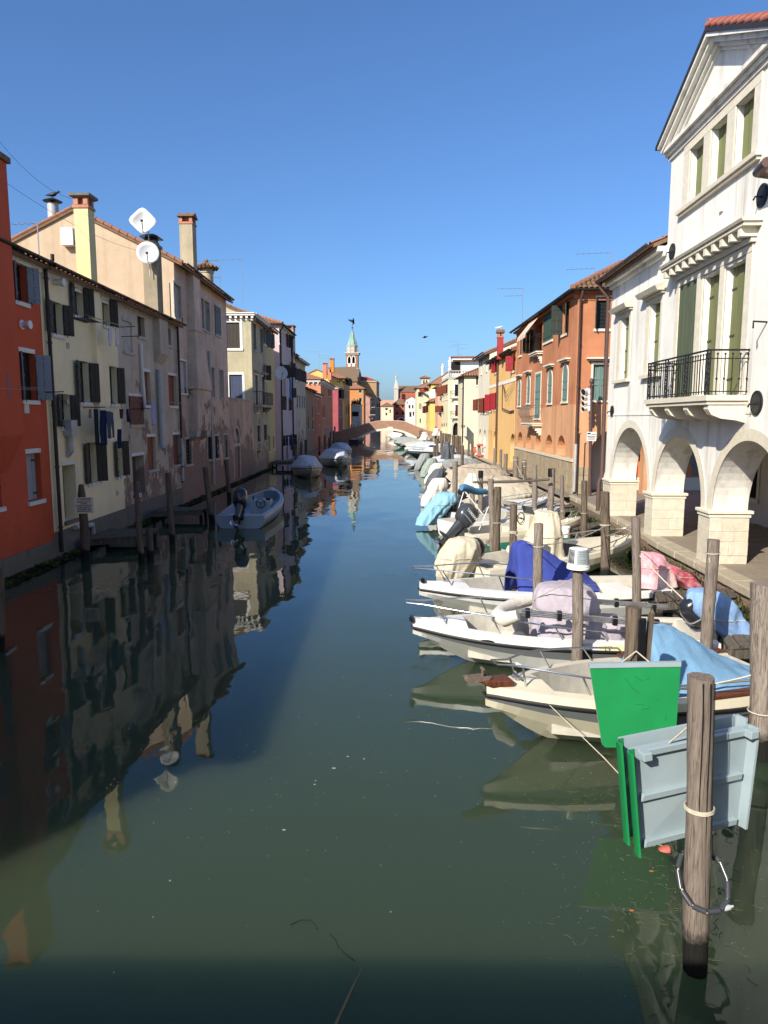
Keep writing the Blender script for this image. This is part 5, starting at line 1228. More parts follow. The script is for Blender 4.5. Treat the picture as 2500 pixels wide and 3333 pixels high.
    m.loft([oct_(hw2*1.06,z1+.4),oct_(hw2*1.06,z2)]); m.build('drum',M['trim_old'],T)
    m=MB(); 
    for k in range(8):
        a=A+k*math.pi/4; m.tube([(cx+hw2*1.07*math.cos(a),330+hw2*1.07*math.sin(a),z1+.4),(cx+hw2*1.07*math.cos(a),330+hw2*1.07*math.sin(a),z2)],.22,5)
    m.loft([oct_(hw2*1.16,z2-.5),oct_(hw2*1.16,z2-.1)]); m.loft([oct_(hw2*1.14,z1+1.6),oct_(hw2*1.14,z1+1.9)]); m.build('drum_ribs',M['trim_old'],T)
    cop=Mt('green copper'); n=cop.noise(.5,5,.7,vec=cop.map((2,2,.3))); col=cop.ramp(n,[(.3,(.12,.22,.18,1)),(.55,(.23,.36,.30,1)),(.75,(.36,.46,.38,1))]); cop.out(col,.7,0,.3)
    m=MB(); m.loft([oct_(hw2*1.18,z2),oct_(hw2*.98,z2+.5),oct_(hw2*.52,z2+(z3-z2)*.5),oct_(.22,z3-.4),oct_(.2,z3)]); sp=m.build('spire',cop.m,T)
    m=MB(); 
    for k in range(8):
        a=A+k*math.pi/4; pr=[(hw2*.99,z2+.5),(hw2*.53,z2+(z3-z2)*.5),(.23,z3-.3)]; m.tube([(cx+r*math.cos(a),330+r*math.sin(a),z) for r,z in pr],.08,4)
    m.build('spire_ribs',cop.m,sp)
    m=MB(); m.tube([(cx,330,z3),(cx,330,z3+2.2)],.1,5); m.lathe((cx,330,z3+.1),[(.05,0),(.4,.25),(.4,.45),(.05,.7)],8)
    m.hexa([(cx-1.6,329.9,z3+3.6),(cx+.9,329.9,z3+2.2),(cx+.9,330.1,z3+2.2),(cx-1.6,330.1,z3+3.6),(cx-1.9,329.9,z3+4.2),(cx+.9,329.9,z3+3.9),(cx+.9,330.1,z3+3.9),(cx-1.9,330.1,z3+4.2)])
    m.hexa([(cx+.1,329.9,z3+2.0),(cx+1.0,329.9,z3+2.0),(cx+1.0,330.1,z3+2.0),(cx+.1,330.1,z3+2.0),(cx+.2,329.9,z3+4.6),(cx+.8,329.9,z3+4.6),(cx+.8,330.1,z3+4.6),(cx+.2,330.1,z3+4.6)])
    m.build('weathervane',M['iron'],T)
    # end of the canal
    PW=plaster('far cream','#d3cab0','#938a74',.4)
    block('far_cream_house','distant cream house closing the canal beyond the bridge',420,-17.3,-10.4,11.3,12,PW,-1,[w6(225,1360,258,1388),w6(228,1424,250,1460),w6(283,1380,300,1425)],roof='hip',rise=2.4,tm=M['tile_old'])
    block('far_pink_house','distant pink house top behind the far cream house',450,-19,-9,15.6,10,plaster('far pink','#cf9a86','#8f6a5c',.3),-1,roof='flat')
    block('low_red_house','low red house with an arched ground floor at the end of the canal',330,-8.0,-2.47,10.65,12,plaster('far red','#ad5a48','#7b3427',.25),-1,
      [w6(372,1328,395,1360),w6(450,1325,473,1360),w6(372,1412,395,1460),w6(450,1410,473,1460),w6(390,1495,490,1540,rise=2.0,frame=M['trim'],fw=.3)],roof='hip',rise=2.8,tm=M['tile_old'])
    root=empty('red_church',(-2,400,0)); tag(root,'red church nave with brown roof above the low red house','church')
    m=MB(); m.box2((-7.1,400,0),(6,430,18.9)); m.build('wall',plaster('church red','#ab604c','#7b3a2c',.3),root)
    m=MB(); m.add([(-7.6,399.6,18.8),(6.5,399.6,18.8),(6.5,409,22.6),(-7.6,409,22.6),(6.5,430,18.8),(-7.6,430,18.8)],[(0,1,2,3),(3,2,4,5)]); m.build('roof',M['tile_old'],root)
    q=lambda x,y:aty(A6(x,y),399.5)
    a=q(445,1235);b=q(488,1170); m=MB(); m.box2((a.x,399.4,a.z),(b.x,400.1,b.z)); m.build('window',M['glass'],root)
    fa=MB(); fa.box2((-9.4,398.5,0),(-7.1,401,q(370,1090).z)); z=q(370,1090).z; fa.add([(-9.6,398.4,z),(-7.0,398.4,z),(-7.0,401,z),(-9.6,401,z),(-8.8,399,q(370,990).z),(-7.8,399,q(370,990).z),(-7.8,400.6,q(370,990).z),(-8.8,400.6,q(370,990).z)],[(0,1,5,4),(1,2,6,5),(2,3,7,6),(3,0,4,7),(4,5,6,7)]); fa.box2((-9.8,398.3,z-.5),(-6.9,401.2,z)); fp=fa.build('facade_pier',M['trim_old'],root)
    s=MB(); zz=q(370,990).z; s.lathe((-8.3,399.8,zz),[(.5,0),(.5,.8),(.3,1),(.65,1.8),(.4,2.4),(.1,2.7),(.06,4.8)],8); s.build('finial',M['trim_old'],fp,smooth=60)
    block('white_balcony_house','white house with balconies beside the low red house',280,-2.1,2.3,11.6,16,plaster('far white','#d6d3cb','#8f8c84',.4),-1,[w6(540,1320,563,1365),w6(515,1275,527,1300),w6(585,1320,605,1365),w6(550,1415,578,1480),w6(595,1410,615,1465)],roof='gable',rise=1.2,tm=M['tile'])
    block('tall_cream_house','tall cream house with green shutters behind the bridge',215,1.66,8,13.35,12,plaster('tall cream','#d5cca8','#918a6c',.3),-1,[w6(680,1142,712,1208,shut='#55664f',angs=(10,10)),w6(678,1300,715,1375,fill='shut',shut='#8f9670'),w6(690,1500,705,1560)],roof='hip',rise=1.8)
    root,G,F_=block('upper_yellow_house','yellow house with steep tiled roof standing above its neighbours',190,5.2,11,13.35,10,P_y2,-1,[],[w6(785,1095,805,1140,shut='#8e3a30',angs=(20,30))],roof='hip',rise=2.2)
    block('belfry_house','small cream open belfry above the tall cream house',230,3.3,5.6,17.1,3,PW,-1,[w6(735,980,757,1030,rise=.8),w6(772,980,795,1030,rise=.8)],roof='hip',rise=.7)
    block('yellow_house_by_bridge','bright yellow house with brown shutters at the right end of the bridge',150,3.85,9,7.85,14,P_y2,-1,[w6(912,1305,930,1410,shut='#5b2d24',angs=(15,15))],
       [w6(757,1335,766,1430,shut='#5b2d24',minw=1.6,angs=(15,15)),w6(790,1325,800,1420,shut='#5b2d24',minw=1.6,angs=(15,15)),w6(785,1545,793,1600,minw=1.2),w6(805,1545,812,1600,minw=1.2)],roof='hip',rise=1.4)
    block('peach_house','narrow peach house between the balustrade house and the bridge',127,4.7,10,9.85,8,P_pe,-1,[],[w6(935,1330,950,1420,shut='#5a2c22',minw=1.2,angs=(15,15)),w6(940,1120,955,1200,minw=1.0)],roof='hip',rise=1.2)
    # wall-flower box canopy, ochre awning
    return block
block=far_side()
def bridge(name,label,y0,wd,prof,xa,xb,xs,xe,soff,par,brick,coping,arch=True):
    """humped bridge: prof(x) parapet top; arch between xs and xe with crown soffit soff"""
    root=empty(name,((xa+xb)/2,y0,0)); tag(root,label,'bridge')
    n=40; X=[xa+(xb-xa)*k/n for k in range(n+1)]
    def sof(x):
        if x<=xs or x>=xe: return -.4
        c=(xs+xe)/2; r=(xe-xs)/2; return max(-.4,-.3+(soff+.3)*(1-((x-c)/r)**2))
    m=MB()
    for k in range(n):
        a,b=X[k],X[k+1]; ta,tb=prof(a)-.12,prof(b)-.12; sa,sb=sof(a),sof(b)
        for y in (y0,y0+wd): m.quad((a,y,sa),(b,y,sb),(b,y,tb),(a,y,ta))
        m.quad((a,y0,sa),(b,y0,sb),(b,y0+wd,sb),(a,y0+wd,sa)); m.quad((a,y0+.35,ta-par),(b,y0+.35,tb-par),(b,y0+wd-.35,tb-par),(a,y0+wd-.35,ta-par))
        for y in (y0+.35,y0+wd-.35): m.quad((a,y,ta-par),(b,y,tb-par),(b,y,tb),(a,y,ta))
    m.build('bridge_body',brick,root)
    for y in (y0+.17,y0+wd-.17):
        cst=10
        for s in range(cst):
            cm=MB(); k0=s*n//cst; k1=(s+1)*n//cst
            cm.loft([[(X[k],y-.22,prof(X[k])-.12),(X[k],y+.22,prof(X[k])-.12),(X[k],y+.22,prof(X[k])),(X[k],y-.22,prof(X[k]))] for k in range(k0,k1+1)]); cm.build('coping_stone',coping,root)
    if arch:
        r=MB(); N=24
        for k in range(N):
            a=xs+(xe-xs)*k/N; b=xs+(xe-xs)*(k+1)/N
            r.hexa([(a,y0-.06,sof(a)-.02),(b,y0-.06,sof(b)-.02),(b,y0+.3,sof(b)-.02),(a,y0+.3,sof(a)-.02),(a,y0-.06,sof(a)+.38),(b,y0-.06,sof(b)+.38),(b,y0+.3,sof(b)+.38),(a,y0+.3,sof(a)+.38)])
        r.build('arch_ring',M['white_stone'],root)
    return root
def brick_mat():
    t=Mt('bridge brick'); br=t.n('TexBrick'); br.inputs['Scale'].default_value=1; br.inputs['Brick Width'].default_value=.5; br.inputs['Row Height'].default_value=.16; br.inputs['Mortar Size'].default_value=.025
    br.inputs['Color1'].default_value=rgba('#a8765c'); br.inputs['Color2'].default_value=rgba('#7f5644'); br.inputs['Mortar'].default_value=rgba('#a3937f')
    cb=t.n('CombineXYZ'); sx=t.n('SeparateXYZ'); t.l(t.obj(),sx.inputs[0]); t.l(sx.outputs[0],cb.inputs[0]); t.l(sx.outputs[2],cb.inputs[1]); t.l(cb.outputs[0],br.inputs['Vector'])
    n=t.noise(.8,5,.7); col=t.mix(t.rampf(n,.35,.7),br.outputs[0],rgba('#8f6f5c')); t.bump(t.noise(6,4),.4,.03); return t.out(col,.9,0,.2)
M['bridge_brick']=brick_mat()
def prof_far(x):
    pts=[(-16,1.55),(-15,1.75),(-11.5,2.75),(-7.4,3.82),(-6.2,4.0),(-2.5,4.02),(-1,3.8),(1.5,2.75),(4.8,1.75),(7,1.3)]
    for (a,za),(b,zb) in zip(pts,pts[1:]):
        if a<=x<=b: return za+(zb-za)*(x-a)/(b-a)
    return pts[0][1] if x<-16 else pts[-1][1]
bridge('brick_bridge','humped red brick footbridge with pale stone coping across the canal',142,4.0,prof_far,-16,6.2,-11.4,2.2,2.1,.95,M['bridge_brick'],plain('pink coping stone','#c9a898',.85,var=.15))
MB().box2((-4.6,141.9,2.2),(-3.6,142.05,2.75)).build('keystone_plaque',M['white_paint'],bpy.data.objects['brick_bridge'])
# ------------------------------------------------------------------ boats
M['gel_white']=gel('white gelcoat','#d6d6d2'); M['gel_cream']=gel('cream gelcoat','#d3cbb4',.28,.1); M['gel_beige']=gel('beige gelcoat','#bfb59d',.3,.12); M['gel_grey']=gel('grey gelcoat','#8e9296',.3); M['gel_blue']=gel('blue-grey gelcoat','#8b9aa6',.3,.1)
M['gel_dgrey']=gel('grey hull band','#5d6163',.35,.15); M['gel_navy']=gel('navy hull','#20273a',.25); M['gel_yellow']=gel('yellow hull band','#cfa63c',.3); M['gel_green']=gel('green hull band','#2f6f58',.4)
M['sole']=plain('pale cockpit sole','#b9b5a9',.6,var=.15,bump=.1); M['sole_green']=plain('green cockpit paint','#2c6a57',.5,var=.2)
M['rubber']=plain('black rubber strip','#1b1c1f',.55,var=.2); M['varnish']=wood('varnished bow wood','#7d4a33','#4a281b',.45)
M['antifoul']=plain('stained waterline','#5a5340',.8,var=.5,scale=8)
M['cowl']=Mt('gloss black cowling').out((.018,.020,.024),.18,0,.5); M['cowl_grey']=Mt('dark grey cowling').out((.045,.05,.058),.22,0.0,.5)
M['screen']=Mt('smoked windscreen').out((.03,.035,.04),.08,0,.5)
class Loc:
    """boat frame: origin at the stern on the waterline, x to the bow, y to port"""
    def __init__(s,S,Bw):
        s.o=Vector((S[0],S[1],0)); d=Vector((Bw[0]-S[0],Bw[1]-S[1],0)); s.L=d.length; s.x=d.normalized(); s.y=Vector((-s.x.y,s.x.x,0))
    def __call__(s,x,y,z): q=s.o+s.x*x+s.y*y; return Vector((q.x,q.y,z))
def boat(label,S,Bw,beam,fs,fb,hull='gel_white',band=None,low=None,sole='sole',deck=None,fore=.72,blunt=.0,rail=None,rub='rubber',open_=True,name='motor_boat',bowp=2.4,console=None,seat=None,gw=.17,full=.42,group=None):
    l=Loc(S,Bw); L=l.L; root=empty(name,l.o); tag(root,label,'boat',group)
    N=22
    def hb(t):
        b=beam/2*(.90+.10*min(1,t/.3))
        if t>full: b*=max(blunt,1-((t-full)/(1-full))**bowp*(1-blunt)) if blunt else max(.02,1-((t-full)/(1-full))**bowp)
        return b
    def zg(t): return fs+(fb-fs)*t**1.7
    def zk(t): return -.22+max(0,(t-.62)/.38)**1.8*(fb*.80+.2)
    def zc(t): return .04+max(0,(t-.45)/.55)**1.7*(fb*.62)
    mb=MB(); T=[i/N for i in range(N)]+[.97,1.0]; T=sorted(set(T))
    rows=[]
    for t in T:
        b=hb(t); c=b*(.86-.5*max(0,(t-.4)/.6)**1.5); zr=zg(t)-.13; zm=zr-(zr-zc(t))*.42
        cm=c+(b-c)*.75
        sec=[(b,zg(t)),(b+.015,zr),(cm+.02 if t<.98 else cm,zm),(c,zc(t)),(0.0 if t>.999 else c*.05,zk(t))]; rows.append((t,sec))
    mats=[0,1,0 if low is None else 2,3] if True else None
    for i in range(len(rows)-1):
        (t0,a),(t1,b)=rows[i],rows[i+1]
        for k in range(4):
            mb.cur=[0,1,2,2][k]
            for sg in (1,-1): mb.quad(l(t0*L,sg*a[k][0],a[k][1]),l(t1*L,sg*b[k][0],b[k][1]),l(t1*L,sg*b[k+1][0],b[k+1][1]),l(t0*L,sg*a[k+1][0],a[k+1][1]))
    a=rows[0][1]; mb.cur=0
    mb.poly([l(0,y,z) for y,z in a]+[l(0,-y,z) for y,z in reversed(a)])
    mh=M[hull]; H=mb.build('hull',[mh,M[band] if band else mh,M[low] if low else mh],root,smooth=35)
    # waterline stain
    w=MB()
    for i in range(len(rows)-1):
        (t0,a),(t1,b)=rows[i],rows[i+1]
        if t1>.62: break
        for sg in (1,-1): w.quad(l(t0*L,sg*(a[3][0]+.004),max(-.05,min(a[3][1],.05)+.03-.10*t0)),l(t1*L,sg*(b[3][0]+.004),max(-.05,min(b[3][1],.05)+.03-.10*t1)),l(t1*L,sg*(b[3][0]*.9+.006),-.06),l(t0*L,sg*(a[3][0]*.9+.006),-.06))
    w.build('waterline_stain',M['antifoul'],H)
    if rub:
        for sg in (1,-1): 
            m=MB(); m.tube([l(t*L+.01,sg*(s_[1][0]+.012),s_[1][1]) for t,s_ in rows],.026,6); m.build('rub_rail',M[rub],root,smooth=60)
    # deck and cockpit
    d=MB(); ck=MB(); md=M[deck] if deck else mh
    cr=.04
    for i in range(len(rows)-1):
        (t0,a),(t1,b)=rows[i],rows[i+1]; za,zb=a[0][1],b[0][1]
        ia,ib=max(a[0][0]-gw,.0),max(b[0][0]-gw,.0)
        for sg in (1,-1):
            d.quad(l(t0*L,sg*a[0][0],za),l(t1*L,sg*b[0][0],zb),l(t1*L,sg*ib,zb+.02),l(t0*L,sg*ia,za+.02))
            if t0>=fore or not open_: d.quad(l(t0*L,sg*ia,za+.02),l(t1*L,sg*ib,zb+.02),l(t1*L,0,zb+.02+cr),l(t0*L,0,za+.02+cr))
            else:
                f0=.12+max(0,t0-.5)*.25; f1=.12+max(0,t1-.5)*.25
                ck.quad(l(t0*L,sg*ia,za+.02),l(t1*L,sg*ib,zb+.02),l(t1*L,sg*ib*.93,f1),l(t0*L,sg*ia*.93,f0)); ck.quad(l(t0*L,sg*ia*.93,f0),l(t1*L,sg*ib*.93,f1),l(t1*L,0,f1),l(t0*L,0,f0))
                if t1>=fore: ck.quad(l(t1*L,ib,zb+.02),l(t1*L,-ib,zb+.02),l(t1*L,-ib*.93,f1),l(t1*L,ib*.93,f1))
    d.build('deck',md,root,smooth=30)
    if open_:
        z0=rows[0][1][0][1]; i0=rows[0][1][0][0]-gw; ck.quad(l(.12,i0,z0+.0),l(.12,-i0,z0+.0),l(.12,-i0*.93,.12),l(.12,i0*.93,.12)); ck.quad(l(0,i0,z0),l(0,-i0,z0),l(.12,-i0,z0),l(.12,i0,z0))
        ck.build('cockpit',M[sole],root,smooth=30)
        if seat:
            for x,w_,hh in seat:
                m=MB(); bb=hb(x/L)-gw-.06; q=[l(x-w_/2,-bb,.12),l(x+w_/2,-bb,.12),l(x+w_/2,bb,.12),l(x-w_/2,bb,.12)]; m.hexa(q+[p+Vector((0,0,hh)) for p in q]); m.build('thwart_seat',md,root,bevel=.02)
    if rail:
        t0,h_,over=rail; m=MB(); top=[]; ts=[t0+(1-t0)*k/10 for k in range(11)]
        for sg in (1,-1):
            side=[l(t0*L-.12,sg*(hb(t0)-.1),zg(t0)+.03)]+[l(t*L+(over*max(0,(t-.8)/.2)),sg*max(hb(t)-.06,.10),zg(t)+h_*min(1,.55+1.2*(t-t0))) for t in ts]
            top.append(side)
        path=top[0]+list(reversed(top[1])); m.tube(path,.016,6); 
        for sg in (1,-1):
            for t in (t0+(1-t0)*.25,t0+(1-t0)*.58,t0+(1-t0)*.86):
                hh=h_*min(1,.55+1.2*(t-t0)); m.tube([l(t*L-.14,sg*(hb(t)-.09),zg(t)+.02),l(t*L+(over*max(0,(t-.8)/.2)),sg*max(hb(t)-.06,.10),zg(t)+hh)],.014,6)
        m.build('bow_rail',M['steel'],root,smooth=60)
    c=MB(); 
    t=.9; c.box(l(t*L,0,zg(t)+.09),(.05,.05,.06)); c.tube([l(t*L,-.1,zg(t)+.12),l(t*L,.1,zg(t)+.12)],.02,6); c.build('mooring_cleat',M['steel'],root)
    if console:
        x,h=console; m=MB(); q=lambda dx,y,z:l(x+dx,y,z)
        m.hexa([q(-.3,-.38,.12),q(.3,-.38,.12),q(.3,.38,.12),q(-.3,.38,.12),q(-.22,-.36,h),q(.1,-.36,h),q(.1,.36,h),q(-.22,.36,h)]); C=m.build('console',md,root,bevel=.03)
        m=MB(); m.quad(q(.08,-.34,h),q(.08,.34,h),q(-.05,.3,h+.28),q(-.05,-.3,h+.28)); m.build('windscreen',M['screen'],C)
        m=MB(); m.tube([q(-.3+.09*math.sin(a)*.4,.19*math.cos(a),h-.12+.19*math.sin(a)) for a in [2*math.pi*k/16 for k in range(17)]],.016,6); m.tube([q(-.3,-.19,h-.12),q(-.3,.19,h-.12)],.012,5); m.tube([q(-.3,0,h-.12),q(-.2,0,h-.15)],.025,6); m.build('steering_wheel',M['black_plastic'],C)
    root['_']=0; del root['_']
    return root,l,hb,zg
def rrect(w_,d,n=16,p=3.0):
    out=[]
    for k in range(n):
        a=2*math.pi*k/n; c,s=math.cos(a),math.sin(a); r=(abs(c)**p+abs(s)**p)**(-1/p); out.append((c*r*w_/2,s*r*d/2))
    return out
def outboard(root,l,x=-.12,z=.78,tilt=0,mat='cowl',scale=1.0,y=0,text=None):
    """motor on the transom; tilt swings the leg up and aft"""
    A=Matrix.Rotation(R(tilt),3,'Y'); pv=Vector((x+.12,y,z-.15))
    def T(px,py,pz):
        v=Vector((px*scale,py*scale,pz*scale)); v=A@v; return l(pv.x+v.x,pv.y+v.y,pv.z+v.z)
    grp=[]
    m=MB(); rings=[]
    for zz,w_,dd,cx in ((.10,.30,.26,-.22),(.16,.46,.36,-.24),(.30,.56,.40,-.26),(.46,.58,.40,-.26),(.58,.52,.36,-.25),(.65,.40,.27,-.24),(.68,.22,.14,-.23)):
        rings.append([T(cx+a,b,zz) for a,b in rrect(w_,dd)])
    m.loft(rings); ob=m.build('outboard_motor',M[mat],root,smooth=50)
    m=MB(); rings=[[T(-.25+a,b,zz) for a,b in rrect(.565,.405)] for zz in (.285,.31)]; m.loft(rings); m.build('cowl_band',M['gel_grey'],ob)
    m=MB(); rings=[]
    for zz,w_,dd,cx in ((.1,.30,.22,-.22),(-.12,.26,.17,-.22),(-.38,.22,.12,-.22),(-.40,.34,.13,-.25),(-.44,.5,.2,-.28),(-.455,.48,.18,-.28),(-.47,.2,.1,-.22),(-.62,.2,.09,-.22)):
        rings.append([T(cx+a,b,zz) for a,b in rrect(w_,dd)])
    m.loft(rings); m.build('motor_leg',M['cowl_grey'],ob,smooth=50)
    m=MB(); m.loft([[T(xx,r*math.cos(a),-.64+r*math.sin(a)) for a in [2*math.pi*k/10 for k in range(10)]] for xx,r in ((.03,.02),(-.05,.06),(-.3,.065),(-.42,.045))]); m.loft([[T(-.14+a,b,zz) for a,b in rrect(w_,.03)] for zz,w_ in ((-.64,.26),(-.84,.12))]); m.build('gearcase',M['cowl_grey'],ob,smooth=50)
    m=MB()
    for k in range(3):
        a=2*math.pi*k/3; c,s=math.cos(a),math.sin(a); p=lambda r,tt,dx:T(-.40+dx,r*c-tt*s,-.64+r*s+tt*c)
        m.add([p(.03,-.02,.02),p(.10,-.07,.04),p(.15,-.01,.0),p(.12,.06,-.04),p(.03,.03,-.03)],[(0,1,2,3,4)])
    m.build('propeller',M['steel'],ob)
    m=MB(); m.hexa([T(-.08,-.12,-.2),T(.06,-.12,-.2),T(.06,.12,-.2),T(-.08,.12,-.2),T(-.08,-.12,.12),T(.04,-.12,.12),T(.04,.12,.12),T(-.08,.12,.12)]); m.build('motor_bracket',M['cowl_grey'],ob)
    if text:
        for sg in (1,-1):
            X=(T(1,0,0)-T(0,0,0))*(-sg if True else 1); Z=T(0,0,1)-T(0,0,0)
            c=T(-.26,sg*.204,.44); put_text(text,.115*scale,M['text_white'],ob,c,X,Z,sx=.9,bold=.002)
    return ob
def crease(q,seed,k=1.0):
    """ridged folds that mostly run down the cloth"""
    o=Vector((seed*3.7,seed*1.9,seed*.7)); a=mnoise.noise(Vector((q.x*3.4,q.y*3.4,q.z*1.0))*k+o); b=mnoise.noise(Vector((q.x*7,q.y*7,q.z*3.2))*k+o*2); c=mnoise.noise(Vector((q.x*1.6,q.y*1.6,q.z*1.6))*k+o*3)
    return (1-2.6*abs(a))*.55+(1-2.6*abs(b))*.28+c*.9
def smooth_grid(sec,ku=4,kv=4,lin=False):
    def cr(p0,p1,p2,p3,t): 
        if lin: return tuple(b+(c-b)*t for b,c in zip(p1,p2))
        return tuple(.5*((2*b)+(-a+c)*t+(2*a-5*b+4*c-d)*t*t+(-a+3*b-3*c+d)*t**3) for a,b,c,d in zip(p0,p1,p2,p3))
    def up(line,k):
        o=[]; n=len(line)
        for i in range(n-1):
            p0,p1,p2,p3=line[max(i-1,0)],line[i],line[i+1],line[min(i+2,n-1)]
            for s in range(k): o.append(cr(p0,p1,p2,p3,s/k))
        o.append(line[-1]); return o
    rows=[up(r,ku) for r in sec]; cols=list(zip(*rows)); cols=[up(list(c),kv) for c in cols]
    return [list(r) for r in zip(*cols)]
def tarp(name,label,cat,sec,mat,frame=lambda x,y,z:Vector((x,y,z)),wr=.03,fold=.0,seed=0,ku=7,kv=7,group=None,origin=None,th=.012,lin=False):
    """draped sheet through cross sections given in the boat frame, with creases"""
    g=smooth_grid(sec,ku,kv,lin); nr=len(g); nc=len(g[0]); P=[[frame(*p) for p in r] for r in g]
    out=[]
    for i in range(nr):
        row=[]
        for j in range(nc):
            p=P[i][j]; a=P[min(i+1,nr-1)][j]-P[max(i-1,0)][j]; b=P[i][min(j+1,nc-1)]-P[i][max(j-1,0)]; n=a.cross(b)
            n=n.normalized() if n.length>1e-9 else Vector((0,0,1))
            d=crease(p,seed+1.3)*wr*1.7-wr*.8
            if fold:
                e=abs(j/(nc-1)-.5)*2; d+=fold*e*math.sin(i*1.25+2.2*mnoise.noise(Vector((i*.3,seed,0))))*max(0,e-.25)
            row.append(p+n*d)
        out.append(row)
    m=MB(); m.loft(out,closed=False)
    o=m.build(name,mat,origin=origin or P[nr//2][nc//2],smooth=70)
    s=o.modifiers.new('thickness','SOLIDIFY'); s.thickness=th
    if cat: tag(o,label,cat,group)
    return o
def drape(name,label,cat,rings,mat,frame=lambda x,y,z:Vector((x,y,z)),ripple=.08,nf=9,seed=0,n=84,p=2.4,group=None,wr=.035,cord=.55):
    """gathered cover: closed rings (z,rx,ry,cx,cy) from the top down; folds grow towards the hem"""
    R_=[]; K=len(rings); zs=smooth_grid([[r,r] for r in rings],1,6); seq=[r[0] for r in zs]
    for i,(z,rx,ry,cx,cy) in enumerate(seq):
        f=i/(len(seq)-1); ring=[]
        for k in range(n):
            a=2*math.pi*k/n; c,s=math.cos(a),math.sin(a); r=(abs(c)**p+abs(s)**p)**(-1/p)
            r*=1+ripple*f*(math.sin(nf*a+seed+1.5*mnoise.noise(Vector((c*2,s*2,seed+f))))*.6+mnoise.noise(Vector((c*3,s*3,seed*2+f*2)))*.9)
            q=frame(cx+c*rx*r,cy+s*ry*r,z); w_=crease(q,seed+2.1,1.25)*wr*1.9-wr; dq=(q-frame(cx,cy,z)); dq=dq.normalized() if dq.length>1e-6 else Vector((0,0,1)); ring.append(q+(dq+Vector((0,0,.25)))*w_)
        R_.append(ring)
    m=MB(); m.loft(R_,cap1=False); 
    q=frame(*[seq[-1][3],seq[-1][4],seq[-1][0]]); o=m.build(name,mat,origin=q,smooth=65)
    if cat: tag(o,label,cat,group)
    if cord:
        i=int(cord*(len(R_)-1)); c0=sum(R_[i],Vector((0,0,0)))/n; m=MB(); m.tube([c0+(v-c0)*1.035+Vector((0,0,.02*math.sin(k*.4))) for k,v in enumerate(R_[i][::3]+R_[i][:1])],.009,4); m.build('tie_cord',M['rope'],o)
    return o
CL={k:cloth('cloth '+k,h,**kw) for k,h,kw in (('navy','#3a4790',{}),('lilac','#a79fa8',{}),('lightblue','#86b3c6',{}),('denim','#7d9cc6',{}),('tarpblue','#6f96b6',{}),('bone','#c3b9a3',{}),('white','#d2cdc2',{}),('greige','#b3a896',{}),('grey','#8c9090',{}),('slate','#565b63',{}),('pinkred','#cf909a',dict(fade='#e0cac8')),('red','#b2485a',dict(fade='#cfa0a4')),('green','#2f6f58',{}),('sage','#8e9a94',{}),('coverwhite','#b6bcc2',{}))}
def cover_boat(l,L,hb,zg,x0,x1,ridge,label,mat,peak=None,seed=0,over=.05,fold=.02,wr=.03,ridge_tent=False):
    sec=[]; n=7
    for i in range(n+1):
        x=x0+(x1-x0)*i/n; t=min(max(x/L,0),1); b=hb(t)+over; z=zg(t); s=i/n
        h=(peak(s) if peak else ridge*math.sin(math.pi*min(max(s*.9+.08,0),1))**.6)
        sec.append([(x,-b,z-.14),(x,-b*.97,z+.03),(x,-b*.5,z+h*(.90 if ridge_tent else .56)),(x,0,z+h),(x,b*.5,z+h*(.90 if ridge_tent else .56)),(x,b*.97,z+.03),(x,b,z-.14)])
    return tarp('boat_cover',label,'boat cover',sec,mat,l,wr,fold,seed,lin=ridge_tent)
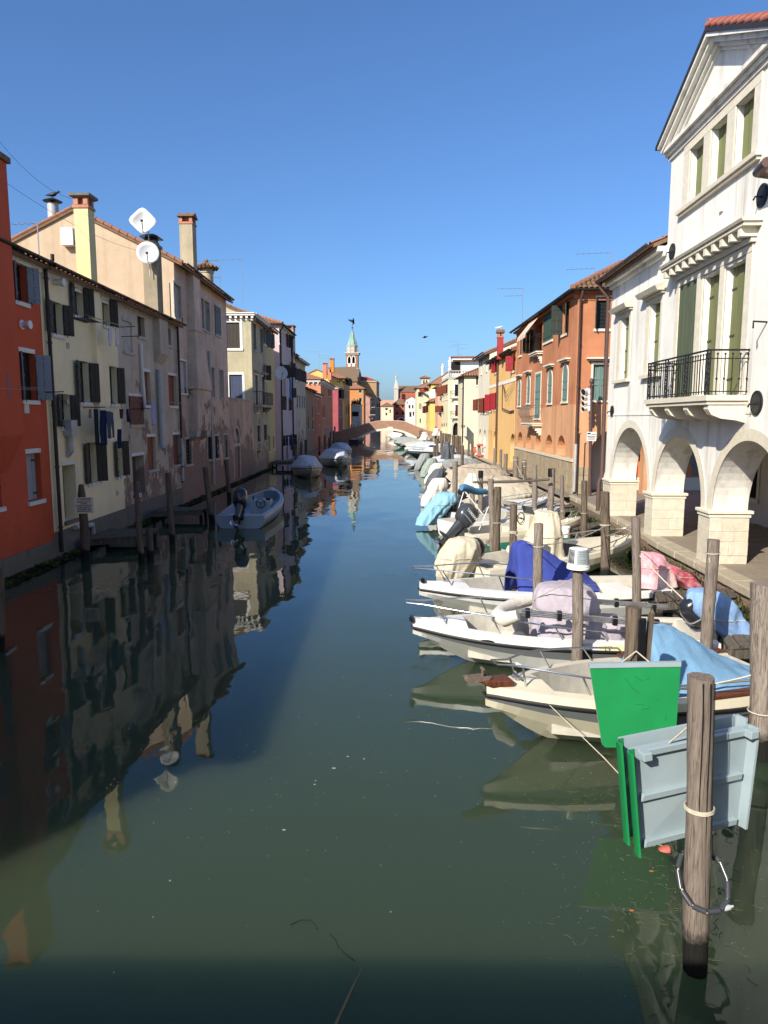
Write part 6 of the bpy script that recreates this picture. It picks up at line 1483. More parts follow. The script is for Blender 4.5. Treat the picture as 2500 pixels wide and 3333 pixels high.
def boats():
    # A: cream boat with wooden bowsprit, nearest
    r,l,hb,zg=boat('cream open boat with a brown wooden bow roller, nearest the viewer',(5.35,10.7),(1.02,9.25),1.9,.62,.86,'gel_cream',band='gel_dgrey',rail=(.42,.3,-.12),bowp=2.0,fore=.8)
    m=MB(); m.hexa([l(4.22,-.15,.85),l(4.52,-.10,.85),l(4.52,.10,.85),l(4.22,.15,.85),l(4.22,-.15,.93),l(4.74,-.07,.95),l(4.74,.07,.95),l(4.22,.15,.93)]); sp=m.build('bowsprit',M['varnish'],r,bevel=.015)
    m=MB(); 
    for s in (-.06,.06): m.hexa([l(4.55,s-.01,.94),l(4.82,s-.01,.94),l(4.82,s+.01,.94),l(4.55,s+.01,.94),l(4.52,s-.01,1.0),l(4.88,s-.01,1.0),l(4.88,s+.01,1.0),l(4.52,s+.01,1.0)])
    m.tube([l(4.82,-.06,.96),l(4.82,.06,.96)],.04,10); m.tube([l(4.62,0,.98),l(4.62,0,1.09)],.015,6); m.tube([l(4.62,-.04,1.09),l(4.62,.04,1.09)],.02,6); m.build('anchor_roller',M['rust'],sp)
    for sg in (1,-1):
        m=MB(); m.hexa([l(.05,sg*(hb(.02)-.15),.655),l(1.9,sg*(hb(.4)-.15),.70),l(1.9,sg*(hb(.4)+.0),.69),l(.05,sg*(hb(.02)),.645),l(.05,sg*(hb(.02)-.15),.70),l(1.9,sg*(hb(.4)-.15),.74),l(1.9,sg*(hb(.4)),.735),l(.05,sg*hb(.02),.69)]); m.build('wooden_gunwale',M['varnish'],r,bevel=.01)
    m=MB(); m.tube([l(.15,(hb(0)-.05),.80),l(2.3,(hb(.5)-.04),.92)],.014,6); m.tube([l(.15,(hb(0)-.05),.80),l(.15,(hb(0)-.05),.68)],.012,6); m.build('side_rail',M['steel'],r)
    for i,(h,c) in enumerate(((.40,'text_black'),(.34,'text_red'),(.30,'text_black'))):
        m=MB(); m.tube([l(.05,(hb(0)+.005),h),l(1.4,(hb(.3)+.008),h+.015)],.008,4); m.build('hull_line',M[c],r)
    m=MB(); m.box(l(.2,.25,.5),(.02,.26,.2)); m.build('transom_locker',M['gel_cream'],r)
    sec=[]
    for x,ht,wt,wb,zb in ((2.15,1.40,.20,.66,.55),(2.0,1.46,.16,.72,.62),(1.6,1.38,.13,.80,.66),(1.1,1.10,.14,.84,.66),(.6,.84,.2,.84,.64),(.3,.70,.3,.84,.62)):
        sec.append([(x,-wb-.06,zb-.05),(x,-wb*.9,zb+.05),(x,-wt,ht-.06),(x,0,ht),(x,wt,ht-.06),(x,wb*.9,zb+.05),(x,wb+.06,zb-.05)])
    sec.insert(0,[(2.2,-.6,.45),(2.2,-.5,.6),(2.2,-.2,1.15),(2.19,0,1.25),(2.2,.2,1.15),(2.2,.5,.6),(2.2,.6,.45)])
    tarp('boat_tarpaulin','light blue tarpaulin tented over the helm of the cream boat','tarpaulin',sec,CL['tarpblue'],l,.022,.02,3)
    m=MB(); pts=[(l(4.0,-.35,.9)),Vector((2.3,8.1,.42)),Vector((2.75,7.45,.06))]; m.tube(pts,.006,5); tag(m.build('mooring_line',M['rope'],origin=pts[0]),'taut pale line from the cream boat bow down into the water','rope')
    # B: white boat with grey band
    r,l,hb,zg=boat('white motor boat with a grey hull band and a bundled sun canopy',(5.3,12.95),(.05,12.62),1.85,.55,.78,'gel_white',band='gel_dgrey',rail=(.40,.34,.12),bowp=2.6,fore=.78,seat=[(1.0,.4,.3),(3.3,.4,.24)])
    m=MB(); A=l.y*-1
    pts=[l(4.02+.12*math.cos(a),(hb((4.02+.12*math.cos(a))/l.L)+.016),.585+.03*math.sin(a)) for a in [2*math.pi*k/14 for k in range(14)]]; m.poly(pts); m.build('hull_vent',M['black_plastic'],r)
    yp=MB(); x0,x1=1.55,2.15; yy=lambda x:(hb(x/5.26)+.014)
    yp.quad(l(x0,yy(x0)+.008,.46),l(x1,yy(x1)+.008,.46),l(x1,yy(x1)+.004,.58),l(x0,yy(x0)+.004,.58)); pl=yp.build('number_plate',plain('pale yellow plate','#d8cf9c',.5,var=.05),r)
    put_text('LV',.13,M['text_black'],pl,l(2.0,yy(2.0)+.012,.52),-l.x,(0,0,1),sx=.8)
    m=MB(); m.lathe(l(5.28,.0,.80),[(.04,-.1),(.05,-.05),(.05,.05),(.04,.1)],8,Matrix.Rotation(R(90),3,'X')); m.build('bow_roller',M['black_plastic'],r)
    b=boat_canopy(r,l,[(3.9,.95),(1.0,.92)],'white')
    drape('console_cover','lilac-grey cloth cover tied round the console of the white grey-banded boat','console cover',[(1.45,.14,.16,2.55,.05),(1.40,.42,.42,2.55,.05),(1.1,.62,.56,2.5,.05),(.95,.60,.55,2.48,.05),(.7,.70,.64,2.45,.05),(.3,.74,.66,2.4,.05)],CL['lilac'],l,.07,8,1)
    drape('console_cover','smaller lilac-grey cloth heap on the helm seat beside the console cover','console cover',[(.86,.1,.1,1.75,.1),(.8,.3,.34,1.75,.1),(.55,.42,.46,1.7,.1),(.15,.5,.5,1.65,.1)],CL['lilac'],l,.1,7,5)
    outboard(r,l,-.1,.62,38)
    drape('motor_cover','faded blue motor cover on the tilted outboard by the wooden pier','motor cover',[(1.32,.12,.14,-.05,0),(1.26,.32,.28,-.08,0),(1.0,.44,.36,-.2,0),(.72,.46,.34,-.42,0),(.45,.42,.30,-.75,0),(.12,.26,.22,-1.05,0)],CL['denim'],l,.10,7,2)
    # C: white boat with black strip, navy cover
    r,l,hb,zg=boat('white motor boat with a black rub strip and number ending 78',(5.75,16.75),(.2,15.45),1.95,.55,.8,'gel_white',rail=(.34,.36,.14),bowp=2.4,fore=.80,seat=[(.8,.5,.32)])
    put_text('LV 2783',.16,M['text_black'],r,l(.75,(hb(.13)+.012),.31),-l.x,(0,0,1),sx=.8)
    m=MB(); m.lathe(l(5.62,.0,.86),[(.04,-.1),(.055,-.05),(.055,.05),(.04,.1)],8,Matrix.Rotation(R(90),3,'X')); m.build('bow_fender',M['black_plastic'],r)
    sec=[]
    for x,ht,wt,wb,zb in ((3.55,.95,.3,.5,.35),(3.5,1.5,.22,.62,.38),(3.2,1.62,.2,.72,.42),(2.8,1.42,.22,.78,.5),(2.2,1.08,.26,.82,.5),(1.7,.78,.3,.8,.5)):
        sec.append([(x,-wb-.05,zb-.08),(x,-wb*.9,zb+.08),(x,-wt,ht-.06),(x,0,ht),(x,wt,ht-.06),(x,wb*.9,zb+.08),(x,wb+.05,zb-.08)])
    tarp('boat_tarpaulin','deep navy blue tarpaulin tented over the helm of the white boat','tarpaulin',sec,CL['navy'],l,.03,.03,7)
    outboard(r,l,-.1,.62,35)
    drape('motor_cover','pink and white patterned cloth bundled over the upright end of an outboard','motor cover',[(1.30,.1,.12,.22,0),(1.24,.3,.28,.18,0),(1.0,.42,.36,.1,0),(.75,.46,.38,.05,0),(.5,.5,.42,.02,0)],CL['pinkred'],l,.10,9,4)
    drape('leg_cover','red and pink cloth wrapped round the tilted outboard leg','motor cover',[(1.02,.08,.1,-.05,0),(.98,.2,.2,-.2,0),(.85,.3,.26,-.45,0),(.62,.32,.26,-.75,0),(.4,.24,.2,-.98,0),(.3,.08,.08,-1.05,0)],CL['red'],l,.10,8,6)
    # D: beige boat, motor to the canal, bow to the quay
    r,l,hb,zg=boat('cream boat moored bow to the quay with a tall covered helm',(1.55,18.75),(6.75,22.0),2.0,.55,.82,'gel_cream',rail=(.45,.22,.0),bowp=3.2,fore=.62,blunt=.18,rub=None,seat=[(1.0,.5,.34)])
    outboard(r,l,-.1,.66,55)
    drape('motor_cover','bone-white cloth cover gathered over an outboard beside the cream boat','motor cover',[(1.3,.1,.12,-.15,0),(1.24,.36,.34,-.18,0),(1.0,.52,.46,-.25,0),(.7,.56,.46,-.35,0),(.42,.5,.40,-.5,0),(.2,.36,.3,-.6,0)],CL['bone'],l,.12,8,8)
    drape('console_cover','tall bone-white fabric cover standing over the helm of the cream boat','console cover',[(1.78,.2,.2,2.75,0),(1.74,.3,.36,2.75,0),(1.2,.42,.48,2.65,0),(.7,.62,.62,2.5,0),(.3,.75,.72,2.4,0)],CL['bone'],l,.06,8,9)
    m=MB(); m.tube([l(1.9,-.7,.66),l(2.0,.7,.66)],.14,10); m.build('bolster_seat',M['white_paint'],r,smooth=60)
    # green decked boat between
    r,l,hb,zg=boat('low grey boat with a green painted floor',(1.9,21.9),(5.9,23.6),1.6,.34,.46,'gel_grey',sole='sole_green',deck='gel_grey',rub=None,fore=.9,bowp=2.2,gw=.1)
    for x in (.9,2.0,3.0):
        m=MB(); m.tube([l(x,-.6,.36),l(x,.6,.36)],.025,6); m.build('crossbar',M['pipe_grey'],r)
    # E: cream boat with dark outboard
    r,l,hb,zg=boat('cream boat with a bare dark outboard and rolled blue canopy',(1.75,24.0),(6.3,26.4),1.75,.58,.78,'gel_cream',rail=(.55,.25,.0),bowp=2.6,fore=.66,rub=None,seat=[(.8,.5,.3),(2.1,.4,.5)],console=(2.7,1.05))
    put_text('LV65109',.17,M['text_black'],r,l(.62,-(hb(.12)+.035),.36),l.x,(0,0,1),sx=.75)
    outboard(r,l,-.1,.72,48,mat='cowl_grey',text='YAMAHA',scale=1.3)
    # F: white boat with sky blue motor cover
    r,l,hb,zg=boat('white motor boat with curved hull graphics and a light blue covered motor',(1.5,29.2),(6.15,32.0),1.9,.62,.92,'gel_white',rail=(.5,.24,.05),bowp=2.8,fore=.6,console=(2.4,1.15))
    put_text('LV 10',.2,M['text_black'],r,l(1.9,-(hb(.35)+.035),.42),l.x,(0,0,1),sx=.75)
    for k in range(2):
        m=MB(); m.tube([l(3.2+.9*s,-(hb((3.2+.9*s)/5.4)+.0)+.03-.02*k,.34+.1*math.sin(s*2.6)+.05*k) for s in [q/8 for q in range(9)]],.012,4); m.build('hull_graphic',M['gel_navy'],r)
    outboard(r,l,-.1,.7,50)
    drape('motor_cover','light blue cloth cover sagging over a tilted outboard above the water','motor cover',[(1.42,.12,.14,.0,0),(1.36,.36,.34,-.05,0),(1.1,.50,.46,-.15,0),(.85,.56,.46,-.45,0),(.5,.52,.42,-.8,0),(.15,.4,.3,-1.05,0)],CL['lightblue'],l,.10,8,3)
    tarp('boat_cover','greige cover stretched over the cockpit of the boat with blue motor cover','boat cover',[[(x,-b,.6),(x,-b*.6,z-.05),(x,0,z),(x,b*.6,z-.05),(x,b,.6)] for x,b,z in ((.3,.8,.75),(1.0,.88,.95),(1.8,.9,1.2),(2.3,.88,1.3))],CL['greige'],l,.03,.02,12)
    # E2: white boat, its bow at the pier
    r,l,hb,zg=boat('white boat with steel rails between the dark outboard boat and the blue covered motor',(1.4,26.4),(6.0,28.8),1.8,.6,.85,'gel_white',rail=(.4,.26,.05),fore=.55,bowp=2.6,seat=[(.7,.4,.3)])
    # covered row further on
    def cov(label,clabel,S,Bw,beam,mat,ridge,hull='gel_white',mcov=None,mlab=None,seed=0,x0=.1,x1=None,tilt=45,peak=None,**k):
        r,l,hb,zg=boat(label,S,Bw,beam,.6,.8,hull,fore=.6,**k); L=l.L
        cover_boat(l,L,hb,zg,x0,x1 or L*.96,ridge,clabel,CL[mat],seed=seed,peak=peak)
        outboard(r,l,-.1,.7,tilt)
        if mcov: drape('motor_cover',mlab,'motor cover',[(1.42,.1,.12,-.05,0),(1.36,.34,.32,-.1,0),(1.05,.48,.42,-.2,0),(.7,.5,.4,-.4,0),(.25,.42,.34,-.7,0),(.05,.3,.26,-.85,0)],CL[mcov],l,.10,9,seed+.5)
        return r,l
    cov('white boat under a pale greige cover with a white covered motor','pale greige cover over the boat with the white motor cover',(1.55,36.2),(6.6,39.2),2.0,'greige',.75,mcov='white',mlab='white gathered cloth over an outboard beside the greige covered boat',seed=1)
    cov('small boat under a bone cover behind the pole with the plastic bag','bone cover over the boat behind the plastic bag pole',(2.4,33.4),(6.4,36.2),1.9,'bone',.6,seed=2)
    cov('boat with a dark slate motor cover and greige tent cover','broad greige tent over the boat with the slate motor cover',(1.8,43.2),(6.4,46.5),2.1,'greige',.95,mcov='slate',mlab='slate grey cloth over an outboard next to a black motor',seed=3)
    cov('boat with a yellow hull band and beige cover','beige cover over the yellow banded boat',(1.9,48.5),(6.0,51.5),1.9,'greige',.6,hull='gel_white',band='gel_yellow',seed=4,mcov='white',mlab='white padded cover over an outboard with sage cloth on top')
    cov('white boat with a sage covered motor among the poles','grey cover over the boat with the sage motor cover',(1.7,54.5),(5.8,57.3),2.0,'grey',.7,seed=5,mcov='sage',mlab='sage green cloth over an outboard among the poles')
    cov('grey boat with a tall grey motor cover','grey cover over the boat with the tall grey motor cover',(1.3,62.0),(5.6,64.8),2.0,'coverwhite',.6,hull='gel_grey',seed=6,mcov='grey',mlab='tall grey cover over an outboard beside the cabin cruiser',tilt=20)
    # cabin cruiser
    r,l,hb,zg=boat('navy and white cabin cruiser with dark windows',(5.2,78.5),(-.3,74.0),2.4,.9,1.2,'gel_white',band='gel_dgrey',low='gel_navy',rail=(.55,.35,.1),open_=False)
    m=MB(); q=lambda x,y,z:l(x,y,z)
    m.hexa([q(1.2,-.95,.95),q(4.4,-.75,1.05),q(4.4,.75,1.05),q(1.2,.95,.95),q(1.3,-.8,1.75),q(3.4,-.65,1.7),q(3.4,.65,1.7),q(1.3,.8,1.75)]); C=m.build('cabin',M['gel_white'],r,bevel=.06)
    for sg in (1,-1):
        m=MB(); m.quad(q(1.5,sg*.93,1.2),q(3.5,sg*.81,1.22),q(3.2,sg*.75,1.55),q(1.55,sg*.85,1.6)); m.build('cabin_window',M['screen'],C)
    m=MB(); m.quad(q(4.2,-.6,1.15),q(4.2,.6,1.15),q(3.6,.55,1.6),q(3.6,-.55,1.6)); m.build('windscreen',M['screen'],C)
    cov('white boat with a white awning frame near the far bridge','white awning over the boat near the far bridge',(4.5,91.0),(-.8,88.5),2.2,'coverwhite',.9,seed=7)
    cov('dark green boat with a white covered cabin just before the bridge','white cover over the dark green boat before the bridge',(3.0,108.0),(-2.6,110.5),2.2,'grey',.8,hull='gel_green',seed=8)
    cov('white boat with green trim moored past the cabin cruiser','pale cover over the green trimmed boat past the cabin cruiser',(4.0,99.0),(-1.4,98.0),2.1,'greige',.7,band='gel_green',seed=9)
    cov('white boat half under the right side of the bridge','pale cover over the boat half under the bridge',(1.4,124),(-3.0,125.6),2.1,'grey',.6,seed=10)
    cov('pale boat beyond the arch of the bridge','white cover over the pale boat beyond the arch',(-1.5,152),(-5.0,156),2.3,'white',.8,seed=15)
    # left bank
    r,l,hb,zg=boat('blue-grey open boat with a black outboard on the left bank',(-6.85,28.3),(-7.05,36.4),2.15,.52,.86,'gel_blue',deck='gel_blue',sole='gel_blue',rub=None,bowp=2.3,fore=.86,seat=[(1.0,.6,.3)])
    q=lambda x,y,z:l(x,y,z); m=MB(); m.hexa([q(2.9,-.75,.12),q(3.7,-.75,.12),q(3.7,.2,.12),q(2.9,.2,.12),q(2.95,-.72,.80),q(3.5,-.72,.82),q(3.5,.15,.82),q(2.95,.15,.80)]); C=m.build('console',M['gel_blue'],r,bevel=.03)
    m=MB(); m.tube([q(2.84,-.3+.2*math.cos(a),.68+.2*math.sin(a)) for a in [2*math.pi*k/16 for k in range(17)]],.02,6)
    for k in range(3): a=k*2.094+.5; m.tube([q(2.84,-.3,.68),q(2.84,-.3+.2*math.cos(a),.68+.2*math.sin(a))],.014,5)
    m.build('steering_wheel',M['black_plastic'],C)
    m=MB(); m.tube([q(3.0,.05,.8),q(2.95,.05,1.0)],.03,6); m.box(q(3.1,-.6,.85),(.2,.12,.1)); m.build('throttle',M['black_plastic'],C)
    m=MB(); m.lathe(q(4.3,-.2,.2),[(.3,0),(.3,.5),(.24,.52),(.22,.5),(0,.5)],18); m.build('seat_drum',M['gel_white'],r,smooth=40)
    outboard(r,l,-.12,.74,46,scale=1.35)
    def covl(label,clabel,S,Bw,beam,seed):
        r,l,hb,zg=boat(label,S,Bw,beam,.7,.95,'gel_white',fore=.6); L=l.L
        cover_boat(l,L,hb,zg,.05,L*.97,.9,clabel,CL['coverwhite'],seed=seed,peak=lambda s:.80*min(1,s/.16+.2)*min(1,(1-s)/.3+.1),fold=.01,ridge_tent=True,wr=.018)
    covl('white boat under a pale grey cover, nearest of the three on the left bank','pale grey cover on the nearest covered boat of the left bank',(-8.7,58.0),(-7.2,51.6),2.2,3)
    covl('wide white boat under a silver-grey cover on the left bank','silver-grey tent cover on the wide boat of the left bank',(-7.9,70.5),(-6.1,63.2),2.6,4)
    covl('covered boat behind the silver-grey one on the left bank','light grey cover on the boat behind the silver-grey one',(-8.9,88.0),(-7.6,80.5),2.6,5)
    r,l,hb,zg=boat('dark boat moored under the left haunch of the bridge',(-10.5,131),(-9.0,136),2.0,.6,.8,'gel_navy',fore=.6)
def boat_canopy(r,l,ends,mt):
    """collapsed sun canopy: a curved white sleeve and a bundle of aluminium tubes"""
    m=MB(); pts=[l(3.55,.95,1.12),l(3.75,.85,1.02),l(3.78,.4,.95),l(3.6,-.1,.92),l(3.3,-.55,.92),l(2.8,-.82,.93)]
    m.tube(pts,[.09,.13,.14,.13,.12,.09],12); m.build('canopy_sleeve',CL['white'],r,smooth=60)
    for sg,(a,b) in ((1,((3.5,.95,1.12),(.9,.85,.85))),(-1,((2.9,-.8,.95),(.25,-.84,.72)))):
        m=MB()
        for k in range(4): m.tube([l(a[0],a[1]+.02*k,a[2]+.035*k),l(b[0],b[1]+.02*k,b[2]+.03*k)],.013,6)
        t=m.build('canopy_tubes',M['steel'],r,smooth=60)
        for q in (.04,.25,.62,.9):
            p=Vector(a).lerp(Vector(b),q); MB().box(l(p.x,p.y+.02,p.z+.05),(.07,.09,.16)).build('strap_clip',M['black_plastic'],t)
boats()
# ------------------------------------------------------------------ mooring poles
PN=[0]
def pole(label,bt=None,tp=None,wpx=None,y=None,mat='pole',cap=None,taper=.92,pointed=False,split=False,group='mooring poles standing in the canal',seg=12,top=None):
    """bt, tp: foot on the water and top centre in the photograph; y fixes the distance when the foot is hidden"""
    if y is None: b=atz(bt,0.0)
    else:
        b=aty(tp,y) if bt is None else aty(bt,y); b=Vector((b.x,y,0))
    t=aty(tp,b.y); dist=b.y; rad=max(.045,wpx*dist/FPX/2)
    PN[0]+=1; sd=PN[0]; H=t.z; n=seg; K=max(5,int(H/.22)); rings=[]; z0=-.6
    for i in range(K+1):
        s=i/K; z=z0+(H-z0)*s; fr=z/H; c=Vector((b.x+(t.x-b.x)*fr,b.y,z)); c+=Vector((mnoise.noise(Vector((sd,z*.6,0))),mnoise.noise(Vector((sd,z*.6,5))),0))*rad*.28
        ring=[]
        for k in range(n):
            a=2*math.pi*k/n; r=rad*(1.05-(1-taper)*s)*(1+.14*mnoise.noise(Vector((math.cos(a)*1.6+sd*3,math.sin(a)*1.6,z*.9)))+.05*mnoise.noise(Vector((math.cos(a)*4+sd,math.sin(a)*4,z*3))))
            if pointed and s>.88: r*=1-(s-.88)/.12*.42
            ring.append(c+Vector((math.cos(a)*r,math.sin(a)*r,(rad*.18*mnoise.noise(Vector((k*.7,sd,2))) if i==K else 0))))
        rings.append(ring)
    m=MB(); m.loft(rings); o=m.build('mooring_pole',M[mat],origin=(b.x,b.y,0),smooth=60); tag(o,label,'pole',group)
    if cap:
        h,cm=cap; m=MB(); rr=rad*1.03; m.loft([[Vector((t.x+rr*math.cos(2*math.pi*k/14),b.y+rr*math.sin(2*math.pi*k/14),zz)) for k in range(14)] for zz in (H-h,H+.012)]); m.build('painted_top',M[cm],o,smooth=50)
    return o,b,t,rad
def knot(o,b,t,rad,z,turns=2,mat='rope',rr=.010,pitch=.024):
    f=z/t.z; c=Vector((b.x+(t.x-b.x)*f,b.y,z)); m=MB(); pts=[]
    for k in range(turns*14+1): a=2*math.pi*k/14; pts.append(c+Vector((math.cos(a)*rad*1.12,math.sin(a)*rad*1.12,pitch*k/14)))
    m.tube(pts,rr,5); return m.build('rope_turns',M[mat],o,smooth=60)
def line(label,p,q,sag=.1,r=.011,mat='rope'):
    p=Vector(p);q=Vector(q); pts=[p.lerp(q,k/10)-Vector((0,0,sag*4*(k/10)*(1-k/10))) for k in range(11)]
    m=MB(); m.tube(pts,r,5); return tag(m.build('mooring_line',M[mat],origin=p,smooth=60),label,'rope')
def poles():
    P={}
    P[1]=pole('thick cracked grey pole in the foreground carrying the grey panels',(2262,3158),(2287,2202),84,seg=20)
    o,b,t,r=P[1]; knot(o,b,t,r,t.z*.56,3,rr=.006,pitch=.012)
    m=MB()
    for a,w_ in ((-1.9,.012),(-1.35,.010),(-.9,.007)):
        pts=[Vector((b.x+(t.x-b.x)*f+math.cos(a+.05*math.sin(9*f))*r*(1.035),b.y+math.sin(a+.05*math.sin(9*f))*r*1.035,t.z*f)) for f in [.25+.74*k/14 for k in range(15)]]
        m.tube(pts,[.002]+[w_*.5]*13+[w_*.6],4)
    m.build('drying_cracks',M['dark'],o)
    P[2]=pole('thick pole cut by the right edge of the frame',(2476,2465),(2488,1900),76,seg=16); 
    o,b,t,r=P[2]; knot(o,b,t,r,.62,1)
    P[3]=pole('tall speckled pole between the two wooden piers, blue motor cover behind',(2299,2122),(2322,1756),40,y=11.75); knot(*P[3],P[3][2].z*.9,1)
    P[4]=pole('stout bark-covered pole with splintered sides behind the green panel',(2064,2200),(2062,1976),50,y=8.35,mat='pole_dark',taper=1.0)
    o,b,t,r=P[4]; m=MB(); m.hexa([Vector((b.x+r*1.0,b.y-.04,.6)),Vector((b.x+r*1.5,b.y-.04,.6)),Vector((b.x+r*1.5,b.y+.04,.6)),Vector((b.x+r*1.0,b.y+.04,.6)),Vector((b.x+r*1.5,b.y-.05,t.z-.08)),Vector((b.x+r*2.1,b.y-.05,t.z-.06)),Vector((b.x+r*2.1,b.y+.03,t.z-.02)),Vector((b.x+r*1.5,b.y+.03,t.z-.1))]); m.build('loose_splinter',M['pole_dark'],o)
    m=MB(); m.box((b.x+r*.45,b.y-r*.93,t.z-.42),(.09,.04,.62)); m.build('black_fender_strip',M['black_plastic'],o,bevel=.01)
    P[5]=pole('smooth pale pole topped by an upturned paint bucket',(1877,2143),(1882,1846),37,y=11.55)
    P[6]=pole('grey pole with a rope strung to the arcade pier pole, red covered motor behind',(2074,1972),(2072,1683),29,y=14.6)
    P[7]=pole('gnarled pole at the corner of the arcade quay',(1971,1847),(1970,1601),30,y=19.4,mat='pole_dark'); knot(*P[7],P[7][2].z*.62,2)
    P[8]=pole('thick pole in front of the navy tarpaulin',(1753,1921),(1753,1704),31,y=14.7); knot(*P[8],P[8][2].z*.78,1)
    P[9]=pole('split weathered pole right of the bone-white motor cover',(1671,1852),(1671,1643),25,y=17.8,mat='pole_dark'); knot(*P[9],P[9][2].z*.68,3)
    P[10]=pole('rough bark pole between the rolled blue canopy and the green floored boat',(1615,1778),(1621,1585),24,y=21.1,mat='pole_dark'); knot(*P[10],P[10][2].z*.55,1)
    P[11]=pole('slim grey pole at the end of the rolled blue canopy',(1605,1745),(1599,1560),19,y=21.7)
    P[12]=pole('pole with a black painted top left of the rolled blue canopy pole',(1565,1686),(1565,1533),16,y=28.6,cap=(.28,'black_plastic'))
    P[13]=pole('short pole wearing a white plastic bag',(1537,1666),(1537,1545),16,y=28.5)
    P[14]=pole('lone tan pole beside the greige covered boats',(1478,1606),(1483,1502),17,y=34.0)
    P[15]=pole('pole in front of the white hull with curved graphics',(1741,1648),(1741,1513),17,y=29.7)
    P[16]=pole('light pole with a black painted top before the orange house',(1795,1669),(1795,1526),21,y=27.2,cap=(.30,'black_plastic'))
    P[17]=pole('bent grey pole with a dark swollen foot near the orange house corner',(1834,1713),(1828,1549),14,y=26.0); knot(*P[17],P[17][2].z*.45,1)
    P[18]=pole('stout brown pole beside the quay ladder of the orange house',(1901,1733),(1902,1565),20,y=24.8,mat='pole_dark'); knot(*P[18],P[18][2].z*.5,1)
    P[19]=pole('narrow pole with white rope turns in front of the stone base',(1707,1585),(1706,1497),14,y=41.5); knot(*P[19],P[19][2].z*.93,3); knot(*P[19],P[19][2].z*.8,2)
    P[20]=pole('broad pole with a nailed white rope before the stone base',(1678,1579),(1679,1486),17,y=41.0); knot(*P[20],P[20][2].z*.9,2)
    P[21]=pole('pole standing before the dark passage of the yellow-orange house',(1646,1550),(1646,1477),13,y=48)
    P[22]=pole('slim pole left of the dark passage of the yellow-orange house',(1629,1543),(1631,1463),9,y=48.5)
    P[23]=pole('pole below the yellow-orange arch',(1611,1512),(1611,1458),10,y=55)
    P[24]=pole('pole right of the orange lifebuoy',(1585,1503),(1585,1450),10,y=66)
    P[25]=pole('pole carrying the orange lifebuoy',(1561,1503),(1560,1446),9,y=66)
    rest=[(1537,1505,1437,8),(1525,1500,1437,6),(1504,1567,1450,9),(1453,1520,1455,9),(1464,1535,1462,9),(1475,1513,1416,10),(1437,1495,1434,8),(1422,1500,1427,8),(1413,1499,1450,7),(1403,1469,1426,7),(1392,1458,1412,6),(1381,1462,1412,7),(1366,1440,1400,4),(1372,1440,1400,4),(1419,1470,1405,5),(1427,1470,1398,5),(1434,1472,1402,5),(1441,1474,1410,6),(1449,1478,1411,6),(1456,1478,1412,6),(1464,1478,1412,6),(1486,1486,1420,8),(1495,1490,1420,8),(1400+89,1500,1418,7),(1530,1462,1436,6),(1417,1482,1388,5),(1568,1500,1453,5),(1596,1508,1452,6),(1446,1500,1440,6),(1473,1520,1450,6)]
    for x,yb,yt,w_ in rest: pole('weathered pole in the crowded row towards the far bridge',(x,yb),(x+1,yt),w_*1.15,y=atz((x,yb)).y*.93,seg=8,mat='pole_dark',group='poles of the crowded far row')
    # left bank
    P['a']=pole('dark pole with a shaped head carrying the yellow warning sign',(278,1823),(264,1577),27,mat='pole_dark',pointed=True,seg=14)
    P['b']=pole('leaning brown pole with a small number tag by the low dock',(461,1834),(444,1567),19,mat='pole_dark')
    P['c']=pole('pole with a bleached flank before the grey house',(562,1770),(547,1539),19,mat='pole_dark')
    P['d']=pole('pole leaning left beside the blue-grey boat stern',(691,1701),(668,1521),19,mat='pole_dark')
    P['e']=pole('pole standing against the mossy culvert of the pink house',(746,1623),(736,1498),14,mat='pole_dark')
    pole('weathered pole at the very left edge of the frame',(4,2120),(-2,1850),26,mat='pole_dark')
    pole('short stump holding up the low dock',(490,1822),(486,1720),24,y=21.6,mat='pole_dark')
    for i,(x,yb,yt,w_,lab) in enumerate(((962,1545,1447,9,'pole in front of the brown house on the left bank'),(980,1530,1440,7,'thin pole right of the brown house on the left bank'),(996,1498,1432,9,'thick pole by the rubbish on the left landing'),(1040,1480,1420,6,'pole right of the red-orange house'),(1058,1500,1417,7,'pole behind the nearest grey boat cover'),(1072,1480,1424,7,'pole left of the silver-grey boat cover'),(1076,1452,1405,5,'slim pole at the salmon house foot'),(1086,1448,1402,5,'slim pole at the bridge foot'))):
        pole(lab,(x,yb),(x,yt),w_,seg=8,mat='pole_dark')
    return P
PO=poles()
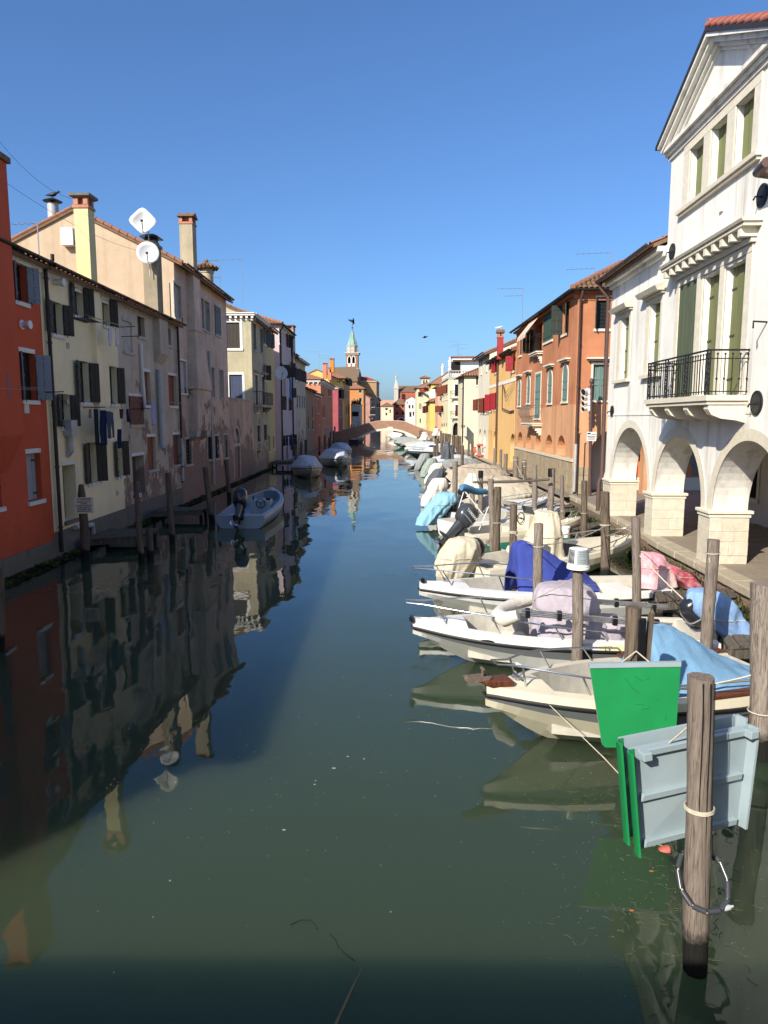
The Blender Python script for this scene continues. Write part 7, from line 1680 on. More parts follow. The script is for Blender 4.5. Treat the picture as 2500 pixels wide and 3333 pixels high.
# ------------------------------------------------------------------ things on poles, walls, quay and water
M['green_paint']=plain('fresh green enamel','#1f8249',.34,var=.16,scale=1.3); M['grey_paint']=plain('pale blue-grey enamel','#93a3a9',.45,var=.1,scale=2)
def plate(label,cs,th,inner=None,ribs=(),rim=0.0,cat='board',name='hanging_board',face='green_paint',back='grey_paint'):
    """board through four corners (tl,tr,br,bl) seen from the viewer, thickness away from it"""
    tl,tr,br,bl=[Vector(c) for c in cs]; n=(tr-tl).cross(bl-tl).normalized()
    if n.y<0: n=-n
    o=empty(name,bl); tag(o,label,cat,'painted boat boards hanging from the poles')
    def P(u,v,w): return tl.lerp(tr,u).lerp(bl.lerp(br,u),v)+n*w
    m=MB(); N=10; outline=[]
    r=.055
    for (cu,cv,a0) in ((0,0,180),(1,0,270),(1,1,0),(0,1,90)):
        for k in range(4):
            a=R(a0+30*k); ru=r/ (tr-tl).length; rv=r/(bl-tl).length
            outline.append((cu+(-ru*math.cos(R(a0))*0 if 0 else 0)+((ru if cu==0 else -ru)+ru*math.cos(a)),cv+((rv if cv==0 else -rv)+rv*math.sin(a))))
    f=[P(u,v,0) for u,v in outline]; b=[P(u,v,th) for u,v in outline]
    k=len(f); m.poly(f); m.poly(b)
    m2=MB()
    for i in range(k): m2.quad(f[i],f[(i+1)%k],b[(i+1)%k],b[i])
    m.build('board_face',M[face],o); m2.build('board_edge',M[back],o,smooth=40)
    return o,P
def boards():
    q=lambda x,y,d: aty(C3(x,y),d)
    o,P=plate('bright green flat boat board hanging by two ropes before the cream boat',[q(175,165,8.12),q(935,152,8.12),q(885,850,8.05),q(285,850,8.05)],.03)
    m=MB(); m.hexa([P(0,-.02,-.015),P(1,-.02,-.015),P(1,-.02,.05),P(0,-.02,.05),P(0,.035,-.012),P(1,.035,-.012),P(1,.035,.05),P(0,.035,.05)]); m.build('pale_edge_strip',M['grey_paint'],o)
    m=MB()
    for (u0,v0,u1,v1) in ((.38,.16,.47,.30),(.47,.30,.53,.34),(.50,.14,.58,.21),(.62,.19,.66,.165),(.48,.48,.6,.49),(.55,.55,.66,.52),(.75,.42,.77,.43),(.86,.63,.862,.68)):
        m.tube([P(u0,v0,-.001),P(u1,v1,-.001)],.0016,4)
    struct(m.build('scratches',M['dark'],o),'stuff')
    b,t=PO[4][1],PO[4][2]; hook=Vector((b.x+(t.x-b.x)*.6,b.y-.12,t.z-.5))
    line('thin rope from the splintered pole to the left of the green board',hook,P(.36,-.02,.02),.0,.008); line('thin rope from the splintered pole to the right of the green board',hook,P(.66,-.02,.02),.0,.008)
    for lab,dx,dy in (('grey-backed boat board with green rim, behind its twin on the foreground pole',-.065,.085),('grey-backed boat board with three battens facing the viewer on the foreground pole',0,0)):
        cs=[q(520,865,5.50),q(1500,665,5.85),q(1400,1490,5.85),q(575,1700,5.50)]; cs=[c+Vector((dx,dy,.05 if dy else 0)) for c in cs]
        tl,tr,br,bl=cs; n=(tr-tl).cross(bl-tl).normalized(); n=n if n.y>0 else -n
        o=empty('hanging_board',bl); tag(o,lab,'board','painted boat boards hanging from the poles')
        X=lambda u,v,w,cs=cs,n=n: cs[0].lerp(cs[1],u).lerp(cs[3].lerp(cs[2],u),v)+n*w
        m=MB(); m.hexa([X(0,1,.0),X(1,1,.0),X(1,1,.03),X(0,1,.03),X(0,0,.0),X(1,0,.0),X(1,0,.03),X(0,0,.03)]); m.build('board_face',M['grey_paint'],o)
        m=MB()                                   # rolled left rim, green outside
        prof=[(0.03,.0),(-.03,.005),(-.058,-.03),(-.062,-.10),(-.045,-.105),(-.04,-.04),(-.02,-.008),(.03,-.004)]
        wv=(tr-tl).length
        def ring(v): 
            s=.3 if v in(0,1) else 1
            return [X(u/wv,min(max(v,.0),1),w) for u,w in prof]
        m.loft([ring(v) for v in (0.0,.03,.5,.97,1.0)]); m.build('rim_flange',M['green_paint'],o,smooth=40)
        m=MB(); m.hexa([X(1,1,-.0),X(1.01,1,-.09),X(1.03,1,-.09),X(1.02,1,.03),X(1,0,-.0),X(1.01,0,-.09),X(1.03,0,-.09),X(1.02,0,.03)]); m.build('rim_flange',M['grey_paint'],o)
        if False: 
            m=MB(); m.hexa([X(0,.03,-.05),X(1,.03,-.05),X(1,.03,.03),X(0,.03,.03),X(0,-.06,-.04),X(1,-.06,-.04),X(1,-.06,.03),X(0,-.06,.03)]); m.build('rim_flange',M['grey_paint'],o)
        for v in ((.04,.47,.93) if not dy else (.47,.93)):
            m=MB(); m.hexa([X(.055,v+.035,0.0),X(.955,v+.035,0.0),X(.955,v+.035,-.045),X(.03,v+.035,-.045),X(.055,v-.03,0.0),X(.955,v-.03,0.0),X(.955,v-.03,-.05),X(.055,v-.03,-.05)]); m.build('batten',M['grey_paint'],o,bevel=.006)
        for u in ((.03,.93) if not dy else ()):
            m=MB(); m.hexa([X(u,.075,-.04),X(u+.07,.075,-.04),X(u+.07,.075,-.12),X(u,.075,-.12),X(u,.0,-.04),X(u+.07,.0,-.04),X(u+.07,.0,-.12),X(u,.0,-.12)]); m.build('end_block',M['grey_paint'],o,bevel=.006)
        if not dy:
            b,t=PO[1][1],PO[1][2]; line('twin white rope from the foreground pole to the grey board',Vector((t.x-.02,b.y+.1,t.z-.42)),X(.3,0,-.02),.0,.008)
    # ring of black pipe pieces floating round the foreground pole
    o=empty('pipe_ring',PO[1][1]+Vector((0,0,.6))); tag(o,'slack ring of short black pipe pieces hanging round the foreground pole','ring')
    c=PO[1][1]+Vector((.01,-.02,.80)); rr=.19; n=11
    for k in range(n):
        a0=2*math.pi*k/n+.03; a1=2*math.pi*(k+1)/n-.03
        pt=lambda a: c+Vector((rr*math.cos(a),rr*.85*math.sin(a),.17*math.sin(a)+.012*math.sin(3*a)))
        MB().tube([pt(a0),pt(a1)],.021,8).build('pipe_piece',M['cowl_grey'],o,smooth=50)
    MB().tube([c+Vector((rr*math.cos(2*math.pi*k/30)*.98,rr*.83*math.sin(2*math.pi*k/30),.17*math.sin(2*math.pi*k/30))) for k in range(31)],.007,5).build('cord',M['rope'],o)
    m=MB(); m.lathe(c+Vector((.14,-.13,-.14)),[(.008,-.03),(.02,-.025),(.022,.015),(.01,.035),(.008,.05)],10,Matrix.Rotation(R(70),3,'Y')); m.build('plastic_bottle',M['bottle'],o,smooth=60)
M['bottle']=Mt('clear bottle').out((.38,.40,.42),.1,0,.5)
boards()
def piers():
    def pier(label,a,b,c,d,n,z,legs=4):
        a,b,c,d=[Vector((p[0],p[1],z)) for p in (a,b,c,d)]  # a,b near edge; d,c far edge
        o=empty('wooden_pier',(a+b+c+d)/4*1.0); o.location.z=0; WL[o.name]=Vector(o.location); tag(o,label,'pier')
        random.seed(int(a.y*10))
        for k in range(n):
            u0=k/n+.006;u1=(k+1)/n-.006; e=random.uniform(-.03,.03); p=[a.lerp(b,u0),a.lerp(b,u1),d.lerp(c,u1),d.lerp(c,u0)]; q=(p[3]-p[0]).normalized()*e; dz=Vector((0,0,random.uniform(-.008,.008)))
            p=[v+q+dz for v in p]; MB().hexa([v-Vector((0,0,.045)) for v in p]+p).build('plank',M['plank'],o)
        for (s,t) in ((a,b),(d,c)):
            w=(c-b).normalized()*.05*(1 if s is a else -1); MB().hexa([s+w-Vector((0,0,.24)),t+w-Vector((0,0,.24)),t+w*2.6-Vector((0,0,.24)),s+w*2.6-Vector((0,0,.24)),s+w-Vector((0,0,.05)),t+w-Vector((0,0,.05)),t+w*2.6-Vector((0,0,.05)),s+w*2.6-Vector((0,0,.05))]).build('beam',M['plank'],o)
        for (s,t) in ((a,d),(b,c)):
            for f in (.15,.85):
                p=s.lerp(t,f)+(a+c-s-t)*.03; MB().tube([Vector((p.x,p.y,-.5)),Vector((p.x,p.y,z-.05))],.07,8).build('leg',M['pole_dark'],o)
    pier('grey plank pier beside the faded blue motor cover',(5.2,14.85),(7.25,15.4),(7.5,16.1),(5.35,15.6),10,.62)
    pier('short plank pier end cut by the foreground pole at the right edge',(5.4,11.95),(7.2,12.3),(7.2,13.0),(5.55,12.6),8,.55)
    p=[atz(D7(x,y),.5) for x,y in ((1040,805),(1500,770),(1510,740),(1060,765))]; pier('small plank pier behind the blunt cream bow',p[0],p[1],p[2]+Vector((0,.5,0)),p[3]+Vector((0,.5,0)),7,.5)
    p=[atz(D7(x,y),.55) for x,y in ((740,560),(1110,550),(1110,530),(760,545))]; pier('narrow plank pier under the orange house corner',p[0],p[1],p[2],p[3],7,.55)
    pier('low dark wooden landing below the yellow house',(-10.9,22.9),(-9.3,23.6),(-9.1,25.3),(-10.9,25.2),6,.45)
    pier('low dark wooden landing below the grey house',(-11.0,29.6),(-9.0,30.2),(-9.0,31.2),(-11.0,31.2),7,.5)
    pier('small grey landing stage at the ochre house',(-12.3,62.5),(-9.8,63.2),(-9.9,65.5),(-12.4,65.5),5,.6)
piers()
def signs():
    # warning sign
    tl,tr,bl=[aty(A2(*p),21.35) for p in ((690,1440),(830,1410),(690,1575))]; 
    x0=Vector((-10.30,21.42,2.0)); X=Vector((1,.35,.0)).normalized(); Z=Vector((0,0,1)); W_=.54; H_=.50; N=X.cross(Z)
    o0=Vector((-10.28,21.36,1.50)); o=empty('warning_sign',o0); tag(o,'cream notice board with a red heading nailed to the dark shaped pole','sign')
    f=lambda u,v,w=0: o0+X*u+Z*v+N*w
    MB().hexa([f(0,0,-.015),f(W_,0,-.015),f(W_,0,.0),f(0,0,.0),f(0,H_,-.015),f(W_,H_,-.015),f(W_,H_,.0),f(0,H_,.0)]).build('sign_plate',plain('cream sign enamel','#d5c9b0',.5,var=.08),o)
    put_text('ATTENZIONE!',.075,M['text_red'],o,f(.27,.44,.004),X,Z,sx=.85,bold=.003)
    for i,s in enumerate(('PRESENZA CONDOTTA','FOGNARIA','ANCORATA A FONDO NEL','CANALE - PERICOLO DI','INCAGLIAMENTO NELLE','MANOVRE DI ACCOSTO')): put_text(s,.05,M['text_black'],o,f(.27,.36-.058*i,.004),X,Z,sx=.72,bold=.002)
    b,t=PO['b'][1],PO['b'][2]; c=aty(A2(1265,1413),b.y-.12); o=empty('number_tag',c); tag(o,'small white number tag on the leaning brown pole','tag'); MB().box(c,(.07,.012,.12)).build('tag_plate',M['white_paint'],o); put_text('2',.09,M['text_black'],o,c+Vector((0,-.01,0)),(1,0,0),(0,0,1))
    # camera / lamp post by the orange house
    q=lambda x,y,d=33.0: aty((1880+x/10.05,1240+y/10.05),d)
    base=Vector((8.22,33.0,.87)); o=empty('signal_post',base); tag(o,'brown post with four white spotlights and a white notice by the orange house','post')
    top=q(450,200); MB().tube([base,Vector((top.x,33,top.z))],.075,10).build('post',M['pipe_brown'],o,smooth=50)
    m=MB(); m.lathe(Vector((top.x,33,top.z)),[(.08,0),(.10,.05),(.05,.1),(.10,.22),(.07,.36),(.01,.40)],10); m.build('finial',M['pipe_brown'],o,smooth=60)
    for (x,y,r) in ((215,360,.17),(205,555,.12),(205,735,.12),(205,920,.12)):
        c=q(x,y); e=q(385,y-20); d=Vector((-1.0,-.55,-.30)).normalized(); A=d.to_track_quat('Z','Y').to_matrix()
        m=MB(); m.lathe(c-d*.24,[(r*.35,0),(r*.6,.06),(r*.95,.28),(r,.30),(r*.93,.30),(r*.6,.1)],16,A); L=m.build('spotlight',M['white_paint'],o,smooth=50)
        m=MB(); m.lathe(c-d*.0,[(r*.9,.03),(r*.9,.04)],16,A); m.build('lens',M['dark'],L)
        m=MB(); m.tube([e,c-d*.15+Vector((0,.02,r*.8))],.025,5); m.tube([e,c-d*.15+Vector((0,.02,-r*.8))],.025,5); m.tube([e-Vector((0,0,.1)),e+Vector((0,0,.12))],.06,8); m.build('lamp_bracket',M['white_paint'],L)
    a=q(285,1665);b_=q(580,1960); m=MB(); m.box(Vector(((a.x+b_.x)/2,32.88,(a.z+b_.z)/2)),(b_.x-a.x,.02,a.z-b_.z)); S=m.build('notice_plate',M['white_paint'],o)
    w_=b_.x-a.x; cx=(a.x+b_.x)/2; 
    def tx(s,z,size,x=0,bold=.0015,nm='notice_lettering'): 
        me=text_mesh(s,size,.002,bold=bold); me.materials.append(M['text_black']); me.name='notice_lettering'; me.transform(Matrix.Translation(Vector((cx+x,32.865,z))-WL[S.name])@Matrix.Rotation(R(90),4,'X')); place('notice_lettering',me,S)
    tx('AREA',a.z-.10*w_/.4,.085,.09); tx('VIDEOSORVEGLIATA',a.z-.185*w_/.4,.044)
    m=MB()
    for k in range(6): m.box((cx,32.866,a.z-.225-.027*k),(w_*(.8-.05*(k%3)),.004,.008))
    struct(m.build('small_print',M['text_black'],S),'stuff')
    m=MB(); m.box((cx-.13,32.866,a.z-.07),(.12,.004,.06)); m.box((cx-.06,32.866,a.z-.07),(.03,.004,.09)); m.box((cx-.12,32.866,a.z-.12),(.02,.004,.05)); struct(m.build('camera_symbol',M['text_black'],S),'stuff')
    # thin grey standpipe beside it
    m=MB(); m.tube([(7.72,33.3,.87),(7.72,33.3,3.7),(7.78,33.3,3.72)],.03,6); tag(m.build('standpipe',M['iron'],origin=(7.72,33.3,.87)),'thin dark standpipe beside the notice post','pipe')
signs()
def pole_things():
    o,b,t,r=PO[5]; c=Vector((t.x,b.y,t.z-.02)); m=MB()
    m.lathe(c,[(.185,0),(.185,.03),(.172,.032),(.18,.05),(.180,.06),(.170,.062),(.172,.085),(.150,.33),(.14,.335),(.0,.336)],28); k=m.build('paint_bucket',M['white_paint'],origin=c,smooth=40); tag(k,'upturned white paint bucket with printed labels on top of the pale pole','bucket')
    def patch(a0,a1,z0,z1,mt,nm):
        m=MB(); N=8
        rr=lambda z:.172-(z-.085)*(.022/.245)+.003
        for i in range(N):
            p0=R(a0+(a1-a0)*i/N);p1=R(a0+(a1-a0)*(i+1)/N); m.quad(*[c+Vector((rr(z)*math.cos(p),rr(z)*math.sin(p),z)) for p,z in ((p0,z0),(p1,z0),(p1,z1),(p0,z1))])
        return m.build(nm,mt,k)
    patch(-112,-20,.09,.325,plain('grey bucket label','#8d979a',.5,var=.06),'grey_label'); patch(-172,-125,.10,.325,plain('printed bucket label','#7d7f80',.5,var=.9,scale=18),'printed_label')
    for i in range(6):
        if i!=3: patch(-100,-62,.29-.033*i,.297-.033*i,M['gel_dgrey'],'label_line')
    o,b,t,r=PO[13]; c=Vector((t.x,b.y,0))
    drape('plastic_bag','crumpled white plastic bag pulled over a short pole','bag',[(t.z+.06,.1,.1,0,0),(t.z+.03,r*1.5,r*1.5,0,0),(t.z-.25,.30,.26,.02,0),(t.z-.55,.38,.30,.03,0)],CL['white'],lambda x,y,z:c+Vector((x,y,z)),.22,7,3)
    o,b,t,r=PO[25]; c=aty(B5(868,382),b.y-.25); k=empty('lifebuoy',c); tag(k,'orange ring lifebuoy hung on a pole of the far row','lifebuoy')
    Rr=.46*b.y/74*1.2; ring=lambda a:c+Vector((Rr*math.cos(a),0,Rr*math.sin(a)))
    m=MB(); m.tube([ring(2*math.pi*q/28) for q in range(29)],Rr*.22,10); m.build('ring',plain('lifebuoy orange','#d4573a',.5,var=.08),k,smooth=60)
    for q in range(4):
        a=math.pi/2*q+.78; MB().tube([ring(a-.12),ring(a+.12)],Rr*.235,10).build('white_band',M['white_paint'],k,smooth=60)
    # white bag on a far pole, dark jacket on another
    for lab,cx,y,mt,h in (('white rag tied to a pole before the cabin cruiser',(1381,1418),66,'white',.8),('dark jacket hung on the crossed poles of the far row',(1455,1462),48,'slate',1.3),('white bag on a thin pole beyond the cabin cruiser',(1419,1404),80,'white',.9)):
        p=aty(cx,y); drape('hung_cloth',lab,'cloth',[(p.z+h*.4,.08,.08,0,0),(p.z+h*.35,.2,.18,0,0),(p.z,.32,.25,.02,0),(p.z-h*.5,.42,.3,0,0)],CL[mt],lambda x,y_,z,p=p:Vector((p.x+x,p.y+y_,z)),.25,6,y)
    # long spar resting on the pole tops
    m=MB(); m.tube([aty(D7(-30,298),28.3),aty(D7(400,290),27.5),aty(D7(790,268),26.8)],[.05,.055,.045],8); tag(m.build('wooden_spar',M['plank'],origin=aty(D7(400,290),27.5),smooth=50),'long grey wooden spar lashed across the pole tops','spar')
    # rolled blue canopy of the dark outboard boat with its pale struts
    a=aty(B5(668,785),24.3); e=aty(B5(960,848),25.4); k=empty('rolled_canopy',a); tag(k,'rolled blue sun canopy held up on pale struts over the cream boat','canopy')
    m=MB(); pts=[a.lerp(e,s)+Vector((0,0,.03*math.sin(9*s))) for s in [i/8 for i in range(9)]]; m.tube(pts,[.10,.13,.12,.125,.115,.12,.11,.10,.07],12); m.build('canvas_roll',cloth('faded blue canvas','#4f7fa3'),k,smooth=60)
    for p,q in (((700,815),(620,1070)),((700,815),(900,1075)),((975,965),(860,1245))):
        MB().tube([aty(B5(*p),24.4),aty(B5(*q),24.2)],.016,6).build('strut',M['white_paint'],k,smooth=50)
    p=aty(D7(958,850),22.3); m=MB(); m.lathe(Vector((p.x,p.y,p.z-.12)),[(.0,0),(.13,0),(.155,.3),(.165,.3),(.165,.33),(.15,.34),(.12,.33)],18); tag(m.build('bucket',M['white_paint'],origin=p,smooth=40),'white plastic bucket standing beside the blunt cream bow','bucket')
    # taut mooring lines
    L=lambda k,f:Vector((PO[k][1].x+(PO[k][2].x-PO[k][1].x)*f,PO[k][1].y,PO[k][2].z*f))
    line('rope slung between the navy tarpaulin pole and the arcade corner pole',L(8,.8),L(7,.62),.12); line('rope from the split pole to the navy tarpaulin pole',L(9,.7),L(8,.8),.08)
    line('rope from the arcade corner pole up to the quay pillar',L(7,.5),L(6,.95),.03); line('knotted rope from the grey rope pole down to the white boat stern',L(6,.7),Vector((5.6,13.4,.62)),.03,.014)
    line('rope hanging from the speckled pole beside the blue motor cover',L(3,.88)+Vector((-.08,-.08,0)),Vector((5.15,11.9,.7)),.0,.012); line('rope tied from the arcade corner pole to the blunt cream bow',L(7,.72),Vector((6.4,21.3,.9)),.05)
    line('line sagging along the far row of poles',L(14,.9),L(19,.8),.1,.014); line('line between the broad pole and the bent pole',L(20,.85),L(15,.5),.12,.012)
    line('white rope from bucket pole to the canopy of the white boat',L(5,.93),Vector((2.0,13.0,.95)),.02,.009)
    line('dark rope along the cream boat gunwale to the right edge pole',Vector((3.2,9.35,.78)),L(2,.5),.06,.012)
    p=aty(C3(330,1040),6.6); 
    m=MB(); random.seed(3)
    for k in range(60):
        s=random.random(); q=Vector((2.33,7.3,.10)).lerp(Vector((2.58,7.0,.03)),s)+Vector((random.gauss(0,.025),random.gauss(0,.025),random.gauss(0,.015))); d=Vector((random.gauss(0,.03),random.gauss(0,.03),random.gauss(0,.02))); m.tube([q,q+d],.006,4)
    m.build('x',M['rope']) if False else tag(m.build('frayed_rope_end',plain('weedy rope end','#8d7d55',.9,var=.4),origin=(2.45,7.15,.0)),'frayed weedy rope end floating by the red float','rope')
    m=MB(); m.lathe((2.63,6.95,-.02),[(.01,-.06),(.05,-.05),(.06,.0),(.05,.06),(.01,.07)],12,Matrix.Rotation(R(70),3,'Y')); tag(m.build('float',plain('faded red float','#a8554a',.6,var=.2),origin=(2.63,6.95,0),smooth=60),'small faded red float beside the green board','float')
pole_things()
def dish(label,c,r,aim,square=False,arm=True,mast=None):
    o=empty('satellite_dish',c); tag(o,label,'satellite dish'); A=Vector(aim).normalized().to_track_quat('Z','Y').to_matrix(); m=MB(); N=24; rings=[]
    for f in (0.02,.35,.7,1.0):
        ring=[]
        for k in range(N):
            a=2*math.pi*k/N; 
            if square: q=(abs(math.cos(a))**5+abs(math.sin(a))**5)**(-.2)*.86; rr=r*f*q; a2=a+math.pi/4
            else: rr=r*f; a2=a
            ring.append(Vector(c)+A@Vector((rr*math.cos(a2),rr*math.sin(a2),r*.28*f*f)))
        rings.append(ring)
    m.loft(rings,cap1=False); d=m.build('dish_bowl',M['dish'],o,smooth=60); s=d.modifiers.new('t','SOLIDIFY'); s.thickness=.015
    m=MB(); tip=Vector(c)+A@Vector((0,-r*.25,r*1.0)); m.tube([Vector(c)+A@Vector((0,-r*.92,r*.25)),tip],.018,5); m.tube([tip-A@Vector((.05,0,0)),tip+A@Vector((.05,0,.0))],.045,8); m.build('feed_arm',M['gutter'],o)
    if mast: m=MB(); m.tube([mast,(mast[0],mast[1],c[2]),Vector(c)],.025,6); m.build('mast',M['pipe_grey'],o)
M['dish']=plain('dish white','#c9cac8',.5,var=.06)
def roof_things():
    dish('square white satellite dish above the stained grey chimney',(-11.62,31.9,12.82),.54,(.25,-1,.12),True,mast=(-11.5,32.15,11.6))
    dish('round white satellite dish on the side of the stained grey chimney',(-11.48,31.95,11.52),.48,(.25,-1,.1),mast=(-11.5,32.15,10.6))
    dish('grey satellite dish fixed to the ochre house',Vector(FL.P(44.8,8.4,.9)),.62,(.5,-1,.2),mast=FL.P(44.8,8.2,0))
    q=aty(A6(880,1170),148); dish('large white satellite dish on the yellow house by the bridge',q,1.0,(-.5,-1,.2),mast=(q.x+.3,q.y+.5,q.z-1.5))
    # outdoor unit of an air conditioner on the pale gable
    c=Vector((-16.62,35.55,13.1)); o=empty('air_conditioner',c); tag(o,'white air conditioner box on the pale gable wall','air conditioner')
    MB().box(c,(.62,.55,.82)).build('casing',M['white_paint'],o,bevel=.03); m=MB()
    for k in range(9): m.box(c+Vector((.315,-.0,-.32+.08*k)),(.01,.42,.03))
    struct(m.build('grille',M['gutter'],o),'stuff')
    m=MB(); 
    for k in range(3): m.tube([c+Vector((.3,-.1,-.35+.1*k)),c+Vector((.55,-.12,-.5)),c+Vector((.6-.03*k,.1,-1.0)),c+Vector((.62-.03*k,.2,-2.0))],.02,5)
    m.build('hoses',M['gutter'],o)
    # white flue with pigeon behind the gable
    p=aty(A1(485,735),39); t=aty(A1(475,590),39); o=empty('flue_pipe',p); tag(o,'pale round flue pipe with a conical hat behind the gable roof','flue'); MB().tube([p-Vector((0,0,1)),t],.28,12).build('pipe',M['pipe_grey'],o,smooth=50); m=MB(); m.lathe(t,[(.1,0),(.1,.12),(.5,.12),(.1,.3),(.02,.31)],14); m.build('hat',M['gutter'],o)
    def bird(label,c,s,mat,wings=False,cat='bird'):
        m=MB(); rings=[]
        for x,r,z in ((-.5,.02,.02),(-.3,.07,.04),(0,.15,.06),(.22,.14,.10),(.34,.08,.17),(.44,.085,.24),(.52,.05,.24),(.62,.01,.22)): rings.append([Vector(c)+Vector((x,r*math.cos(a),z+r*math.sin(a)))*s for a in [2*math.pi*k/10 for k in range(10)]])
        m.loft(rings)
        if wings:
            for sg in (1,-1): m.poly([Vector(c)+Vector(v)*s for v in ((.2,0,.12),(.1,sg*.4,.28),(-.05,sg*.9,.22),(-.15,sg*.45,.24),(-.15,0,.12))])
        else: m.tube([Vector(c)+Vector((.02,.04,-.12))*s,Vector(c)+Vector((.02,.04,.0))*s],.012*s,4); m.tube([Vector(c)+Vector((.02,-.04,-.12))*s,Vector(c)+Vector((.02,-.04,.0))*s],.012*s,4)
        tag(m.build('bird',mat,origin=c,smooth=60),label,cat)
    bird('dark pigeon perched on the pale flue hat',t+Vector((0,0,.42)),.75,M['iron']); bird('small dark bird flying in the blue sky above the bridge',aty(A6(757,412),90),.7,M['iron'],True)
    q=aty(B1(200,880),55.0); bird('white gull standing on the crimson chimney',q,.55,M['white_paint']); bird('pigeon on the ground floor sill of the grey-green house',FL.P(37.3,1.72,.1),.34,M['iron'])
    def antenna(label,b,h,arms):
        m=MB(); b=Vector(b); m.tube([b,b+Vector((0,0,h))],.022,5)
        for z,l,dx,dy in arms:
            e=Vector((dx,dy,0)).normalized(); c=b+Vector((0,0,z)); m.tube([c,c+e*l],.014,4); f=Vector((-e.y,e.x,0))
            for k in range(6): p=c+e*(l*(.12+.17*k)); w=.2; m.tube([p-f*w,p+f*w],.008,3)
        tag(m.build('tv_antenna',M['antenna'],origin=b),label,'antenna')
    q=lambda cf,x,y,d:aty(cf(x,y),d)
    def ant(label,cf,base,top,d,arms): b=q(cf,*base,d); t=q(cf,*top,d); h=t.z-b.z; antenna(label,b-Vector((0,0,.6)),h+.6,[(h*a+.6,l,dx,dy) for a,l,dx,dy in arms])
    ant('tall antenna just behind the round chimney',A3,(722,950),(725,655),46,[(1,2.2,-1,.1),(.38,.9,-1,.2)]); ant('tall antenna with one arm above the grey-green house',A3,(965,1050),(945,645),56,[(1,2.3,-1,.05)])
    ant('antenna with two arms on the orange house roof',B1,(415,750),(425,520),47,[(1,1.6,-1,.1),(.72,1.2,-1,.2)]); ant('antenna near the ridge of the orange house',B1,(1210,315),(1200,200),38,[(1,1.7,-1,.15)]); ant('low antenna on the orange hip roof',B1,(1070,360),(1060,340),37.5,[(1,1.4,-1,.2)])
    ant('cluster antenna on the balustrade house',A6,(1195,850),(1190,460),112,[(1,1.2,-1,.2),(.9,1.5,1,.1),(.83,1.3,-1,.1),(.75,1.3,1,.2)]); ant('second mast beside the cluster antenna',A6,(1212,850),(1210,500),112,[(1,1,-1,.3),(.6,.6,1,.3)])
    ant('antenna above the salmon house roof',A5,(580,800),(575,600),150,[(1,3,-1,.1),(.55,2.2,1,.1)]); ant('small antenna by the orange chimneys',A5,(705,800),(705,650),160,[(1,2.5,-1,.1)]); ant('thin antenna right of the red church',A6,(665,1055),(665,1005),230,[(1,2.2,1,.1)])
    ant('antenna on a bent mast above the red house gutter',A1,(345,920),(270,765),27,[(1,1.5,-1,.1)])
    # overhead wires
    def wire(label,p,q_,sag,r=.012): 
        m=MB(); pts=[Vector(p).lerp(Vector(q_),k/12)-Vector((0,0,sag*4*(k/12)*(1-k/12))) for k in range(13)]; m.tube(pts,r,4); tag(m.build('overhead_wire',M['iron'],origin=p),label,'wire')
    wire('thin wire crossing the sky to the yellow chimney',aty(A1(-60,-40),20),aty(A1(640,540),25),.3,.006); wire('thin wire from the red stack across the pale gable',aty(A1(40,390),21),aty(A1(1240,1010),31),.25,.006)
M['antenna']=plain('antenna grey','#8f979e',.5,.4,var=.1)
roof_things()
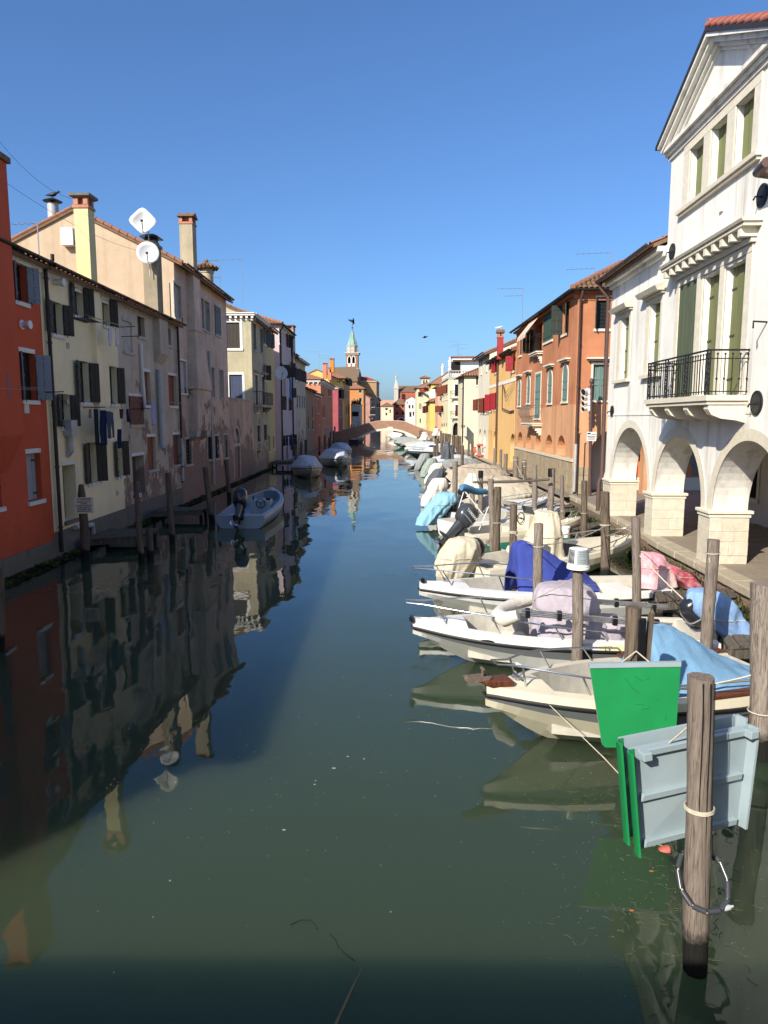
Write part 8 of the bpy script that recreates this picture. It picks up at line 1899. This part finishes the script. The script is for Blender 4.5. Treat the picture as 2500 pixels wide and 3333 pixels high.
def laundry():
    def garment(label,F,u,z,w_,h,mat,o,kind='sheet',seed=0,cat='laundry'):
        sec=[]; n=5
        for i in range(n+1):
            s=i/n; ww=w_*(1-.12*s if kind!='flare' else 1+.2*s); row=[]
            for j in range(5): v=j/4-.5; row.append((u+v*ww,z-h*s,o+.03*math.sin(j*2.1+seed)+.02*s*math.sin(seed+j)))
            sec.append(row)
        ob=tarp('garment',label,cat,sec,mat,lambda a,b,c:F.P(a,b,c),.02,.0,seed,ku=3,kv=3)
        return ob
    c=lambda n,h:cloth(n,h)
    dk=c('dark jeans','#232b38'); nv=c('navy jersey','#1f2749'); pl=c('checked grey shirt','#4b5561'); wt=c('white patterned linen','#cfc8d3'); br=c('maroon cloth','#4d2a33'); bl=c('blue towel','#2e6f9e'); lv=c('pale lilac cloth','#a9a6c0')
    F=FL
    u=lambda cf,x,y,o=.6:F.px(cf(x,y),o)
    for lab,cf,x,y,w_,h,mt,k in (('white patterned tea towel on the upper washing line',A1,990,1710,.35,.62,wt,1),('white frilled cloth beside the patterned tea towel on the upper line',A1,1050,1715,.33,.62,wt,2),
        ('tan sock pair at the near end of the lower washing line',A2,812,640,.2,.3,c('tan cloth','#8a775c'),3),('grey jeans hanging on the lower washing line',A2,865,640,.28,1.2,dk,4),('navy jumper hanging between jeans and checked shirt',A2,925,650,.42,1.2,nv,5),('checked grey shirt on the lower washing line',A2,975,660,.3,.95,pl,6),('blue-grey shirt after the checked one',A2,1005,670,.3,.9,pl,7),('maroon cloth near the red-brown shutters',A2,1090,640,.5,.35,br,8),('small blue cloth at the far end of the lower line',A2,1150,640,.25,.5,nv,9),('long navy trousers dangling below the lower line',A2,1075,820,.35,.7,nv,10),
        ('pale lilac cloth on the line of the grey house',A2,1380,580,.4,.95,lv,11),('blue towel hung from the lilac house window',A4,1475,270,1.0,2.2,bl,12),('black clothes drying by the lilac house ground floor',A4,1500,900,1.2,2.2,dk,13),('pale sheet drying by the lilac house ground floor',A4,1455,900,1.0,2.4,lv,14)):
        uu,z=u(cf,x,y); garment(lab,F,uu,z,w_,h,mt,.6,seed=k)
    m=MB()
    def ln(cf,a,b,o0=.6,o1=.6,n=2):
        ua,za=u(cf,*a,o0);ub,zb=u(cf,*b,o1)
        for k in range(n): m.tube([F.P(ua,za+.04*k,o0-.1*k),F.P(ub,zb+.04*k,o1-.1*k)],.006,3)
    ln(A1,(820,1610),(1130,1700),.6,.6,3); ln(A2,(770,630),(1180,630)); ln(A2,(0,455),(470,475),.5,.5,3); ln(A2,(1290,570),(1659,590)); ln(A5,(60,1760),(280,1770),.8,.8,1)
    tag(m.build('washing_line',M['rope'],origin=FL.P(6,5,.6)),'thin washing lines strung along the left facades','washing line')
    k=MB()
    for cf,a in ((A2,(440,490)),(A2,(830,628)),(A1,(1110,1700)),(A1,(1160,1785)),(A2,(1240,640))):
        uu,z=u(cf,*a,.3); k.tube([F.P(uu,z,0),F.P(uu,z+.02,.75)],.016,5)
    struct(k.build('line_brackets',M['iron'],origin=FL.P(6,5,.3)),'stuff')
    # drying rack below the second yellow window
    rk=MB(); u0,z=u(A1,640,1610,.1)
    for i in range(8): rk.tube([F.P(u0+.1+.17*i,z,.03),F.P(u0+.1+.17*i,z,.55)],.01,4)
    rk.tube([F.P(u0,z,.55),F.P(u0+1.4,z,.55)],.012,4); rk.tube([F.P(u0,z,.03),F.P(u0+1.4,z,.03)],.012,4); tag(rk.build('drying_rack',M['iron'],origin=F.P(u0,z,0)),'empty wire drying rack under an upper yellow house window','drying rack')
laundry()
def person(label,foot,h,face,top,leg,hair,pose='stand',skin='#b98d74'):
    s=h/1.75; o=MB; me=bpy.data.meshes.new('person'); V=[];E=[];Rr=[]
    c,sn=math.cos(face),math.sin(face)
    def v(x,y,z,r): V.append((foot[0]+(x*c-y*sn)*s,foot[1]+(x*sn+y*c)*s,foot[2]+z*s)); Rr.append(r*s); return len(V)-1
    st=.16 if pose=='walk' else .02; sw=.14 if pose=='walk' else 0
    pel=v(0,0,.95,.15); wa=v(0,0,1.1,.135); ch=v(0,.0,1.32,.165); nk=v(0,.01,1.48,.06); hd=v(0,.02,1.60,.095); ht=v(0,.02,1.70,.085); E+=[(pel,wa),(wa,ch),(ch,nk),(nk,hd),(hd,ht)]
    for sg in (1,-1):
        hp=v(sg*.1,0,.88,.10); kn=v(sg*.1,sg*st*.6+.02,.48,.07); an=v(sg*.1,sg*st-.02,.08,.045); ft=v(sg*.1,sg*st+.14,.03,.04); E+=[(pel,hp),(hp,kn),(kn,an),(an,ft)]
        sh=v(sg*.2,0,1.40,.07); el=v(sg*.25,-sg*sw*.5-.02,1.13,.052); wr=v(sg*.24,-sg*sw+.08,.90,.036); hn=v(sg*.235,-sg*sw+.1,.82,.038); E+=[(ch,sh),(sh,el),(el,wr),(wr,hn)]
    me.from_pydata([(a[0]-foot[0],a[1]-foot[1],a[2]-foot[2]) for a in V],E,[]); ob=bpy.data.objects.new('tmp',me); COL.objects.link(ob)
    sk=ob.modifiers.new('s','SKIN'); 
    lay=me.skin_vertices[0] if me.skin_vertices else None
    if lay is None:
        bpy.context.view_layer.objects.active=ob; lay=me.skin_vertices.new().data if hasattr(me.skin_vertices,'new') else None
    for i,r in enumerate(Rr): lay.data[i].radius=(r,r); 
    lay.data[0].use_root=True
    sb=ob.modifiers.new('b','SUBSURF'); sb.levels=1; sb.render_levels=1
    dg=bpy.context.evaluated_depsgraph_get(); dg.update(); m2=bpy.data.meshes.new_from_object(ob.evaluated_get(dg)); bpy.data.objects.remove(ob)
    m2.name='person'; 
    for mt in (top,leg,plain('skin '+label[:6],skin,.6,var=.05),hair): m2.materials.append(mt)
    for p in m2.polygons:
        z=p.center.z/s; p.material_index=1 if z<.92 else (0 if z<1.47 and not(z<.9) else (2 if z<1.62 else 3)); p.use_smooth=True
        if abs(p.center.x)+abs(p.center.y)>.2*s and z<.93 and z>.76 and (p.center.x**2+p.center.y**2)**.5>.19*s: p.material_index=2
    P=bpy.data.objects.new('person',m2); COL.objects.link(P); P.location=foot; tag(P,label,'person')
def people():
    bk=cloth('black coat','#1c1d22'); gr=cloth('grey coat','#6d737a'); jn=cloth('blue trousers','#2b3344'); wh=cloth('white top','#c8c6c0'); hr=plain('dark hair','#241a15',.7)
    def on(x): return prof_far(x)-.12-.95+.02
    for lab,x,y,h,f,t,l_,p in (('person in a black coat standing near the top of the brick bridge',-7.66,143.0,1.75,2.6,bk,jn,'walk'),('person in a grey coat climbing the left ramp of the bridge',-10.55,143.0,1.75,-1.4,gr,jn,'walk'),('person in dark clothes at the foot of the bridge ramp',-11.95,143.1,1.7,-1.2,bk,jn,'walk'),('child in black beside the adult at the bridge foot',-11.42,143.0,1.3,-1.2,bk,bk,'stand'),('person in a white top behind the grey coated walker on the bridge',-10.85,144.6,1.8,1.5,wh,jn,'walk')):
        person(lab,Vector((x,y,on(x)+(.2 if h<1.5 else .1))),h,f,t,l_,hr,p)
people()
def floaters():
    m=MB(); random.seed(12); pts=[(1132,2462,7),(1185,2470,7),(1087,2500,8),(1027,2541,4),(1024,2553,6),(924,2701,8),(1272,2968,5),(553,2866,6),(498,2985,4),(370,3165,4)]
    for k in range(150): pts.append((random.uniform(150,2000),random.triangular(2050,3050,2500),random.uniform(1.0,2.6)))
    for k in range(260): pts.append((random.gauss(2150,230),random.gauss(2850,260),random.uniform(.8,2.4)))
    for x,y,s in pts:
        if x>2490 or y<1900: continue
        p=atz((x,y),.004); r=s*p.y/FPX*.5; n=7; a=random.random()*6; st=random.uniform(1,2.2)
        m.poly([p+Vector((r*st*math.cos(a+2*math.pi*k/n)*random.uniform(.75,1.1),r*math.sin(a+2*math.pi*k/n)*random.uniform(.75,1.1),0)) for k in range(n)])
    struct(tag(m.build('foam_flecks',plain('foam','#b9bcb6',.7,var=.1),origin=(0,7,0)),'white flecks of foam drifting on the green water','foam'),'stuff'); 
    m=MB(); random.seed(5)
    for k in range(420):
        x,y=(random.gauss(2200,170),random.gauss(2900,230)) if k%4 else (random.gauss(1900,120),random.gauss(2540,60))
        if x>2495 or y>3320: continue
        p=atz((x,y),.004); a=random.uniform(0,6.28); l_=random.uniform(.02,.11); q=p+Vector((math.cos(a),math.sin(a),0))*l_; w_=(q-p).lerp(Vector((-math.sin(a),math.cos(a),0))*l_,.1)
        m.tube([p,p.lerp(q,.5)+Vector((-math.sin(a),math.cos(a),0))*l_*.12,q],.0022,4)
    struct(tag(m.build('floating_weed',plain('drifting weed','#4f5433',.8,var=.6,scale=40),origin=(2,7,0)),'scattered weed and twigs floating among the poles','weed'),'stuff')
    p=[atz((900+x/1.659,2300+y/1.659),.012) for x,y in ((300,1760),(330,1690),(365,1615),(410,1515),(458,1418))]; m=MB(); m.tube(p,[.012,.012,.011,.010,.006],7); 
    tag(m.build('reed_stalk',plain('dry reed','#7d6d58',.7,var=.3,scale=25),origin=p[2],smooth=60),'broken reed stalk floating at the bottom of the picture','reed')
    for lab,ps in (('dark curved weed strand floating left of the reed',[(75,1180),(130,1152),(180,1152),(210,1175),(220,1200)]),('forked dark twig floating above the reed',[(285,1225),(322,1262),(335,1300),(372,1335),(420,1372)])):
        p=[atz((900+x/1.659,2300+y/1.659),.01) for x,y in ps]; m=MB(); m.tube(p,.005,5); tag(m.build('weed_strand',M['dark'],origin=p[2]),lab,'weed')
    for lab,c in (('small orange leaf floating near the green board reflection',(690,345)),('orange leaf floating beside the sunken post reflection',(525,672))):
        p=atz(C4(*c),.006); m=MB(); m.poly([p+Vector((.016*math.cos(a)*1.5,.013*math.sin(a),0)) for a in [2*math.pi*k/8 for k in range(8)]]); tag(m.build('leaf',plain('orange leaf','#b0692f',.6,var=.2),origin=p),lab,'leaf')
floaters()
# ------------------------------------------------------------------ quays, paving, the bridge underfoot
def ground():
    m=MB()
    m.quad((7.35,-60,.86),(400,-60,.86),(400,32.6,.86),(7.35,32.6,.86))
    m.quad((6.9,32.6,.855),(400,32.6,.855),(400,560,.855),(2.0,200,.855)); m.quad((2.0,200,.855),(400,560,.855),(400,900,.855),(2,400,.855))
    m.quad((-400,-60,.5),(-9.6-1.6,-60,.5),(-18.3,200,.5),(-400,200,.5)); m.quad((-400,200,.5),(-18.3,200,.5),(-14,430,.5),(-400,900,.5)); m.quad((-400,430,.52),(400,430,.52),(400,1500,.52),(-400,1500,.52))
    struct(m.build('ground',M['ground']))
    pave=empty('pavement',(9,20,.9)); struct(pave)
    # trachyte slabs in running bond along the arcade
    random.seed(21); me=None; cnt=0
    rows=int((29.2-12.6)/.40)
    for r in range(rows):
        y=12.6+.40*r; x=7.42-(.45 if r%2 else 0); 
        while x<11.55 and cnt<295:
            w_=.9; 
            xa=max(x,7.42); xb=min(x+w_,11.58)
            if xb-xa>.12:
                cnt+=1
                if xb-xa>.88:
                    if me is None:
                        b=MB(); b.box((9,20,.87),(.884,.382,.06)); o=b.build('paving_stone',M['trachyte'],pave); me=o.data
                    else:
                        o=bpy.data.objects.new('paving_stone',me); COL.objects.link(o); o.parent=pave; WL[o.name]=WL[pave.name]
                    o.location=((xa+xb)/2-9,y+.2-20,random.uniform(-.004,.004))
                else:
                    b=MB(); b.box(((xa+xb)/2,y+.2,.87+random.uniform(-.004,.004)),(xb-xa-.016,.382,.06)); b.build('paving_stone',M['trachyte'],pave)
            x+=w_
    # rest of the pavement as sheets
    m=MB(); m.quad((7.36,-6,.872),(14,-6,.872),(14,12.58,.872),(7.36,12.58,.872)); m.quad((7.36,29.22,.872),(30,29.22,.872),(30,36,.872),(7.36,36,.872)); m.build('paving_sheet',M['trachyte'],pave)
    # kerb stones
    q=empty('quay_wall',(7.0,20,0)); struct(q)
    y=11.0; random.seed(9)
    def xe(y): return 7.02 if y<20 else 7.02+.25*min(1,(y-20)/7)
    while y<33.0:
        L=random.uniform(.9,1.5); y2=min(y+L,33.0); m=MB(); e=random.uniform(-.02,.02)
        m.hexa([(xe(y)+e,y+.008,.70),(7.5,y+.008,.70),(7.5,y2-.008,.70),(xe(y2)+e,y2-.008,.70),(xe(y)+e,y+.008,.90),(7.5,y+.008,.905),(7.5,y2-.008,.905),(xe(y2)+e,y2-.008,.90)])
        m.build('kerb_stone',M['kerb'],q,bevel=.03); y=y2
    # wall body and separate bricks in the upper courses
    m=MB(); m.hexa([(7.12,9,-1),(8,9,-1),(8,33,-1),(7.3,33,-1),(7.12,9,.699),(8,9,.699),(8,33,.699),(7.3,33,.699)]); m.build('wall_core',M['mortar'],q)
    me=None; cnt=0
    for c in range(6):
        z=.66-.075*c; y=12.2+(.13 if c%2 else 0)
        while y<26 and cnt<300:
            cnt+=1
            if me is None:
                b=MB(); b.box((7.0,20,0),(.12,.248,.062)); o=b.build('brick',M['quaybrick'],q); me=o.data
            else:
                o=bpy.data.objects.new('brick',me); COL.objects.link(o); o.parent=q; WL[o.name]=WL[q.name]
            o.location=(7.1+(y-9)*.0075-7.0+random.uniform(-.015,.015),y-20,z); y+=.262
    # algae on the quay foot
    m=MB(); random.seed(31)
    for k in range(8000):
        y=random.uniform(11,33); z=random.triangular(-.03,.66,.15); s=random.uniform(.03,.075)*(1.2-z)
        x=7.04+(y-9)*.0075-.02-.14*max(0,.35-z); a=random.uniform(0,6.28)
        p=Vector((x+random.uniform(-.05,.03),y,z)); d=Vector((0,math.cos(a),math.sin(a)))*s; e=Vector((-.6*s,-d.z*.8,d.y*.8))
        m.add([p-d,p+e,p+d,p-e*.4],[(0,1,2,3)])
    o=m.build('algae',M['moss'],origin=(7,20,0)); struct(o,'stuff')
    # stone ledge along the orange house and the quay beyond
    for i,(a,b) in enumerate(((33.0,36.5),(36.5,40),(40,43.5),(43.5,47),(47,50.5))):
        m=MB(); xa=6.95-.012*(a-33); xb=6.95-.012*(b-33); m.hexa([(xa,a+.01,-.5),(7.6,a+.01,-.5),(7.3,b-.01,-.5),(xb,b-.01,-.5),(xa,a+.01,.62),(7.6,a+.01,.64),(7.3,b-.01,.64),(xb,b-.01,.62)]); m.build('ledge_stone',M['kerb'],q,bevel=.02)
    m=MB(); m.hexa([(6.75,50.5,-.5),(10,50.5,-.5),(6,128,-.5),(3.4,128,-.5),(6.75,50.5,.86),(10,50.5,.862),(6,128,.862),(3.4,128,.86)]); m.hexa([(3.4,128,-.5),(9,128,-.5),(2.6,330,-.5),(-2.4,330,-.5),(3.4,128,.85),(9,128,.852),(2.6,330,.852),(-2.4,330,.85)]); m.build('quay_stretch',M['kerb'],q)
    # left footing: grey base and mossy ledge
    f=empty('canal_footing',FL.P(10,0)); struct(f)
    m=MB(); fbox(m,FL,-24,200,-1,.02,-.3,.34); m.build('ledge',M['concrete'],f)
    m=MB(); random.seed(7)
    for k in range(6500):
        u=random.uniform(-4,1)**1 if k%5==0 else random.uniform(-3,44); o=random.triangular(.02,.52,.36); z=.06-max(0,o-.34)*.7+random.uniform(-.03,.05); s=random.uniform(.03,.09); a=random.uniform(0,6.28); p=FL.P(u,z,o)
        d=Vector((math.cos(a),math.sin(a),random.uniform(-.3,.5)))*s; e=Vector((-d.y,d.x,random.uniform(0,1)*s))*.8
        m.add([p-d,p+e,p+d,p-e],[(0,1,2,3)])
    struct(m.build('algae',M['moss'],origin=FL.P(10,0)),'stuff')
M['ground']=stone('town ground','#857d72',2,.9,.2,.2); M['mortar']=stone('old mortar wall','#7e7162',6,.9,.3,.7); M['quaybrick']=stone('quay brick','#8f7a68',9,.9,.35,.8)
ground()
# the bridge the picture was taken from: its parapet shades the water below the viewer
def prof_near(x): return 4.05-.0035*(x+1)**2
bridge('near_bridge','brick bridge under the viewer, out of frame, shading the water',-3.77,4.0,prof_near,-12,9,-9.5,6.0,2.2,.95,M['bridge_brick'],M['white_stone'])
def water():
    t=Mt('canal water'); 
    n1=t.noise(.55,2,.5,vec=t.map((1,.55,1))); n2=t.noise(2.6,2,.5,vec=t.map((1,.6,1),(3,9,0))); n3=t.noise(.12,2)
    t.b.inputs['Base Color'].default_value=(.036,.056,.031,1); t.b.inputs['Roughness'].default_value=.015; t.b.inputs['IOR'].default_value=1.33; t.b.inputs['Subsurface Weight'].default_value=1.0; t.b.inputs['Subsurface Radius'].default_value=(.7,1.0,.85); t.b.inputs['Subsurface Scale'].default_value=7.0
    h=t.math('ADD',t.math('MULTIPLY',n1,1.0),t.math('MULTIPLY',n2,.12))
    t.bump(t.math('MULTIPLY',h,t.rampf(n3,.2,.6)),.6,.045)
    m=MB(); m.quad((-40,-60,0),(60,-60,0),(60,620,0),(-40,620,0)); struct(m.build('water',t.m))
water()
